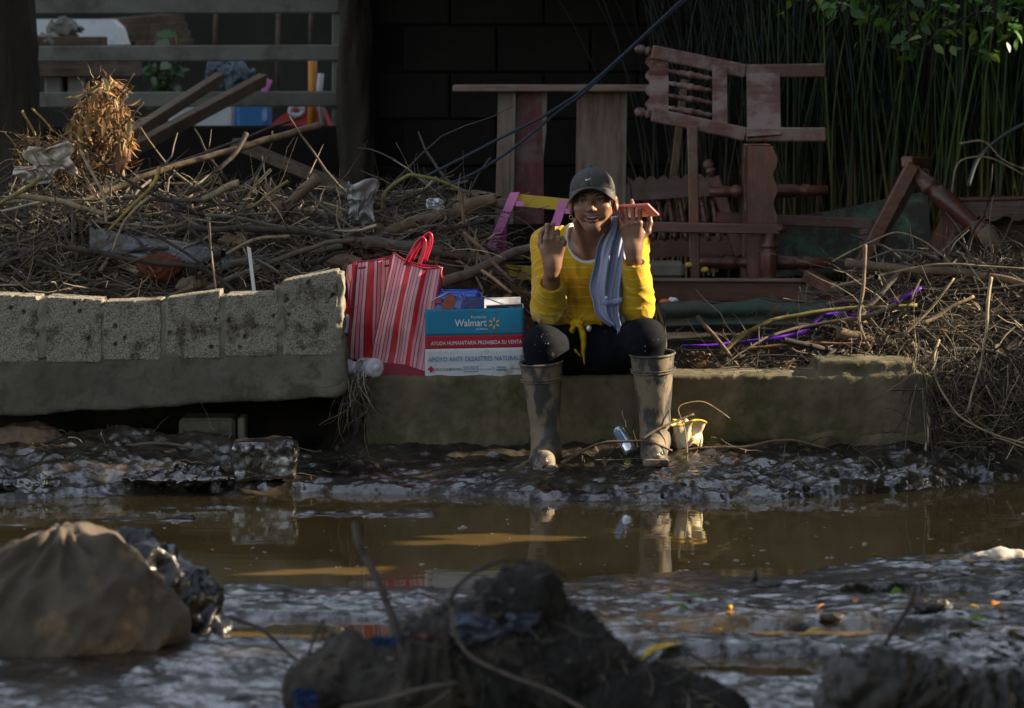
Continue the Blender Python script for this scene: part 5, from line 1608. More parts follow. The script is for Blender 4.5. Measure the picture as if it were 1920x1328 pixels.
# ---------------------------------------------------------------- the seated person
def person():
    BX = P(1112, 707, .15)
    t = thing('person', 'smiling person in yellow striped top, dark cap and muddy boots sitting on the kerb', 'person', BX)
    s560 = 1 / PXM

    # head frame: u to the picture's right, v up, w towards the viewer
    HC = A(1112.5, 386, -.145)
    roll, yaw, pitch = R(-4), R(-6), R(3)
    Mh = Matrix.Rotation(-roll * -1, 3, 'Y') @ Matrix.Rotation(yaw, 3, 'Z') @ Matrix.Rotation(pitch, 3, 'X')
    Bh = np.array(Mh) @ np.array([[1, 0, 0], [0, 0, -1], [0, 1, 0]]).T.T
    # columns: images of u, v, w
    U, Vv, W_ = np.array(Mh) @ np.array((1, 0, 0)), np.array(Mh) @ np.array((0, 0, 1)), np.array(Mh) @ np.array((0, -1, 0))
    HM = np.stack([U, Vv, W_], 1)
    HS = .925
    def H(u, v, w): return HC + HM @ np.array((u, v, w)) * HS
    class HF:                                                # head shapes at head scale
        def __init__(s, f): s.f = f
        def ell(s, c, r, k=0.0, Rm=None, cut=False): s.f.ell(c, np.array(r) * HS, k * HS, Rm, cut)
        def cone(s, a, b, ra, rb, k=0.0, cut=False): s.f.cone(a, b, ra * HS, rb * HS, k * HS, cut)

    # ---- joints
    shL, shR = A(1030, 462, .07), A(1182, 458, .07)             # picture's left and right
    elL, elR = A(1030, 578, -.07), A(1196, 575, -.07)
    wrL, wrR = A(1036, 495, -.20), A(1187, 466, -.15)
    hipL, hipR = A(1076, 660, .12), A(1150, 660, .12)
    knL, knR = A(1019, 648, -.19), A(1210, 635, -.19)

    # ---- body: one closed skin from pelvis to scalp and fingertips
    f = Field(A(985, 712, -.36) - (.0, .0, 0), A(1240, 318, .24) + (0, 0, .0), .0028)
    f.ell(A(1112, 655, .13), (.14, .10, .09))
    f.ell(A(1108, 575, .10), (.115, .085, .13), .05)
    f.ell(A(1108, 500, .05), (.135, .085, .085), .05)
    f.cone(shL, shR, .045, .045, .05)
    f.cone(A(1108, 455, .06), A(1110, 430, -.03), .070, .052, .05)
    f.cone(A(1109, 470, .02), A(1112, 398, -.075), .052, .043, .03)
    for sh, el, wr in ((shL, elL, wrL), (shR, elR, wrR)):
        f.cone(sh, el, .044, .036, .03); f.cone(el, wr, .036, .0235, .02)
    # collar bones and neck cords
    f.cone(A(1095, 478, -.035), A(1045, 452, .02), .008, .010, .018); f.cone(A(1118, 478, -.035), A(1170, 452, .02), .008, .010, .018)
    f.cone(A(1098, 478, -.04), A(1080, 415, -.09), .010, .012, .016); f.cone(A(1118, 478, -.04), A(1140, 415, -.09), .010, .012, .016)
    for hp, kn in ((hipL, knL), (hipR, knR)):
        f.cone(hp, kn, .07, .05, .03)
    # head
    fh = HF(f)
    fh.ell(H(0, .032, -.018), (.072, .086, .090), .02, HM)
    fh.ell(H(0, -.010, .020), (.0560, .075, .064), .025, HM)
    fh.ell(H(0, -.068, .058), (.021, .018, .022), .026, HM)            # chin
    for s in (-1, 1):
        fh.cone(H(s * .050, -.026, .0), H(s * .012, -.074, .050), .014, .012, .025)   # jaw
        fh.ell(H(s * .043, -.002, .060), (.022, .018, .018), .022, HM)   # cheek
        fh.ell(H(s * .040, -.026, .063), (.014, .016, .014), .016, HM)   # smile fold
        fh.ell(H(s * .080, .002, -.008), (.010, .030, .018), .006, HM)   # ear
        fh.ell(H(s * .088, .004, -.002), (.006, .016, .010), .004, HM, cut=True)
    fh.cone(H(-.036, .044, .070), H(.036, .044, .070), .011, .011, .016)    # brow
    for s in (-1, 1): fh.ell(H(s * .0315, .027, .090), (.0185, .0115, .014), .010, HM, cut=True)
    for s in (-1, 1):
        fh.ell(H(s * .0315, .0268, .0655), (.0160, .0128, .0130), .004, HM)
        fh.ell(H(s * .0318, .0262, .0810), (.0125, .0046, .0110), .0015, HM, cut=True)
    fh.cone(H(0, .032, .078), H(0, .001, .1005), .0075, .0110, .012)        # nose
    fh.ell(H(0, -.002, .1015), (.0115, .0095, .0095), .006, HM)
    for s in (-1, 1):
        fh.ell(H(s * .0125, -.006, .0905), (.0078, .0072, .0090), .005, HM)
        fh.ell(H(s * .0065, -.0125, .098), (.0034, .0028, .004), .002, HM, cut=True)
    # mouth: lips round an open smile
    def smile(u, k): return -.034 + k + 8.5 * u * u
    us = np.linspace(-.033, .033, 11)
    for a, b_ in zip(us[:-1], us[1:]):
        fh.cone(H(a, smile(a, .0070), .0835 - 13 * a * a), H(b_, smile(b_, .0070), .0835 - 13 * b_ * b_), .0036, .0036, .004)
        fh.cone(H(a * .92, smile(a, -.0125) + 4 * a * a, .083 - 13 * a * a), H(b_ * .92, smile(b_, -.0125) + 4 * b_ * b_, .083 - 13 * b_ * b_), .0038, .0038, .004)
    for a, b_ in zip(us[:-1], us[1:]):
        k = .0064 * (1 - (max(abs(a), abs(b_)) / .036) ** 2) + .0008
        fh.cone(H(a * .9, smile(a, -.0022), .088 - 13 * a * a), H(b_ * .9, smile(b_, -.0022), .088 - 13 * b_ * b_), k, k, .0015, cut=True)
        fh.cone(H(a * .9, smile(a, -.0022), .078 - 13 * a * a), H(b_ * .9, smile(b_, -.0022), .078 - 13 * b_ * b_), k, k, .0015, cut=True)

    # ---- hands
    def hand(wr, a, b_, n, sc, curls, thumb, spread_=.1, kk=.005):
        a, b_, n = [np.array(v, float) / np.linalg.norm(v) for v in (a, b_, n)]
        n = n - a * (n @ a); n /= np.linalg.norm(n); b_ = np.cross(n, a) * np.sign(np.cross(n, a) @ b_)
        def L3(x, y, z): return wr + sc * (a * x + b_ * y + n * z)
        # palm
        for y0, y1, x1 in ((.016, .031, .086), (.005, .010, .089), (-.006, -.011, .085), (-.016, -.030, .078)):
            f.cone(L3(-.004, y0 * .9, 0), L3(x1, y1, .003), .0145 * sc, .0105 * sc, .014)
        f.cone(L3(-.03, 0, 0), L3(.012, 0, 0), .024 * sc, .022 * sc, .015)
        f.cone(L3(.012, .018, -.008), L3(.05, .033, -.012), .016 * sc, .013 * sc, .014)
        tips = []
        for i, (y1, x1, ln, r) in enumerate(((.031, .086, (.045, .028, .022), .0079), (.0102, .089, (.049, .031, .023), .0081), (-.0108, .085, (.045, .029, .022), .0077), (-.0305, .078, (.036, .023, .020), .0071))):
            p = L3(x1, y1, .002)
            ang = 0
            side = (1.5 - i) * spread_
            for q in range(3):
                ang += R(curls[i][q])
                d = a * math.cos(ang) + b_ * math.sin(side) * math.cos(ang) - n * math.sin(ang)
                d /= np.linalg.norm(d)
                p2 = p + d * ln[q] * sc
                rr = r * sc * (1.08, .98, .86)[q]; r2 = r * sc * (.98, .86, .74)[q]
                f.cone(p, p2, rr, r2, kk if q else .006)
                if q == 0: f.ell(p + n * .003 * sc, (r * sc * 1.12,) * 3, .006)
                p = p2
            nn = n * math.cos(ang) + a * math.sin(ang)
            tips.append((p, d, nn, r * sc * .74))
        p = L3(.030, .030, -.010)
        for (dx, dy, dz), ln, r in zip(thumb, (.036, .032, .026), (.0115, .0098, .0085)):
            d = a * dx + b_ * dy + n * dz; d /= np.linalg.norm(d)
            p2 = p + d * ln * sc
            f.cone(p, p2, r * sc, r * sc * .88, .006); p = p2
        tips.append((p, d, n, .008 * sc))
        return tips
    tipsL = hand(wrL, (.10, -.16, 1), (-1, 0, .14), (.10, -1, -.18), .97,
                 [(8, 92, 60), (34, 96, 60), (62, 96, 60), (80, 96, 60)], ((.85, .42, -.35), (.95, .0, -.35), (.85, -.35, -.45)), -.03)
    tipsR = hand(wrR, (-.10, -.06, 1), (1, 0, .10), (.0, -1, -.08), .96,
                 [(30, 36, 22), (24, 30, 18), (26, 32, 18), (32, 36, 20)], ((.62, .80, -.25), (.95, .35, -.35), (.98, .05, -.30)), .10)
    V, F = f.mesh()
    # skin tone, with lips told from the face
    rel = (V - HC) @ HM / HS
    c = np.tile(np.array((0.215, 0.110, 0.064)), (len(V), 1))
    c *= (1 + .10 * perlin(V, 30, 2) + .08 * perlin(V, 9, 6))[:, None]
    u, v, w = rel[:, 0], rel[:, 1], rel[:, 2]
    inm = (np.abs(u) < .032) & (w > .06) & (w < .12)
    up_ = np.abs(v - (smile(u, .0066))) < .0042; lo_ = np.abs(v - (smile(u, -.0130) + 4 * u * u)) < .0054
    lip = inm & (up_ | lo_) & (np.abs(u) < .0300)
    c[lip] = (0.25, 0.088, 0.066)
    ins = inm & (np.abs(v - smile(u, -.0022)) < .0055 * (1 - (u / .03) ** 2) + .001) & (w < .078 - 13 * u * u)
    c[ins] = (0.06, 0.015, 0.015)
    for tp, d, nn, r in tipsL[:4] + tipsR[:4]:
        k = (np.linalg.norm(V - (tp + nn * r * .9 - d * .002), axis=1) < r * .85)
        c[k] = c[k] * .45 + np.array((0.42, 0.25, 0.19)) * .55
    cheeks = np.exp(-(((np.abs(u) - .042) / .02) ** 2 + ((v + .005) / .018) ** 2)) * (w > .03)
    c[:, 0] += .02 * cheeks
    mk('skin', (0.2, 0.1, 0.06), 0.42, 0.10, 45, 0.3, 260, 0.45, attr='col', bdist=.0012)
    sb = MATS['skin'].node_tree.nodes['Principled BSDF']
    sb.inputs['Subsurface Weight'].default_value = 0.10
    sb.inputs['Subsurface Radius'].default_value = (0.9, 0.35, 0.2)
    sb.inputs['Subsurface Scale'].default_value = 0.006
    V = relax(V, F, 1, .35)
    solid('body', V, F, MATS['skin'], t, {'col': c})

    # ---- eyes, teeth with braces, brows, earring
    mk('eye_white', (0.55, 0.50, 0.46), 0.12, 0.05, 5, 0, 5, 0.6)
    mk('iris', (0.035, 0.018, 0.010), 0.08, 0.05, 5, 0, 5, 0.7)
    mk('brow_hair', (0.018, 0.013, 0.011), 0.6, 0.2, 40, 0.3, 200, 0.3)
    for s in (-1, 1):
        e = MB(); e.ball(H(s * .0315, .0266, .0650), (.0110,) * 3, 14); eo = e.build('eye', MATS['eye_white'], t, smooth=True)
        e = MB(); e.ball(H(s * .0315 - .0004, .0264, .0735), (.0060, .0060, .0040), 12, Rm=HM); e.build('iris', MATS['iris'], eo, smooth=True)
        pts = [H(s * (.016 + .032 * q), .0415 + .0075 * math.sin(q * 2.4) - .004 * q, .0835 - .55 * (.011 + .032 * q) ** 2 * 8) for q in np.linspace(0, 1, 8)]
        MB().tube(pts, [.0016, .0026, .003, .003, .0028, .0024, .0018, .001], 6).build('eyebrow', MATS['brow_hair'], t, smooth=True)
        pts = [H(s * .0315 + q * .0135, .0262 + .0050 * (1 - q * q) + .0002, .0792 - 9 * (q * .0135) ** 2 - .0010) for q in np.linspace(-1, 1, 9)]
        MB().tube(pts, [.0007, .0013, .0016, .0017, .0017, .0017, .0016, .0013, .0007], 6).build('eyelash', MATS['brow_hair'], t, smooth=True)
    mk('tooth', (0.62, 0.58, 0.50), 0.2, 0.05, 20, 0, 5, 0.6)
    mk('brace', (0.35, 0.36, 0.38), 0.25, 0.1, 20, 0, 5, 0.6, metal=0.8)
    tb = MB()
    for i in range(-4, 5):
        uu = i * .0056
        tb.box(H(uu, smile(uu, .0012), .0790 - 15 * uu * uu), (.0053, .0040, .0074), np.stack([U, -W_, Vv], 1), .0012)
    tb.build('teeth', MATS['tooth'], t, smooth=False)
    tb = MB()
    tb.tube([H(x, smile(x, .0008), .0817 - 15 * x * x) for x in np.linspace(-.024, .024, 12)], .0006, 5)
    for i in range(-4, 5): 
        uu = i * .0056; tb.box(H(uu, smile(uu, .0008), .0818 - 15 * uu * uu), (.0022, .0016, .0022), None, .0003)
    tb.build('braces', MATS['brace'], t)
    mk('gold', (0.6, 0.4, 0.12), 0.3, 0.1, 20, 0, 5, 0.6, metal=0.9)
    MB().tube([H(-.083 + .006 * math.cos(a), -.036 + .008 * math.sin(a), 0) for a in np.linspace(0, 6.28, 14)], .0012, 5).build('earring', MATS['gold'], t, smooth=True)

    # ---- hair
    f = Field(H(0, .03, -.02) - .15, H(0, .03, -.02) + .15, .003); fh = HF(f)
    fh.ell(H(0, .030, -.024), (.0785, .090, .092), 0, HM)
    for s in (-1, 1): fh.cone(H(s * .070, .055, .022), H(s * .072, .010, .012), .010, .005, .01)
    f.plane(H(0, .0, .030), HM @ np.array((0, -.25, 1)), .005)
    for s in (-1, 1): fh.ell(H(s * .088, -.002, -.004), (.022, .026, .03), .004, HM, cut=True)
    fh.ell(H(0, -.06, -.10), (.03, .04, .03), .02, HM)
    f.noise(70, .002, 2, 3)
    Vh, Fh = f.mesh()
    mk('hair', (0.014, 0.011, 0.010), 0.45, 0.3, 60, 0.5, 150, 0.4, stretch=(1, 1, .15))
    solid('hair', Vh, Fh, MATS['hair'], t)

    # ---- cap: crown panels, visor, emblem, strap
    mk('cap_cloth', (0.060, 0.056, 0.052), 0.75, 0.2, 25, 0.35, 350, 0.25, dust=(0.10, 0.09, 0.075), dust_amt=0.25, dscale=15, bdist=.001)
    n, k = 64, 20
    G = np.zeros((n + 1, k, 3))
    for i in range(n + 1):
        a = 2 * math.pi * i / n
        for j in range(k):
            q = j / (k - 1)
            lat = q * math.pi / 2
            uu, ww = math.sin(a) * math.cos(lat), math.cos(a) * math.cos(lat)
            seam = 1 + .006 * (abs(math.cos(3 * a)) ** .5 - .7) * math.cos(lat)
            fr = max(0, math.cos(a)) ** 2
            base = .046 + .026 * max(0, math.cos(a)) - .020 * max(0, -math.cos(a))
            hgt = .137 - base
            vv = base + hgt * math.sin(lat) ** (.88 - .18 * fr)
            G[i, j] = H(uu * .0815 * seam, vv, -.014 + ww * (.098 if ww > 0 else .092) * seam)
    capo = MB().grid(G).build('cap', MATS['cap_cloth'], t, smooth=True)
    sm = capo.modifiers.new('thick', 'SOLIDIFY'); sm.thickness = .003
    # visor
    n, k = 40, 12
    G = np.zeros((n + 1, k, 3))
    for i in range(n + 1):
        a = R(-80 + 160 * i / n)
        for j in range(k):
            q = j / (k - 1)
            ext = .068 * math.cos(a * .98) ** .55 if abs(a) < R(89) else 0
            rw, ru = .081, .0815
            uu = math.sin(a) * (ru + .004 * q * math.cos(a)); ww = -.014 + math.cos(a) * .098 + q * ext
            vv = .046 + .026 * math.cos(a) + .004 + q * .002 - 6.5 * uu * uu * (.15 + q * .85)
            G[i, j] = H(uu, vv, ww)
    vis = MB().grid(G[:, ::-1]).build('visor', MATS['cap_cloth'], t, smooth=True)
    sm = vis.modifiers.new('thick', 'SOLIDIFY'); sm.thickness = .0045; sm.offset = 0
    mk('white_thread', (0.75, 0.75, 0.74), 0.6, 0.05, 30, 0.3, 400, 0.3)
    top = [(-.0125, .0045), (-.0115, .0012), (-.008, -.0002), (-.003, .0002), (.006, .0022), (.0125, .0042)]
    bot = [(.0125, .0042), (.005, -.0008), (-.002, -.0036), (-.0075, -.0048), (-.0115, -.0038), (-.0135, -.0005)]
    # curved tick, laid 1.5 mm proud of the front panel
    ol = bot[::-1] + top[::-1][1:]
    def capsurf(u, v, up=.0035):
        base = .072; lat = math.asin(np.clip(((v - base) / (.137 - base)), 0, 1) ** (1 / .70))
        w = math.sqrt(max(0, math.cos(lat) ** 2 - (u / .0815) ** 2))
        return H(u, v, -.014 + w * .098 + up)
    su = [(-.0135, .0040), (-.0128, .0006), (-.0098, -.0012), (-.004, -.0004), (.004, .0016), (.0135, .0044)]
    sb_ = [(-.0135, .0040), (-.0150, -.0012), (-.0118, -.0050), (-.005, -.0042), (.004, -.0006), (.0135, .0044)]
    Gs = np.zeros((24, 4, 3))
    tq = np.linspace(0, 5, 24)
    for i in range(24):
        a = np.array([np.interp(tq[i], range(6), [p[d_] for p in su]) for d_ in (0, 1)]); b2 = np.array([np.interp(tq[i], range(6), [p[d_] for p in sb_]) for d_ in (0, 1)])
        for j in range(4):
            p = a + (b2 - a) * j / 3
            Gs[i, j] = capsurf(p[0] * .82 - .003, .1035 + p[1] * .85)
    MB().grid(Gs).build('emblem', MATS['white_thread'], capo, smooth=True)
    MB().ball(H(0, .138, -.014), (.006, .006, .0035), 10, Rm=HM).build('cap_button', MATS['cap_cloth'], capo, smooth=True)
    MB().box(H(.069, .048, .048), (.012, .002, .008), HM, .0006).build('visor_tag', MATS['white_thread'], capo)

    # ---- yellow top
    f = Field(A(980, 622, -.27), A(1238, 398, .25), .0034)
    f.ell(A(1110, 578, .085), (.118, .100, .155), 0)
    f.ell(A(1108, 500, .045), (.145, .095, .095), .05)
    f.cone(shL + (0, 0, .004), shR + (0, 0, .004), .056, .056, .05)
    f.cone(A(1108, 462, .06), A(1110, 425, .0), .085, .066, .05)
    f.ell(A(1110, 600, .05), (.125, .09, .03), .03)
    f.plane(A(1110, 609, 0), (0, .12, -1), .006)
    ML, MR = elL + (wrL - elL) * .66, elR + (wrR - elR) * .86
    f.cone(shL, elL, .058, .055, .035); f.cone(shR, elR, .054, .051, .035)
    f.cone(elL + (0, 0, -.004), ML, .055, .038, .018); f.cone(elR + (0, 0, -.002), MR, .051, .036, .018)
    # cuffs open
    for M_, el, wr, r in ((ML, elL, wrL, .038), (MR, elR, wrR, .036)):
        d = (wr - el) / np.linalg.norm(wr - el)
        f.cone(M_ + d * .012, M_ + d * .06, r + .012, r + .012, .002, cut=True)
        f.cone(M_ - d * .022, M_ + d * .06, r - .008, r + .002, .004, cut=True)
    NKc, NKr = A(1100, 437, -.06), np.array((.070, .150, .094))
    f.ell(NKc, NKr, .006, cut=True)
    f.cone(A(1108, 425, .02), A(1110, 380, -.10), .060, .07, .008, cut=True)
    V, F = f.mesh(); V = relax(V, F, 2, .5)
    N = vnormals(V, F)
    def seg(p, a, b_):
        ab = b_ - a; tt = np.clip(((p - a) @ ab) / (ab @ ab), 0, 1)
        return np.linalg.norm(p - a - tt[:, None] * ab, axis=1), tt * np.linalg.norm(ab)
    ds, sv = [], []
    for a, b_, r, o0 in ((shL, elL, .058, .02), (shR, elR, .054, .012), (elL, ML, .055, .005), (elR, MR, .05, .01)):
        d_, s_ = seg(V, a, b_); ds.append(d_ - r); sv.append(s_ + o0)
    ds.append(np.full(len(V), .004)); sv.append((V[:, 2] - .4) * 1.0)
    pick = np.argmin(np.stack(ds, 0), 0); stripe = np.choose(pick, sv)
    # folds: strong at elbows, cross pull on the torso
    nearel = np.exp(-(np.minimum(np.linalg.norm(V - elL, axis=1), np.linalg.norm(V - elR, axis=1)) / .10) ** 2)
    w1 = 1 - 2 * np.abs(perlin(V * (1, 1, 1.9) + .02 * np.stack([perlin(V, 14, 5)] * 3, 1), 17, 12))
    w2 = perlin(V * (1.6, 1.6, .8), 22, 14)
    knot = A(1082, 606, -.05)
    trim0 = (np.sqrt((((V - NKc) / NKr) ** 2).sum(1)) < 1.15).astype(float)
    dk = np.linalg.norm((V - knot) * (1, .6, 1), axis=1)
    rad = np.sin(np.arctan2(V[:, 0] - knot[0], V[:, 2] - knot[2]) * 11 + 4 * perlin(V, 8, 3)) * np.exp(-(dk / .12) ** 2)
    arm = pick < 4
    wq = np.where(arm[:, None], np.stack([stripe * 18 + 2.2 * V[:, 0] * 8, V[:, 0] * 7 + pick * 5, V[:, 1] * 7], 1), np.stack([V[:, 0] * 15 + V[:, 2] * 5, V[:, 1] * 8, V[:, 2] * 4.5], 1))
    wq = wq + .85 * np.stack([perlin(V, 11, 31), perlin(V, 11, 33), perlin(V, 11, 35)], 1)
    crease = 1 - 2 * np.abs(perlin(wq, 1.0, 37)); crease = np.sign(crease) * np.abs(crease) ** 1.3
    soft = perlin(wq, .55, 39)
    calm = np.where(arm, .55 + .75 * nearel, .55 + .6 * np.exp(-(dk / .14) ** 2)) * (1 - .8 * trim0)
    V = V + N * ((.0062 * crease * calm + .0050 * soft * calm + .0012 * w2 + .005 * rad)[:, None])
    k0 = np.sqrt((((V - NKc) / NKr) ** 2).sum(1)); trim = ((k0 < 1.085) & (V[:, 1] < .09)).astype(float)
    m = bpy.data.materials.new('striped_jersey'); m.use_nodes = True; MATS['striped_jersey'] = m
    nt = m.node_tree; b = nt.nodes['Principled BSDF']; L = nt.links.new
    at = nt.nodes.new('ShaderNodeAttribute'); at.attribute_name = 'stripe'
    at2 = nt.nodes.new('ShaderNodeAttribute'); at2.attribute_name = 'trim'
    md = nt.nodes.new('ShaderNodeMath'); md.operation = 'PINGPONG'; md.inputs[1].default_value = .0165; L(at.outputs['Fac'], md.inputs[0])
    lt = nt.nodes.new('ShaderNodeMapRange'); lt.inputs[1].default_value, lt.inputs[2].default_value, lt.inputs[3].default_value, lt.inputs[4].default_value = .0010, .0020, .35, 0
    L(md.outputs[0], lt.inputs[0])
    tc = nt.nodes.new('ShaderNodeTexCoord'); nn_ = nt.nodes.new('ShaderNodeTexNoise'); nn_.inputs['Scale'].default_value = 14; nn_.inputs['Detail'].default_value = 6; L(tc.outputs['Object'], nn_.inputs['Vector'])
    br = nt.nodes.new('ShaderNodeMapRange'); br.inputs[1].default_value, br.inputs[2].default_value = .35, .7; L(nn_.outputs['Fac'], br.inputs[0])
    m0 = nt.nodes.new('ShaderNodeMix'); m0.data_type = 'RGBA'; m0.inputs[6].default_value = (0.52, 0.315, 0.010, 1); m0.inputs[7].default_value = (0.43, 0.25, 0.010, 1); L(br.outputs[0], m0.inputs[0])
    m1 = nt.nodes.new('ShaderNodeMix'); m1.data_type = 'RGBA'; L(lt.outputs[0], m1.inputs[0]); L(m0.outputs[2], m1.inputs[6]); m1.inputs[7].default_value = (0.70, 0.60, 0.28, 1)
    m2 = nt.nodes.new('ShaderNodeMix'); m2.data_type = 'RGBA'; L(at2.outputs['Fac'], m2.inputs[0]); L(m1.outputs[2], m2.inputs[6]); m2.inputs[7].default_value = (0.62, 0.58, 0.55, 1)
    L(m2.outputs[2], b.inputs['Base Color']); b.inputs['Roughness'].default_value = .85; b.inputs['Specular IOR Level'].default_value = .15
    b.inputs['Sheen Weight'].default_value = .15
    bn = nt.nodes.new('ShaderNodeBump'); bn.inputs['Strength'].default_value = .5; bn.inputs['Distance'].default_value = .003
    n2 = nt.nodes.new('ShaderNodeTexNoise'); n2.inputs['Scale'].default_value = 24; n2.inputs['Detail'].default_value = 4; L(tc.outputs['Object'], n2.inputs['Vector']); L(n2.outputs['Fac'], bn.inputs['Height']); L(bn.outputs[0], b.inputs['Normal'])
    solid('top', V, F, m, t, {'stripe': stripe, 'trim': trim})
    # knot and tails
    mk('yellow_jersey', (0.54, 0.34, 0.012), .85, .2, 14, .5, 40, .15)
    crumple('knot', A(1082, 606, -.07), (.024, .018, .016), MATS['yellow_jersey'], None, None, 4, parent=t)
    def tail(name, pts, wds, Y0, Y1):
        K = 26; tq = np.linspace(0, len(pts) - 1, K); ii = np.arange(len(pts))
        G = np.zeros((K, 5, 3))
        for q in range(K):
            x, y, w = (np.interp(tq[q], ii, [p[0] for p in pts]), np.interp(tq[q], ii, [p[1] for p in pts]), np.interp(tq[q], ii, wds))
            for j in range(5):
                a = (j - 2) / 2
                G[q, j] = P(x + a * w * .5, y, Y0 + (Y1 - Y0) * q / K - .012 * math.cos(a * 2.2) - .004 * math.sin(q * .8 + a))
        o = MB().grid(G).build(name, MATS['yellow_jersey'], t, smooth=True); o.modifiers.new('thick', 'SOLIDIFY').thickness = .004
    tail('knot_tail', [(1076, 610), (1069, 628), (1070, 645), (1080, 660), (1088, 668)], [13, 14, 10, 9, 4], -.075, -.125)
    tail('knot_tail', [(1086, 608), (1092, 622), (1094, 640), (1093, 660), (1096, 683)], [12, 15, 13, 10, 3], -.075, -.125)

    # ---- trousers
    f = Field(A(978, 745, -.31), A(1262, 575, .30), .0042)
    f.ell(A(1112, 655, .14), (.155, .12, .10))
    f.cone(hipL, knL, .088, .068, .03); f.cone(hipR, knR, .088, .068, .03)
    anL, anR = A(1018, 820, -.16), A(1228, 805, -.16)
    f.cone(knL + (0, -.002, -.005), anL, .056, .042, .02); f.cone(knR + (0, -.002, -.005), anR, .056, .042, .02)
    f.ell(A(1112, 668, .02), (.09, .09, .06), .05)
    f.ell(A(1112, 628, .08), (.128, .125, .065), .04)
    f.plane(A(1112, 740, .1), (0, 0, -1), 0)
    f.box(A(1112, 735, .16), (.3, .20, (735 - 706) / 560.), 0, 0, cut=True)
    V, F = f.mesh(); V = relax(V, F, 2); N = vnormals(V, F)
    ww = 1 - 2 * np.abs(perlin(V * (1, .6, 1.6), 16, 7))
    nk = np.exp(-(np.minimum(np.linalg.norm(V - knL - (0, .03, -.05), axis=1), np.linalg.norm(V - knR - (0, .03, -.05), axis=1)) / .07) ** 2)
    V = V + N * (.0035 * ww * (.5 + nk) + .002 * perlin(V, 26, 9))[:, None]
    mk('dark_denim', (0.006, 0.007, 0.010), .85, .35, 9, .4, 300, .1, dust=(0.20, 0.165, 0.12), dust_amt=-.04, dscale=16, bdist=.001)
    solid('trousers', V, F, MATS['dark_denim'], t)
    g = np.random.default_rng(6); sp = MB()
    mk('dry_mud', (0.19, 0.16, 0.12), .9, .2, 30, .3, 80, .2)
    for kn, n_, cx in ((knL, 13, -.006), (knR, 6, -.01)):
        for _ in range(n_):
            d = np.array((g.normal() * .45 + cx * 8, -1, g.normal() * .45 + .1)); d /= np.linalg.norm(d)
            hit = np.argmax((V - kn) @ d - 3 * np.linalg.norm((V - kn) - ((V - kn) @ d)[:, None] * d, axis=1))
            sp.ball(V[hit], np.array((1, .5, 1.1)) * g.uniform(.0008, .0030), 6)
    tag(sp.build('mud_specks', MATS['dry_mud'], t, smooth=True), kind='stuff')
    mk('button_metal', (0.6, 0.58, 0.54), .3, .05, 9, 0, 30, .5, metal=.6)
    MB().ball(A(1104, 616, -.085), (.010, .006, .011), 10).build('button', MATS['button_metal'], t, smooth=True)

    # ---- rubber boots, caked with mud
    m = mk('boot_rubber', (0.045, 0.043, 0.040), .55, .3, 9, .35, 40, .4, dust=(0.185, 0.142, 0.094), dust_amt=.62, dscale=17, stretch=(1, 1, .4), dsharp=.07)
    mk('wet_toe', (0.060, 0.045, 0.030), .16, .4, 14, .6, 50, .6)
    def boot(top, rt, ank, toe, heel, seed):
        top, ank, toe, heel = map(np.array, (top, ank, toe, heel))
        lo = np.minimum.reduce([top, ank, toe, heel]) - .11; hi = np.maximum.reduce([top, ank, toe, heel]) + .11
        f = Field(lo, hi, .0036)
        d = (ank - top) / np.linalg.norm(ank - top)
        mid = top + (ank - top) * .55
        f.cone(top - d * .02, ank, rt, rt * .62, 0)
        f.cone(ank, heel + (0, 0, .030), rt * .62, .040, .02)
        f.cone(heel + (0, 0, .034), toe + (0, .035, .030), .036, .036, .03)
        f.cone(ank + (0, -.02, -.02), toe + (0, .06, .036), .036, .030, .04)
        f.box((heel + toe) / 2 + (0, -.01, .008), (.043, abs(heel[1] - toe[1]) / 2 + .038, .011), .01, .006)
        f.plane(top, -d, 0)
        f.cone(top - d * .03, top + d * .05, rt - .010, rt - .012, 0, cut=True)
        V, F = f.mesh(); V = relax(V, F, 2); N = vnormals(V, F)
        s = (V - top) @ d
        wr = np.sin((s - .21) * 95 + 3 * perlin(V, 12, seed)) * np.exp(-((s - .24) / .055) ** 2)
        V = V + N * (.0016 * wr + .0014 * perlin(V, 11, seed) + .0014 * np.maximum(perlin(V, 45, seed + 2), 0))[:, None]
        o = solid('boot', V, F, MATS['boot_rubber'], t)
        # rolled rim and two ridges
        x = np.cross(d, (0, 1, 0)); x /= np.linalg.norm(x); y = np.cross(d, x)
        def ring(k, r, th, nm):
            MB().tube([top + d * k + (r * math.cos(a)) * x + (r * math.sin(a)) * y for a in np.linspace(0, 2 * math.pi, 33)], th, 6).build(nm, MATS['boot_rubber'], o, smooth=True)
        ring(.002, rt - .001, .0042, 'rim'); ring(.052, rt * .975, .0022, 'ridge'); ring(.060, rt * .965, .0022, 'ridge')
        # wet mud caked round the foot
        fm = Field(np.minimum(heel, toe) - .10, np.maximum(heel, toe) + (.10, .10, .13), .0042)
        fm.cone(heel + (0, 0, .036), toe + (0, .022, .024), .039, .035, 0)
        fm.cone(heel + (0, 0, .02), heel + (0, -.01, .085), .045, .030, .03)
        fm.noise(15, .007, 3, seed + 30, True).noise(50, .003, 2, seed + 33)
        fm.plane(toe + (0, 0, .002), (0, 0, -1), 0)
        Vm, Fm = fm.mesh()
        solid('mud_cake', Vm, Fm, MATS['wet_toe'], o)
        return o
    zl = ground_z(A(1018, 868, -.3)[0], -.3); zr = ground_z(A(1226, 862, -.3)[0], -.3)
    tl = A(1014, 678, -.19); al = A(1024, 822, -.165)
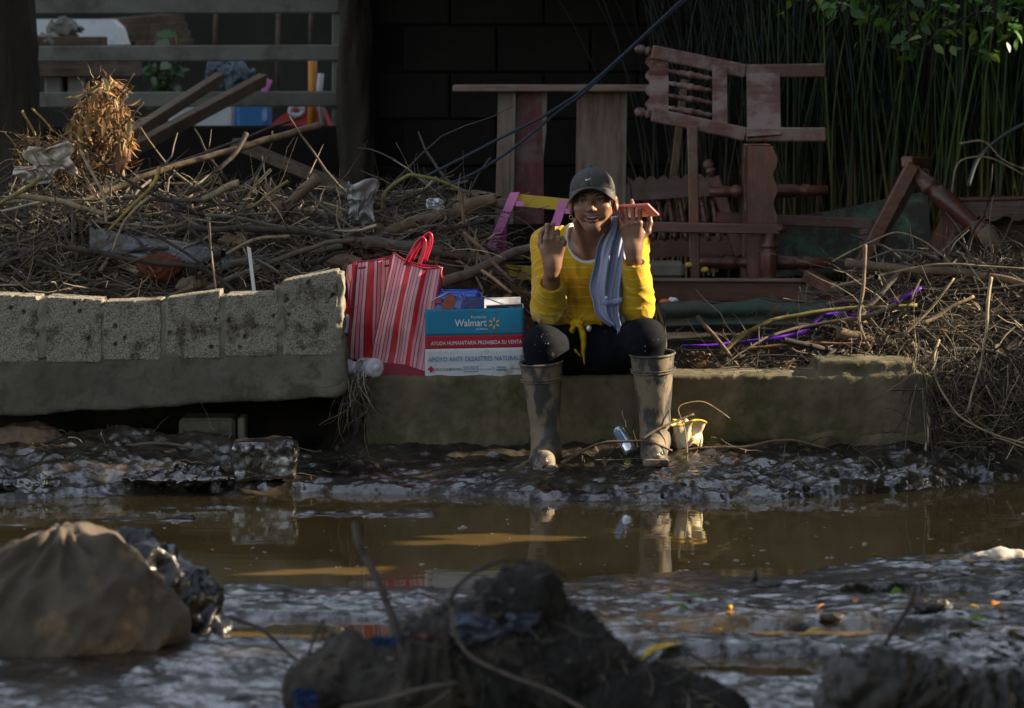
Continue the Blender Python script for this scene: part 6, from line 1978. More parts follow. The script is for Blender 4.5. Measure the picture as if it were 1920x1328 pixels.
    boot(tl, .0725, al, (A(1016, 0, -.33)[0], -.315, max(zl - .010, .005)), (A(1026, 0, -.15)[0], -.16, max(zl - .005, .02)), 3)
    tr_ = A(1223, 662, -.19); ar_ = A(1229, 812, -.165)
    boot(tr_, .0750, ar_, (A(1226, 0, -.33)[0], -.305, max(zr - .006, .01)), (A(1230, 0, -.15)[0], -.15, max(zr, .025)), 5)
    return H, HM, tipsR
H_, HM_, TIPS = person()

# phone held to the ear
def phone():
    mk('pink_case', (0.80, 0.22, 0.20), .4, .06, 10, .05, 60, .5)
    mk('print_black', (0.01, 0.01, 0.01), .5, .05, 10, 0, 60, .4)
    c = A(1193, 395, -.122)
    l = np.array((.104, -.085, .010)); l /= np.linalg.norm(l)
    w = np.array((.050, .055, -.050)); w -= l * (w @ l); w /= np.linalg.norm(w)
    n = np.cross(l, w); n /= np.linalg.norm(n)
    if n[1] > 0: n = -n
    Rm = np.stack([l, w, n], 1)
    t = thing('phone', 'pink phone held flat against the ear by the raised hand', 'phone', c)
    f = Field(c - .10, c + .10, .0021)
    f.box(c, (.073, .036, .0048), .0045, 0, Rm)
    V, F = f.mesh()
    solid('phone_case', V, F, MATS['pink_case'], t)
    MB().ball(c + l * .067 + w * .022 + n * .0048, (.0042, .0042, .0012), 10, Rm=Rm).build('camera_lens', MATS['print_black'], t, smooth=True)
    for a, b_, d, e in ((.030, -.012, .046, -.016), (.036, -.002, .046, -.004), (.034, .010, .046, .014)):
        MB().tube([c + l * a + w * b_ + n * .0050, c + l * (a + d) / 2 + w * ((b_ + e) / 2 + .003) + n * .0050, c + l * d + w * e + n * .0050], .0011, 5).build('printed_mark', MATS['print_black'], t)
phone()

# shirt thrown over the shoulder
def shoulder_cloth():
    m = bpy.data.materials.new('blue_cloth'); m.use_nodes = True; MATS['blue_cloth'] = m
    nt = m.node_tree; b = nt.nodes['Principled BSDF']; L = nt.links.new
    at = nt.nodes.new('ShaderNodeAttribute'); at.attribute_name = 'stripe'
    pp = nt.nodes.new('ShaderNodeMath'); pp.operation = 'PINGPONG'; pp.inputs[1].default_value = .5; L(at.outputs['Fac'], pp.inputs[0])
    mr = nt.nodes.new('ShaderNodeMapRange'); mr.inputs[1].default_value, mr.inputs[2].default_value = .1, .3; L(pp.outputs[0], mr.inputs[0])
    mx = nt.nodes.new('ShaderNodeMix'); mx.data_type = 'RGBA'; mx.inputs[6].default_value = (0.21, 0.24, 0.36, 1); mx.inputs[7].default_value = (0.34, 0.36, 0.47, 1)
    L(mr.outputs[0], mx.inputs[0]); L(mx.outputs[2], b.inputs['Base Color']); b.inputs['Roughness'].default_value = .9; b.inputs['Specular IOR Level'].default_value = .1
    t = thing('draped_shirt', 'crumpled pale blue striped shirt hanging over the shoulder below the phone', 'shirt', P(1150, 610, -.1))
    path = [(1152, 412, .02, 16), (1156, 404, -.045, 22), (1158, 420, -.085, 34), (1154, 450, -.098, 44), (1150, 490, -.100, 46), (1147, 530, -.098, 44), (1144, 560, -.100, 42), (1146, 590, -.105, 40), (1152, 612, -.110, 26), (1154, 618, -.110, 12)]
    K, n = 74, 36
    tq = np.linspace(0, len(path) - 1, K); ii = np.arange(len(path))
    C = np.stack([np.interp(tq, ii, [p[d] for p in path]) for d in range(4)], 1)
    for _ in range(6): C[1:-1] = (C[:-2] + 2 * C[1:-1] + C[2:]) / 4
    G = np.zeros((K, n, 3)); S = np.zeros((K, n))
    for k in range(K):
        for j in range(n):
            a = -1 + 2 * j / (n - 1)
            q = np.array([[a * 1.6, k * .045, 3.3]])
            fold = .016 * math.sin(a * 7.5 + 1.1 * math.sin(k * .09) + k * .03) + .010 * math.sin(a * 15 + k * .05) + .008 * float(perlin(q, 1.3, 5)[0])
            edge = 4 * math.sin(k * .16 + a * 2) + 3 * math.sin(k * .41)
            x = C[k, 0] + a * C[k, 3] * .72 + edge * abs(a) * .6 + 4 * math.sin(k * .11)
            y = C[k, 1] + (7 * math.sin(a * 5 + 1) + 10 * a * (k / K) if k > K * .75 else 0) * ((k - K * .75) / (K * .25)) if k > K * .75 else C[k, 1]
            G[k, j] = P(x, y, C[k, 2] - .030 * math.cos(a * 1.5) + fold + .01)
            S[k, j] = a * 17 + .3 * math.sin(k * .1)
    mb = MB(); mb.grid(G)
    o = mb.build('cloth', m, t, smooth=True, attrs={'stripe': S.ravel()})
    o.modifiers.new('thick', 'SOLIDIFY').thickness = .003
    # cuff band, placket and button
    mb = MB(); mb.grid(np.array([[P(1130 + x * 36, 560 + y * 11 + 2 * math.sin(x * 5), -.142 - .004 * math.sin(x * 9)) for y in np.linspace(0, 1, 3)] for x in np.linspace(0, 1, 14)]))
    mk('blue_plain', (0.25, 0.27, 0.40), .9, .15, 30, .3, 200, .1)
    mb.build('cuff', MATS['blue_plain'], t, smooth=True).modifiers.new('thick', 'SOLIDIFY').thickness = .003
    MB().ball(P(1137, 558, -.150), (.0055, .0025, .0055), 10).build('button', MATS['white_dull'], t, smooth=True)
shoulder_cloth()

def backpack():
    mk('black_nylon', (0.022, 0.021, 0.021), .55, .3, 15, .4, 80, .4, dust=(0.10, 0.085, 0.06), dust_amt=.3, dscale=9)
    mk('piping', (0.16, 0.12, 0.07), .6, .2, 15, .2, 80, .4)
    t = thing('backpack', 'black backpack standing behind the person beside the raised knee', 'backpack', P(1222, 655, .32))
    c = A(1215, 620, .30)
    f = Field(c - (.09, .12, .13), c + (.09, .12, .13), .004)
    f.box(c, (.060, .075, .095), .045); f.noise(12, .008, 2, 3)
    V, F = f.mesh(); solid('bag_body', V, F, MATS['black_nylon'], t)
    MB().tube([P(1213, 566, .24), P(1232, 578, .22), P(1242, 605, .215), P(1247, 640, .22), P(1246, 662, .23)], .005, 8).build('piping', MATS['piping'], t, smooth=True)
    MB().tube([P(1228, 574, .21), P(1231, 600, .205), P(1228, 618, .205)], .003, 6).build('strap', MATS['piping'], t, smooth=True)
    MB().ball(P(1240, 652, .21), (.012, .01, .012), 8).build('buckle', MATS['white_dull'], t, smooth=True)
backpack()

# ---------------------------------------------------------------- goods beside the person
def text_mesh(s, size, o, ux, uy, un, mat, parent, name='lettering', bold=0.0, spacing=1.0, width=None, loc=None):
    cu = bpy.data.curves.new('t', 'FONT')
    cu.body = s; cu.size = 1.0; cu.offset = bold; cu.space_character = spacing; cu.resolution_u = 3
    ob = bpy.data.objects.new('t', cu); col.objects.link(ob)
    dg = bpy.context.evaluated_depsgraph_get(); dg.update()
    me = bpy.data.meshes.new_from_object(ob.evaluated_get(dg))
    bpy.data.objects.remove(ob); bpy.data.curves.remove(cu)
    V = np.array([v.co[:] for v in me.vertices])
    w0, w1 = V[:, 0].min(), V[:, 0].max()
    sx = (width / (w1 - w0)) if width else size
    V[:, 0] = (V[:, 0] - w0) * sx; V[:, 1] *= size
    o, ux, uy, un = map(np.array, (o, ux, uy, un))
    P3 = o + V[:, :1] * ux + V[:, 1:2] * uy + un * .0
    base = LOCS[parent.name]
    me.vertices.foreach_set('co', (P3 - np.array(base)).astype(np.float32).ravel()); me.update()
    me.materials.clear(); me.materials.append(mat)
    return link_mesh(name, me, None, parent, base)

def carton():
    mk('carton_white', (0.52, 0.53, 0.55), .75, .08, 6, .2, 50, .3, dust=(0.34, 0.30, 0.26), dust_amt=.28, dscale=14)
    mk('print_teal', (0.012, 0.19, 0.32), .6, .08, 6, .1, 50, .3, dust=(0.05, 0.15, 0.21), dust_amt=.32, dscale=16)
    mk('print_red', (0.34, 0.012, 0.028), .6, .08, 6, .1, 50, .3)
    mk('ink_white', (0.62, 0.66, 0.68), .7, .05, 6, 0, 50, .3)
    mk('ink_blue', (0.03, 0.16, 0.30), .7, .05, 6, 0, 50, .3)
    mk('ink_grey', (0.05, 0.05, 0.06), .7, .05, 6, 0, 50, .3)
    mk('ink_yellow', (0.75, 0.42, 0.02), .7, .05, 6, 0, 50, .3)
    mk('carton_brown', (0.33, 0.24, 0.15), .85, .1, 10, .2, 60, .2)
    Y = .02
    bl, br_, tl, tr = A(797, 712, Y), A(982, 708, Y), A(797, 581, Y), A(982, 577, Y)
    ux = (br_ - bl); Wd = np.linalg.norm(ux); ux /= Wd
    uz = (tl - bl); Ht = np.linalg.norm(uz); uz /= Ht
    un = np.cross(ux, uz); un /= np.linalg.norm(un)
    if un[1] > 0: un = -un
    t = thing('relief_carton', 'open printed relief carton, teal, red and white bands, between the striped bag and the person', 'box', (bl + br_) / 2)
    dep = .20; th = .004
    def pt(x, z, d=0): return bl + ux * x + uz * z - un * d          # d metres behind the front face
    q = 1 / 560.
    zT, zR = (712 - 655) * q, (712 - 630.5) * q
    def panel(name, x0, x1, z0, z1, d, thk, mat):
        V = [pt(x0, z0, d), pt(x1, z0, d), pt(x1, z1, d), pt(x0, z1, d)]; B = [pt(x0, z0, d + thk), pt(x1, z0, d + thk), pt(x1, z1, d + thk), pt(x0, z1, d + thk)]
        MB().add(np.array(V + B), [np.array([[0, 1, 2, 3], [7, 6, 5, 4], [0, 4, 5, 1], [1, 5, 6, 2], [2, 6, 7, 3], [3, 7, 4, 0]])]).build(name, MATS[mat], t)
    # front face buckles a little: a gridded sheet with a soft dent
    def band(name, z0, z1, mat):
        n, k = 30, 10
        G = np.zeros((n, k, 3))
        for i in range(n):
            for j in range(k):
                x = Wd * i / (n - 1); z = z0 + (z1 - z0) * j / (k - 1)
                G[i, j] = pt(x, z, dent(x, z))
        o = MB().grid(G[::-1] if False else G).build(name, MATS[mat], t, smooth=True)
        o.modifiers.new('thick', 'SOLIDIFY').thickness = .003
    def dent(x, z): return .0035 * math.sin(x / Wd * 5 + 1) * math.sin(z / Ht * 3.0) - .003 * math.exp(-((x - .27) / .05) ** 2 - ((z - .19) / .05) ** 2)
    band('white_panel', 0, zT, 'carton_white'); band('red_band', zT, zR, 'print_red'); band('teal_band', zR, Ht, 'print_teal')
    for nm, x0, x1 in (('side_panel', 0.0, th), ('side_panel', Wd - th, Wd)):
        panel(nm, x0, x1, 0.002, Ht - .004, .006, dep - .012, 'carton_white')
    panel('back_panel', 0, Wd, 0, Ht, dep - .005, th, 'carton_white'); panel('base_panel', .004, Wd - .004, .001, .004, .006, dep - .014, 'carton_brown')
    # flaps
    MB().board(pt(Wd * .62, Ht + .002, .03), pt(Wd * .985, Ht + .006, .03), .05, .003, up=(0, -1, .3)).build('flap', MATS['carton_white'], t)
    MB().board(pt(Wd * .05, Ht + .004, dep - .03), pt(Wd * .97, Ht + .006, dep - .03), .07, .003, up=(0, 1, .5)).build('flap', MATS['carton_white'], t)
    # print
    def txt(s, px, py, hpx, wpx, mat, bold=.0):
        x = (px - 797) * q; z = (712 - py - (px - 797) * 4 / 185) * q
        # capital height is about 0.7 of the font size
        o = pt(x, z, 0) + un * .0062
        text_mesh(s, hpx * q / .70, o, ux, uz, un, MATS[mat], t, bold=bold, width=wpx * q)
    txt('Fundación', 884, 597, 5.2, 28, 'ink_white', .0)
    txt('Walmart', 853, 612, 13, 60, 'ink_white', .012)
    txt('de México', 893, 618.5, 4, 22, 'ink_white', .0)
    for k in range(6):
        a = R(90 + 60 * k); cx, cz = (927 - 797) * q, (712 - 606 - 2.6) * q
        p0 = pt(cx + math.cos(a) * 4.2 * q, cz + math.sin(a) * 4.2 * q) + un * .006; p1 = pt(cx + math.cos(a) * 10.5 * q, cz + math.sin(a) * 10.5 * q) + un * .006
        MB().board(p0, p1, 2.8 * q, .001, up=np.cross(un, p1 - p0), bev=.0008).build('printed_ray', MATS['ink_yellow'], t)
    txt('AYUDA HUMANITARIA PROHIBIDA SU VENTA', 808, 647.5, 7.2, 171, 'ink_white', .0)
    txt('APOYO ANTE DESASTRES NATURALES', 803, 678.5, 8.8, 181, 'ink_blue', .004)
    cx, cz = (808 - 797) * q, (712 - 692.5) * q
    MB().box(pt(cx, cz) + un * .0062, (11 * q, .0008, 4 * q), np.stack([ux, un, uz], 1), .0001).build('printed_cross', MATS['print_red'], t)
    MB().box(pt(cx, cz) + un * .0066, (4 * q, .0008, 11 * q), np.stack([ux, un, uz], 1), .0001).build('printed_cross', MATS['print_red'], t)
    txt('CRUZ ROJA MEXICANA', 816, 695, 4.4, 50, 'ink_grey', .01)
    MB().box(pt((868.5 - 797) * q, cz) + un * .0062, (.6 * q, .0006, 9 * q), np.stack([ux, un, uz], 1), .0001).build('printed_line', MATS['ink_grey'], t)
    for (x0, x1, z0, z1) in ((871, 896, 687.2, 688.2), (871, 896, 695.8, 697), (871, 872, 687.2, 697), (895, 896, 687.2, 697)):
        MB().box(pt(((x0 + x1) / 2 - 797) * q, (712 - (z0 + z1) / 2 - 1.8) * q) + un * .0062, ((x1 - x0) * q, .0006, (z1 - z0) * q), np.stack([ux, un, uz], 1), .0001).build('printed_frame', MATS['ink_blue'], t)
    txt('bodega', 874, 692.8, 3.8, 19, 'ink_blue', .0)
    txt('sams club', 899, 693.8, 3.4, 22, 'ink_blue', .0)
    MB().tube([pt((925 + 2.4 * math.cos(a) - 797) * q, (712 - 690.6 - 2.6 + 2.2 * math.sin(a)) * q) + un * .0062 for a in np.linspace(0, 6.28, 13)], .0006, 4).build('printed_ring', MATS['ink_blue'], t)
    txt('Walmart', 931, 690.6, 4.6, 18, 'ink_blue', .02)
    MB().box(pt((940 - 797) * q, (712 - 693.6 - 2.8) * q) + un * .0062, (19 * q, .0006, 2.4 * q), np.stack([ux, un, uz], 1), .0001).build('printed_bar', MATS['ink_blue'], t)
    txt('Superama', 957, 692.4, 4, 18, 'ink_grey', .0)
carton()

def blue_packet():
    mk('blue_film', (0.004, 0.06, 0.42), .16, .25, 9, .25, 26, .7, bdist=.008)
    mk('navy_film', (0.006, 0.018, 0.14), .22, .2, 9, .2, 26, .6, bdist=.008)
    mk('print_brick', (0.26, 0.05, 0.02), .25, .4, 40, .1, 40, .5)
    mk('lilac_print_sheen', (0.30, 0.22, 0.45), .3, .1, 20, .1, 40, .5)
    mk('print_scarlet', (0.42, 0.03, 0.05), .3, .1, 20, .1, 40, .5)
    t = thing('blue_packet', 'shiny blue plastic packet with a brown picture standing in the open carton', 'packet', P(856, 585, .06))
    c = A(855, 568, .09)
    f = Field(c - (.11, .07, .07), c + (.11, .07, .07), .0032)
    f.box(c, (.084, .045, .046), .02); f.noise(14, .0035, 2, 5, True); f.noise(9, .005, 2, 9)
    V, F = f.mesh(); solid('packet_body', V, F, MATS['blue_film'], t)
    px_poly('dark_side', [(872, 558), (908, 558), (908, 583), (862, 583), (866, 568)], .035, .02, 'navy_film', t)
    px_poly('printed_picture', [(838, 555), (846, 550), (855, 562), (848, 582), (829, 582), (828, 570)], .0365, .004, 'print_brick', t)
    px_poly('printed_patch', [(815, 561), (827, 560), (828, 568), (816, 569)], .0365, .004, 'print_scarlet', t)
    text_mesh('CLASICO', 6 / 560 / .7, A(812, 580, .0345), (1, 0, -.08), (0, 0, 1), (0, -1, 0), MATS['lilac_print_sheen'], t, bold=.02, width=15 / 560)
    px_poly('painted_sheen', [(866, 546), (870, 552), (872, 562), (868, 553)], .0345, .003, 'lilac_print_sheen', t)  # pale sliver painted as sheen on the film
    o = MB().tube([P(905, 556, .09), P(930, 566, .07), P(960, 577, .05)], .0024, 6).build('plastic_strap', MATS['white_dull'], smooth=True)
    tag(o, 'white plastic strap running from the blue packet to the carton edge', 'strap')
    o = MB().tube([P(806, 565, .03), P(825, 556, .028), P(842, 548, .05)], .0018, 6).build('plastic_strap', MATS['white_dull'], smooth=True)
    tag(o, 'short pale strap lying across the blue packet near the striped bag', 'strap')
blue_packet()

def striped_bag():
    m = bpy.data.materials.new('bag_mesh'); m.use_nodes = True; MATS['bag_mesh'] = m
    nt = m.node_tree; b = nt.nodes['Principled BSDF']; L = nt.links.new
    at = nt.nodes.new('ShaderNodeAttribute'); at.attribute_name = 'stripe'
    fr = nt.nodes.new('ShaderNodeMath'); fr.operation = 'FRACT'; L(at.outputs['Fac'], fr.inputs[0])
    rp = nt.nodes.new('ShaderNodeValToRGB'); rp.color_ramp.interpolation = 'CONSTANT'
    els = rp.color_ramp.elements
    pink, red, dark, pale = (0.74, 0.30, 0.38, 1), (0.62, 0.028, 0.045, 1), (0.26, 0.012, 0.06, 1), (0.80, 0.48, 0.50, 1)
    seq = [(0, pale), (.055, dark), (.068, pink), (.125, dark), (.138, pale), (.195, dark), (.208, pink), (.265, dark), (.278, pale), (.335, dark), (.348, red), (.47, pale), (.515, dark), (.528, pink), (.58, dark), (.593, pale), (.65, dark), (.662, pale), (.72, red), (.82, pink), (.875, dark), (.888, pale), (.94, dark), (.952, pink)]
    els[0].position, els[0].color = seq[0]
    els[1].position, els[1].color = seq[1]
    for p, c in seq[2:]:
        e = els.new(p); e.color = c
    L(fr.outputs[0], rp.inputs[0])
    tc = nt.nodes.new('ShaderNodeTexCoord'); wv = nt.nodes.new('ShaderNodeTexNoise'); wv.inputs['Scale'].default_value = 9; wv.inputs['Detail'].default_value = 5; L(tc.outputs['Object'], wv.inputs['Vector'])
    mr = nt.nodes.new('ShaderNodeMapRange'); mr.inputs[1].default_value, mr.inputs[2].default_value, mr.inputs[3].default_value, mr.inputs[4].default_value = .3, .7, .78, 1.12; L(wv.outputs['Fac'], mr.inputs[0])
    sc = nt.nodes.new('ShaderNodeVectorMath'); sc.operation = 'SCALE'; L(rp.outputs[0], sc.inputs[0]); L(mr.outputs[0], sc.inputs['Scale'])
    L(sc.outputs[0], b.inputs['Base Color']); b.inputs['Roughness'].default_value = .42; b.inputs['Specular IOR Level'].default_value = .4
    tr = nt.nodes.new('ShaderNodeBsdfTranslucent'); L(sc.outputs[0], tr.inputs['Color'])
    ms = nt.nodes.new('ShaderNodeMixShader'); ms.inputs[0].default_value = .3; L(b.outputs[0], ms.inputs[1]); L(tr.outputs[0], ms.inputs[2]); L(ms.outputs[0], nt.nodes['Material Output'].inputs['Surface'])
    mk('bag_binding', (0.22, 0.008, 0.028), .45, .15, 20, .2, 80, .4)
    mk('bag_handle', (0.48, 0.014, 0.04), .3, .1, 20, .05, 80, .5)

    def sheet(name, tl, tr, br_, bl, parent, s0, s1, bul, seed, wav=.006, n=44, k=40, sag=0.0):
        """bag side between four corners ((px,py,Y) each), stripes run top to bottom"""
        c = [A(*p) for p in (tl, tr, br_, bl)]
        G = np.zeros((n, k, 3)); S = np.zeros((n, k))
        nr = np.cross(c[1] - c[0], c[3] - c[0]); nr /= np.linalg.norm(nr)
        if nr[1] > 0: nr = -nr
        for i in range(n):
            a = i / (n - 1)
            for j in range(k):
                e = j / (k - 1)
                p = (c[0] * (1 - a) + c[1] * a) * (1 - e) + (c[3] * (1 - a) + c[2] * a) * e
                w = math.sin(math.pi * a) ** .6
                ff = float(np.sin(a * 9 + 2.2 * math.sin(e * 2.6 + seed) + seed)) * wav * (1.1 - .4 * e) * w
                f2 = .004 * math.sin(e * 11 + a * 5 + seed) * w
                G[i, j] = p + nr * (bul * math.sin(math.pi * min(e * .9 + .1, 1)) * w + ff + f2) - np.array((0, 0, sag * math.sin(math.pi * a) * (1 - e) ** 3))
                S[i, j] = s0 + (s1 - s0) * a
        q = np.stack([G.reshape(-1, 3)[:, 0], G.reshape(-1, 3)[:, 1], G.reshape(-1, 3)[:, 2]], 1)
        G = (q + nr * (.0045 * perlin(q, 15, seed) + .0035 * (1 - 2 * np.abs(perlin(q, 9, seed + 3))))[:, None]).reshape(n, k, 3)
        o = MB().grid(G).build(name, m, parent, smooth=True, attrs={'stripe': S.ravel()})
        o.modifiers.new('thick', 'SOLIDIFY').thickness = .0014
        return G
    def binding(pts, parent, r=.0034):
        MB().tube(pts, r, 6).build('binding', MATS['bag_binding'], parent, smooth=True)

    # front bag
    t = thing('striped_bag', 'red and pink striped mesh shopping bag with its handles up, next to the printed carton', 'bag', P(745, 710, .1))
    TL, TR, BR, BL = (738, 474, .10), (828, 502, .06), (797, 712, .03), (690, 706, .07)
    G = sheet('front_side', TL, TR, BR, BL, t, .0, 1.15, .022, 1.0, .011, sag=.022)
    Gb = sheet('back_side', (745, 482, .19), (826, 500, .18), (800, 705, .24), (700, 700, .25), t, .3, 1.3, -.015, 3.0, .006, sag=.01)
    sheet('gusset', (738, 474, .10), (745, 482, .19), (700, 700, .25), (690, 706, .07), t, .3, .9, -.01, 2.0, .004, 16)
    sheet('gusset', (828, 502, .06), (826, 500, .18), (800, 705, .24), (797, 712, .03), t, .3, .9, -.012, 2.4, .004, 16)
    MB().box(P(745, 708, .14), (m_of(100), .18, .006), None, .002).build('bag_base', MATS['bag_binding'], t)
    binding([Vector(v) for v in G[0, ::3]] + [Vector(G[0, -1])], t); binding([Vector(v) for v in G[-1, ::3]] + [Vector(G[-1, -1])], t); binding([Vector(v) for v in G[::3, 0]], t)
    binding([Vector(v) for v in Gb[::3, 0]], t)
    px_poly('base_trim', [(716, 680), (760, 684), (796, 696), (796, 712), (720, 711), (712, 700)], .025, .01, 'bag_binding', t)
    for q, Yk in ((0, .075), (3.5, .085), (0, .165), (4, .175)):
        dx = 0 if Yk < .1 else 12
        dy = 0 if Yk < .1 else -9
        MB().tube(smooth_px([(758 + dx + q, 497 + dy), (766 + dx + q, 480 + dy), (782 + dx + q * .6, 452 + dy), (793 + dx, 444 + q + dy), (799 + dx - q, 452 + dy), (797 + dx - q, 470 + dy), (786 + dx - q, 500 + dy)], (Yk, Yk - .005), 30), .0042, 7).build('handle', MATS['bag_handle'], t, smooth=True)

    # second bag behind it
    t = thing('striped_bag', 'second striped mesh bag, half hidden, on the side of the toppled wall', 'bag', P(690, 690, .2))
    G1 = sheet('front_side', (668, 492, .16), (742, 484, .14), (742, 690, .13), (652, 672, .15), t, .1, .85, .012, 5.0, .009)
    G2 = sheet('gusset', (655, 500, .27), (668, 492, .16), (652, 672, .15), (650, 660, .28), t, .55, .85, .004, 6.0, .003, 16)
    G3 = sheet('back_side', (655, 498, .27), (738, 480, .27), (738, 680, .28), (650, 660, .28), t, .2, .9, -.01, 7.0, .004)
    binding([Vector(v) for v in G1[0, ::3]], t, .006); binding([Vector(v) for v in G1[::3, 0]], t); binding([Vector(v) for v in G3[::3, 0]], t)
    binding([P(672, 503, .155), P(705, 500, .145), P(742, 497, .135)], t, .004)
    MB().box(P(698, 690, .21), (m_of(90), .12, .005), None, .002).build('bag_base', MATS['bag_binding'], t)
striped_bag()

mk('foil', (0.62, 0.65, 0.68), .2, .1, 10, .3, 30, .6, metal=.9, bdist=.003)
o = MB().box(P(650, 610, .2), (m_of(22), .05, m_of(44)), None, .008).build('white_carton', MATS['white_dull']); tag(o, 'small white carton squeezed between the tallest block and the striped bag', 'carton')

def bottle():
    plastic_clear('bottle_plastic', (0.80, 0.80, 0.86), .12, .42)
    t = thing('plastic_bottle', 'clear plastic bottle lying with its base towards the viewer under the striped bag', 'bottle', P(700, 705, .0))
    c0, c1 = A(706, 690, -.06), A(668, 686, .10)
    MB().turned(c0, c1, [(0, .005), (.01, .022), (.04, .031), (.12, .033), (.3, .032), (.34, .030), (.4, .032), (.7, .031), (.85, .02), (.92, .013), (1, .013)], 24).build('bottle_body', MATS['bottle_plastic'], t, smooth=True)
    MB().turned(c0 + (0, -.004, 0), c0 + (0, .004, 0), [(0, .010), (.5, .012), (1, .012)], 16).build('bottle_base', MATS['white_dull'], t, smooth=True)
    mk('film_clear', (0.60, 0.58, 0.62), .2, .25, 20, .5, 50, .6, transl=.3)
    film('cling_film', P(668, 705, -.03), .03, .055, MATS['film_clear'], 'crumpled clear plastic film hanging off the kerb end below the striped bag', 'plastic film', 15, .03)
bottle()

def can_and_cup():
    t = thing('drink_can', 'shiny silver can tilted in the mud between the two boots', 'can', P(1172, 845, -.2))
    a, b_ = A(1184, 850, -.22), A(1158, 804, -.17)
    MB().turned(a, b_, [(0, .010), (.02, .020), (.07, .0235), (.12, .024), (.86, .024), (.95, .019), (.97, .0195), (1, .018)], 24).build('can_body', MATS['foil'], t, smooth=True)
    mk('can_print', (0.12, 0.22, 0.40), .25, .2, 10, .1, 40, .6, metal=.5)
    d = (b_ - a); n = np.array((0, -1, .2))
    px_poly('printed_panel', [(1152, 812), (1162, 806), (1180, 838), (1168, 844)], -.222, .004, 'can_print', t)
    mk('cup_paper', (0.60, 0.53, 0.38), .5, .2, 14, .4, 40, .4, dust=(0.42, 0.27, 0.10), dust_amt=.4, dscale=16)
    t = thing('crushed_cup', 'crushed cream paper tub with a yellow edge on the mud beside the right boot', 'tub', P(1288, 842, -.1))
    n, k = 40, 16
    G = np.zeros((n + 1, k, 3))
    for i in range(n + 1):
        a = 2 * math.pi * (i % n) / n
        for j in range(k):
            e = j / (k - 1)
            r = .046 + .012 * e
            cr = 1 + .20 * math.sin(3 * a + 2.2 * e) + .10 * math.sin(7 * a - 3 * e)
            x = 1286 + (r * cr * math.cos(a)) * 560 * .92; y = 838 - e * 44 + 6 * math.sin(2 * a)
            G[i, j] = P(x, y, -.12 + r * cr * math.sin(a) * .9 - .02 * e)
    o = MB().grid(G).build('tub_wall', MATS['cup_paper'], t, smooth=True); o.modifiers.new('thick', 'SOLIDIFY').thickness = .003
    MB().tube([Vector(v) for v in G[:, -1]], .004, 6).build('tub_rim', MATS['ink_yellow'], t, smooth=True)
    mb = MB(); mb.grid(np.array([[P(1286, 812, -.13) + Vector((.047 * r * math.cos(a), .03 * r * math.sin(a) - .02, .035 * r * math.sin(a) + .012 * math.sin(5 * a) * r)) for r in (.05, .5, 1)] for a in np.linspace(0, 2 * math.pi, 30)])); mb.build('tub_lid', MATS['cup_paper'], t, smooth=True).modifiers.new('thick', 'SOLIDIFY').thickness = .002
can_and_cup()
film('brown_scrap', P(1318, 672, .38), .03, .02, MATS['cardboard_wet'], 'torn brown leaf like scrap on the kerb right of the boot', 'scrap', 31, .02)
film('orange_scrap', P(1298, 684, .34), .022, .016, MATS['cardboard_wet'], 'small torn brown scrap lying close to the right boot top', 'scrap', 32, .015)

# ---------------------------------------------------------------- out of focus things in the front mud
mk('sack_cloth', (0.085, 0.068, 0.050), .85, .3, 5, .4, 60, .2, dust=(0.22, 0.14, 0.075), dust_amt=.3, dscale=4)
mk('black_plastic', (0.010, 0.010, 0.011), .28, .3, 9, .6, 20, .6, bdist=.01)
mk('grey_cloth', (0.020, 0.018, 0.016), .85, .35, 5, .5, 40, .2, dust=(0.06, 0.052, 0.042), dust_amt=.25, dscale=9)
mk('beige_cloth', (0.036, 0.031, 0.026), .85, .3, 5, .5, 40, .2, dust=(0.07, 0.055, 0.04), dust_amt=.4, dscale=6)
mk('dark_mud', (0.030, 0.025, 0.020), .5, .4, 9, .8, 40, .4)

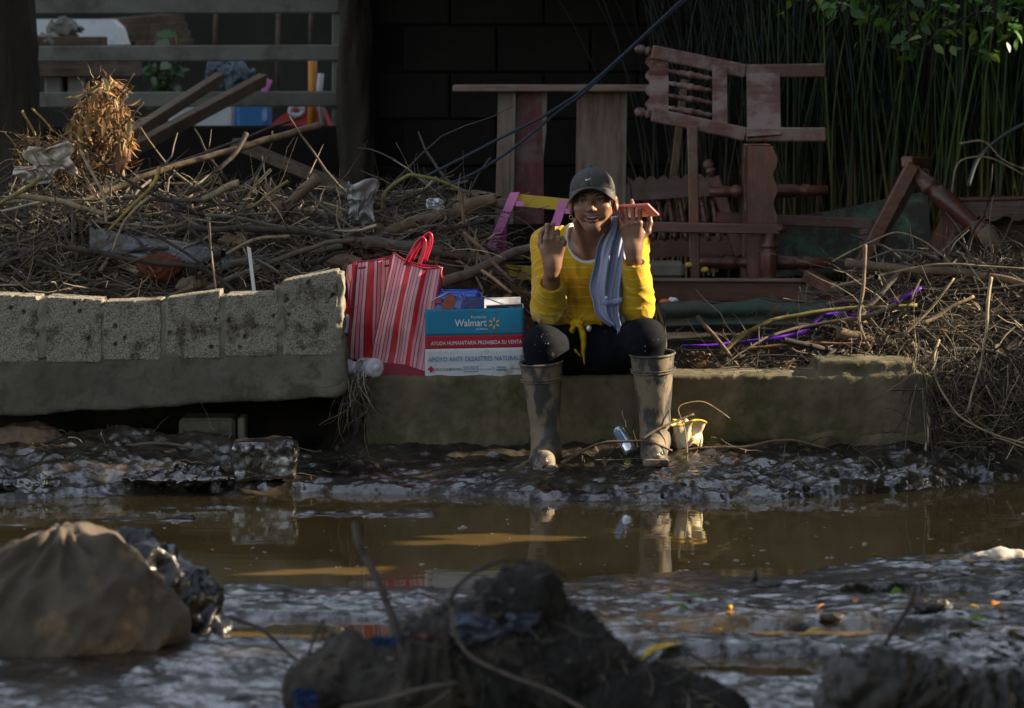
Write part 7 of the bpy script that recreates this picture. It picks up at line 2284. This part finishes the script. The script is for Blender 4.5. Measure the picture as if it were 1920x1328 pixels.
def lump(name, parts, mat, label, cat, seed, h=.009, folds=.014, fsc=6, kk=.06, floor=-.06, stretch=(1, 1, 1), parent=None, tilt=50, peak=None, pl=(13, .02), folds_n=0, grit=0):
    """soft heap: (px, py, Y, rx, ry, rz) ellipsoids melted together with hanging folds"""
    cs = [(A(p[0], p[1], p[2]), np.array(p[3:6]) * (CAM_D + p[2]) / CAM_D) for p in parts]
    lo = np.minimum.reduce([c - r for c, r in cs]) - .08; hi = np.maximum.reduce([c + r for c, r in cs]) + .08
    lo[2] = max(lo[2], floor)
    f = Field(lo, hi, h)
    for i, (c, r) in enumerate(cs): f.ell(c, r, kk if i else 0)
    V, F = f.mesh(); V = relax(V, F, 2); N = vnormals(V, F)
    th = R(tilt); q = np.stack([(V[:, 0] * math.cos(th) + V[:, 2] * math.sin(th)) * .38, V[:, 1] * .7, (-V[:, 0] * math.sin(th) + V[:, 2] * math.cos(th)) * 1.25], 1) * np.array(stretch)
    wq = q + .05 * np.stack([perlin(q, 5, seed), perlin(q, 5, seed + 1), perlin(q, 5, seed + 2)], 1)
    d = folds * (1 - 2 * np.abs(perlin(wq, fsc, seed + 4))) + folds * .5 * (1 - 2 * np.abs(perlin(wq, fsc * 2.3, seed + 6))) + folds * .2 * perlin(V, fsc * 6, seed + 8)
    if folds_n:                                             # long crisp folds falling from the highest point
        pk = A(*peak); g = np.random.default_rng(seed)
        ang = np.arctan2(V[:, 0] - pk[0], pk[2] + .05 - V[:, 2]); dist = np.linalg.norm(V - pk, axis=1)
        dd = 0
        for _ in range(folds_n):
            a0, bend, wd, am = g.uniform(-1.7, 1.7), g.normal() * 1.4, g.uniform(.05, .13), g.uniform(.4, 1.0) * pl[1]
            fade = np.clip(dist / .12, 0, 1) * np.clip((g.uniform(.25, .6) - dist) / .15, 0, 1)
            x_ = (ang - a0 - bend * dist + .25 * perlin(V, 5, seed + 20)) / wd
            dd = dd + am * fade * (np.exp(-x_ ** 2) - .6 * np.exp(-((x_ - 1.7) / 1.1) ** 2))
        d = d * .75 + dd
    elif peak:                                              # cloth hanging in pleats from its highest point
        pk = A(*peak)
        ang = np.arctan2(V[:, 0] - pk[0], pk[2] + .03 - V[:, 2]); dist = np.linalg.norm(V - pk, axis=1)
        w = 1.5 * perlin(V, 4, seed + 11) + .8 * perlin(V, 9, seed + 12)
        s1 = np.sin(ang * pl[0] + 3 * w); s2 = np.sin(ang * pl[0] * 2.3 - 4 * w + 1)
        d = d * .5 + pl[1] * (1 - np.abs(s1) * 1.6 + .35 * s2) * np.clip(dist / .18, 0, 1)
    V = V + N * d[:, None]
    o = solid(name, V, F, MATS[mat], parent)
    if label: tag(o, label, cat)
    if grit:                                                # twigs and crumbs stuck on it
        g = np.random.default_rng(seed + 90); N = vnormals(V, F)
        up = np.where(N[:, 2] > .15)[0]; pick = g.choice(up, grit)
        dr_ = g.normal(size=(grit, 3)) * (1, 1, .35)
        Pt, Rd = twigs(V[pick] + N[pick] * .004, dr_, g.uniform(.02, .13, grit), g.uniform(.0008, .0026, grit), 8, .8, .4, g)
        TV, TF = tubes_batch(Pt, Rd, 4)
        c = PAL[g.choice(len(PAL), grit)] * g.uniform(.2, .8, (grit, 1))
        mb = MB(); mb.add(TV, [TF], np.repeat(c, 32, 0))
        pk2 = g.choice(up, grit)
        for i in pk2: mb.ball(V[i], g.uniform(.002, .009, 3), 6, np.array((.03, .025, .02)) * g.uniform(.5, 2.2))
        tag(mb.build('stuck_litter', MATS['twig'], smooth=True, loc=(0, 0, 0)), kind='stuff')
    return o

lump('burlap_sack', [(60, 1200, -3.55, .40, .28, .17), (150, 1155, -3.55, .28, .26, .19), (125, 1100, -3.5, .20, .18, .15), (118, 1055, -3.48, .11, .1, .07), (245, 1180, -3.5, .17, .2, .11), (10, 1130, -3.55, .30, .2, .13)],
     'sack_cloth', 'large limp brown sack half sunk in mud at the lower left', 'sack', 3, .0065, .022, 7, .08, tilt=42, peak=(118, 1010, -3.5), pl=(5, .021), folds_n=22)
lump('black_bag', [(260, 1100, -3.25, .14, .14, .14), (320, 1140, -3.2, .13, .12, .11), (370, 1185, -3.2, .075, .08, .075), (240, 1062, -3.25, .07, .08, .06)],
     'black_plastic', 'black crumpled plastic bag behind the brown sack', 'plastic bag', 8, .007, .030, 11, .03, stretch=(2.5, 1.6, 1.1))
lump('sack_foot', [(290, 1215, -3.45, .10, .1, .05), (250, 1230, -3.5, .12, .1, .04)], 'sack_cloth', 'muddy rag spread between the brown sack and the black bag', 'rag', 9, .007, .015, 8, .05)
lump('grey_heap', [(950, 1205, -4.5, .17, .15, .15), (968, 1152, -4.5, .10, .1, .085), (1000, 1270, -4.5, .30, .2, .15), (1070, 1250, -4.5, .15, .15, .11), (990, 1122, -4.5, .042, .06, .05), (890, 1240, -4.5, .20, .15, .14)],
     'grey_cloth', 'dark peaked heap of muddy cloth in the front centre', 'cloth heap', 12, .0055, .030, 12, .05, tilt=-55, grit=190)
lump('beige_heap', [(780, 1280, -4.55, .24, .16, .13), (680, 1265, -4.5, .18, .13, .10), (830, 1215, -4.45, .13, .1, .09), (610, 1300, -4.5, .12, .12, .08)],
     'beige_cloth', 'flat muddy beige sack left of the dark peaked heap', 'sack', 14, .0065, .026, 11, .03, tilt=20, peak=(840, 1180, -4.5), pl=(3, .020), folds_n=18, grit=90)
lump('dark_rag', [(1180, 1310, -4.55, .20, .15, .07), (1290, 1330, -4.55, .16, .13, .05), (1120, 1290, -4.5, .1, .1, .08)], 'grey_cloth', 'dark wet rag trailing right from the peaked heap', 'rag', 16, .006, .026, 11, .03, tilt=-20, grit=110)
lump('mud_mound', [(1700, 1335, -4.55, .22, .15, .13), (1640, 1285, -4.6, .11, .1, .07), (1860, 1335, -4.55, .24, .14, .09), (1600, 1330, -4.55, .08, .1, .10)],
     'dark_mud', 'dark mud mound in the lower right corner', 'mud mound', 18, .006, .030, 14, .03, stretch=(1.6, 1.2, 1), grit=120)
mk('blue_white_print', (0.085, 0.095, 0.12), .6, .5, 12, .3, 30, .3, dust=(0.03, 0.05, 0.12), dust_amt=.45, dscale=14)
film('printed_wrapper', P(890, 1185, -4.66), .05, .03, MATS['blue_white_print'], 'blue and white printed wrapper on the dark peaked heap', 'wrapper', 41, .03)
film('printed_wrapper', P(975, 1172, -4.66), .03, .02, MATS['blue_white_print'], 'smaller blue wrapper right of the larger one on the peaked heap', 'wrapper', 42, .025)
mk('red_blur', (0.15, 0.035, 0.03), .6, .3, 9, .2, 30, .3)
film('red_scrap', P(795, 1200, -4.6), .035, .009, MATS['red_blur'], 'red scrap tucked between the beige sack and the dark heap', 'scrap', 43, .015)
mk('navy_blur', (0.012, 0.03, 0.09), .6, .3, 9, .2, 30, .3)
film('navy_scrap', P(725, 1205, -4.62), .03, .010, MATS['navy_blur'], 'navy blue scrap on the beige sack', 'scrap', 44, .012)
film('navy_scrap', P(570, 1310, -4.62), .025, .02, MATS['navy_blur'], 'dark blue scrap at the bottom left of the beige sack', 'scrap', 45, .012)
branch([(664, 985), (672, 1020), (700, 1080), (735, 1150), (752, 1220), (768, 1320)], (-4.35, -4.7), 6.5, 'dark', 'dark stick standing in the front heap, crossing the pool', taper=1.3)
branch([(842, 1150), (850, 1110), (890, 1070), (950, 1048), (1010, 1052), (1060, 1080)], (-4.5, -4.5), 4, 'dark', 'thin blurred cane arching over the dark peaked heap')
branch([(848, 1140), (850, 1185), (880, 1230), (945, 1265), (1020, 1290), (1100, 1330)], (-4.72, -4.75), 4.2, 'grey', 'blurred grey strap curving down across the dark heap')
branch([(575, 1240), (590, 1190), (610, 1155), (605, 1200)], (-4.5, -4.5), 3, 'dark', 'short dark twig at the left end of the beige sack')
branch([(430, 1155), (490, 1180), (540, 1225), (560, 1240)], (-3.7, -3.9), 4, 'dark', 'dark twig crossing the small front pool')
branch([(1155, 1330), (1160, 1280), (1175, 1230), (1200, 1205)], (-4.6, -4.5), 5, 'grey', 'blurred grey twig rising right of the peaked heap')
branch([(1130, 1240), (1140, 1270), (1150, 1300)], (-4.6, -4.6), 4, 'dark', 'short dark twig beside the blurred grey twig')
branch([(1640, 1240), (1670, 1190), (1710, 1130), (1718, 1100)], (-4.5, -4.4), 5.5, 'dark', 'blurred dark stick slanting up from the mud mound')
branch([(1290, 1225), (1320, 1240), (1340, 1255)], (-3.7, -3.8), 3, 'dark', 'short dark twig on the mud left of the brown puddle')
branch([(640, 1330), (720, 1315), (800, 1290), (860, 1280)], (-4.75, -4.7), 5, 'grey', 'pale blurred cord lying along the beige sack')

mk('chalk', (0.50, 0.44, 0.36), .7, .3, 9, .4, 40, .3, dust=(0.24, 0.18, 0.12), dust_amt=.4, dscale=8)
mk('ochre', (0.42, 0.26, 0.10), .7, .3, 9, .4, 40, .3)
lump('pale_bottle', [(1872, 1046, -2.0, .045, .04, .03), (1840, 1050, -2.0, .04, .035, .024), (1910, 1050, -2.0, .035, .035, .026)], 'chalk', 'pale crumpled bottle lying in the mud at the right edge', 'bottle', 51, .005, .006, 14, .02)
lump('ochre_stone', [(1815, 1058, -2.1, .045, .04, .014)], 'ochre', 'flat ochre stone left of the pale crumpled bottle', 'stone', 52, .005, .004, 14, .02)
def gz(px, py):
    Y = FK / (py - HOR) - CAM_D
    x = P(px, py, Y).x
    return Vector((x, Y, max(ground_z(x, Y), 0.0)))
for (px, py, rx, rz, lab) in ((1750, 1165, .05, .022, 'dark half sunk stone on the mud above the mud mound'), (1560, 1182, .03, .012, 'small dark wedge of debris in the mud right of centre'), (1440, 1110, .035, .012, 'low dark stone near the water edge right of centre'),
                               (1415, 1092, .012, .02, 'small dark stub standing at the near water edge')):
    p = gz(px, py)
    o = crumple('dark_stone', p + Vector((0, 0, rz * .4)), (rx, rx * .8, rz), MATS['dark_mud'], lab, 'stone', int(px), amp=.3)

# fallen leaves and petals on the front mud, each on its own
mk('leaf_yellow', (0.62, 0.42, 0.02), .5, .25, 30, .1, 60, .4, transl=.25)
mk('leaf_green', (0.14, 0.24, 0.02), .5, .25, 30, .1, 60, .4, transl=.25)
mk('leaf_orange', (0.60, 0.22, 0.02), .5, .25, 30, .1, 60, .4, transl=.25)
LV, LF = leaf_mesh(1, .30, .4, .3)
fallen = [(1205, 1243, .10, 'yellow', 'large yellow leaf at the edge of the brown puddle'), (1545, 1210, .05, 'yellow', 'yellow curled leaf on the mud right of the brown puddle'), (1690, 1135, .045, 'green', 'yellow green leaf on the mud above the dark stick'),
          (1605, 1155, .03, 'orange', 'orange leaf on the mud left of the dark half sunk stone'), (1370, 1172, .035, 'yellow', 'yellow petal on the mud right of the peaked heap'), (1360, 1178, .028, 'orange', 'orange petal beside the yellow one on the mud'),
          (1288, 1138, .045, 'green', 'dull green leaf on the mud near the water edge'), (1290, 1168, .03, 'green', 'small dark green leaf below the dull green one'), (1335, 1188, .028, 'yellow', 'small yellow petal nearer than the orange petal'),
          (1530, 1170, .03, 'orange', 'orange petal standing up beside a small wedge of debris'), (1815, 1165, .03, 'yellow', 'yellow petal right of the dark half sunk stone'), (1870, 1158, .04, 'orange', 'orange leaf at the right edge of the mud'),
          (1705, 1150, .028, 'orange', 'orange petal below the yellow green leaf'), (1815, 1188, .045, 'green', 'green leaf lying on the mud at the far right'), (1648, 1046, .03, 'green', 'upright yellow green leaf at the near water edge'),
          (1610, 1215, .04, 'green', 'green leaf beside the yellow curled leaf'), (1255, 1140, .03, 'green', 'tiny green leaf closest to the peaked heap'), (1172, 908, .04, 'green', 'green blade of leaf on the far shore'), (1880, 1175, .03, 'orange', 'small orange petal near the lower right edge')]
g = np.random.default_rng(5)
for px, py, s, c, lab in fallen:
    p = gz(px, py)
    Rm = np.array(Matrix.Rotation(g.uniform(0, 6.28), 3, 'Z') @ Matrix.Rotation(g.uniform(.1, .7), 3, 'X') @ Matrix.Rotation(g.uniform(-.6, .6), 3, 'Y'))
    V = (LV * s) @ Rm.T
    V = V - (0, 0, V[:, 2].min()) + np.array(p) + (0, 0, .004)
    o = MB().add(V, [LF]).build('fallen_leaf', MATS['leaf_' + c], smooth=True)
    o.modifiers.new('thick', 'SOLIDIFY').thickness = .001
    tag(o, lab, 'leaf', 'fallen leaves on the mud')

# flecks of foam drifting on the water
mk('foam', (0.22, 0.20, 0.17), .5, .1, 30, .2, 80, .4)
mb = MB(); g = np.random.default_rng(15)
for k in range(110):
    px, py = g.uniform(0, 1920), g.uniform(945, 1085)
    Y = FK / (py - HOR) - CAM_D
    x = P(px, py, Y).x
    if ground_z(x, Y) > -.004: continue
    r = g.uniform(.0014, .0036) * (1 + 1.6 * (g.uniform() < .12))
    for q in range(g.integers(1, 4)):
        mb.ball((x + g.normal() * r * 1.2, Y + g.normal() * r * 2, .0004), (r * g.uniform(.6, 1.4), r * 1.6, r * .45), 8)
tag(mb.build('foam_flecks', MATS['foam'], smooth=True, loc=(0, 0, 0)), kind='stuff')
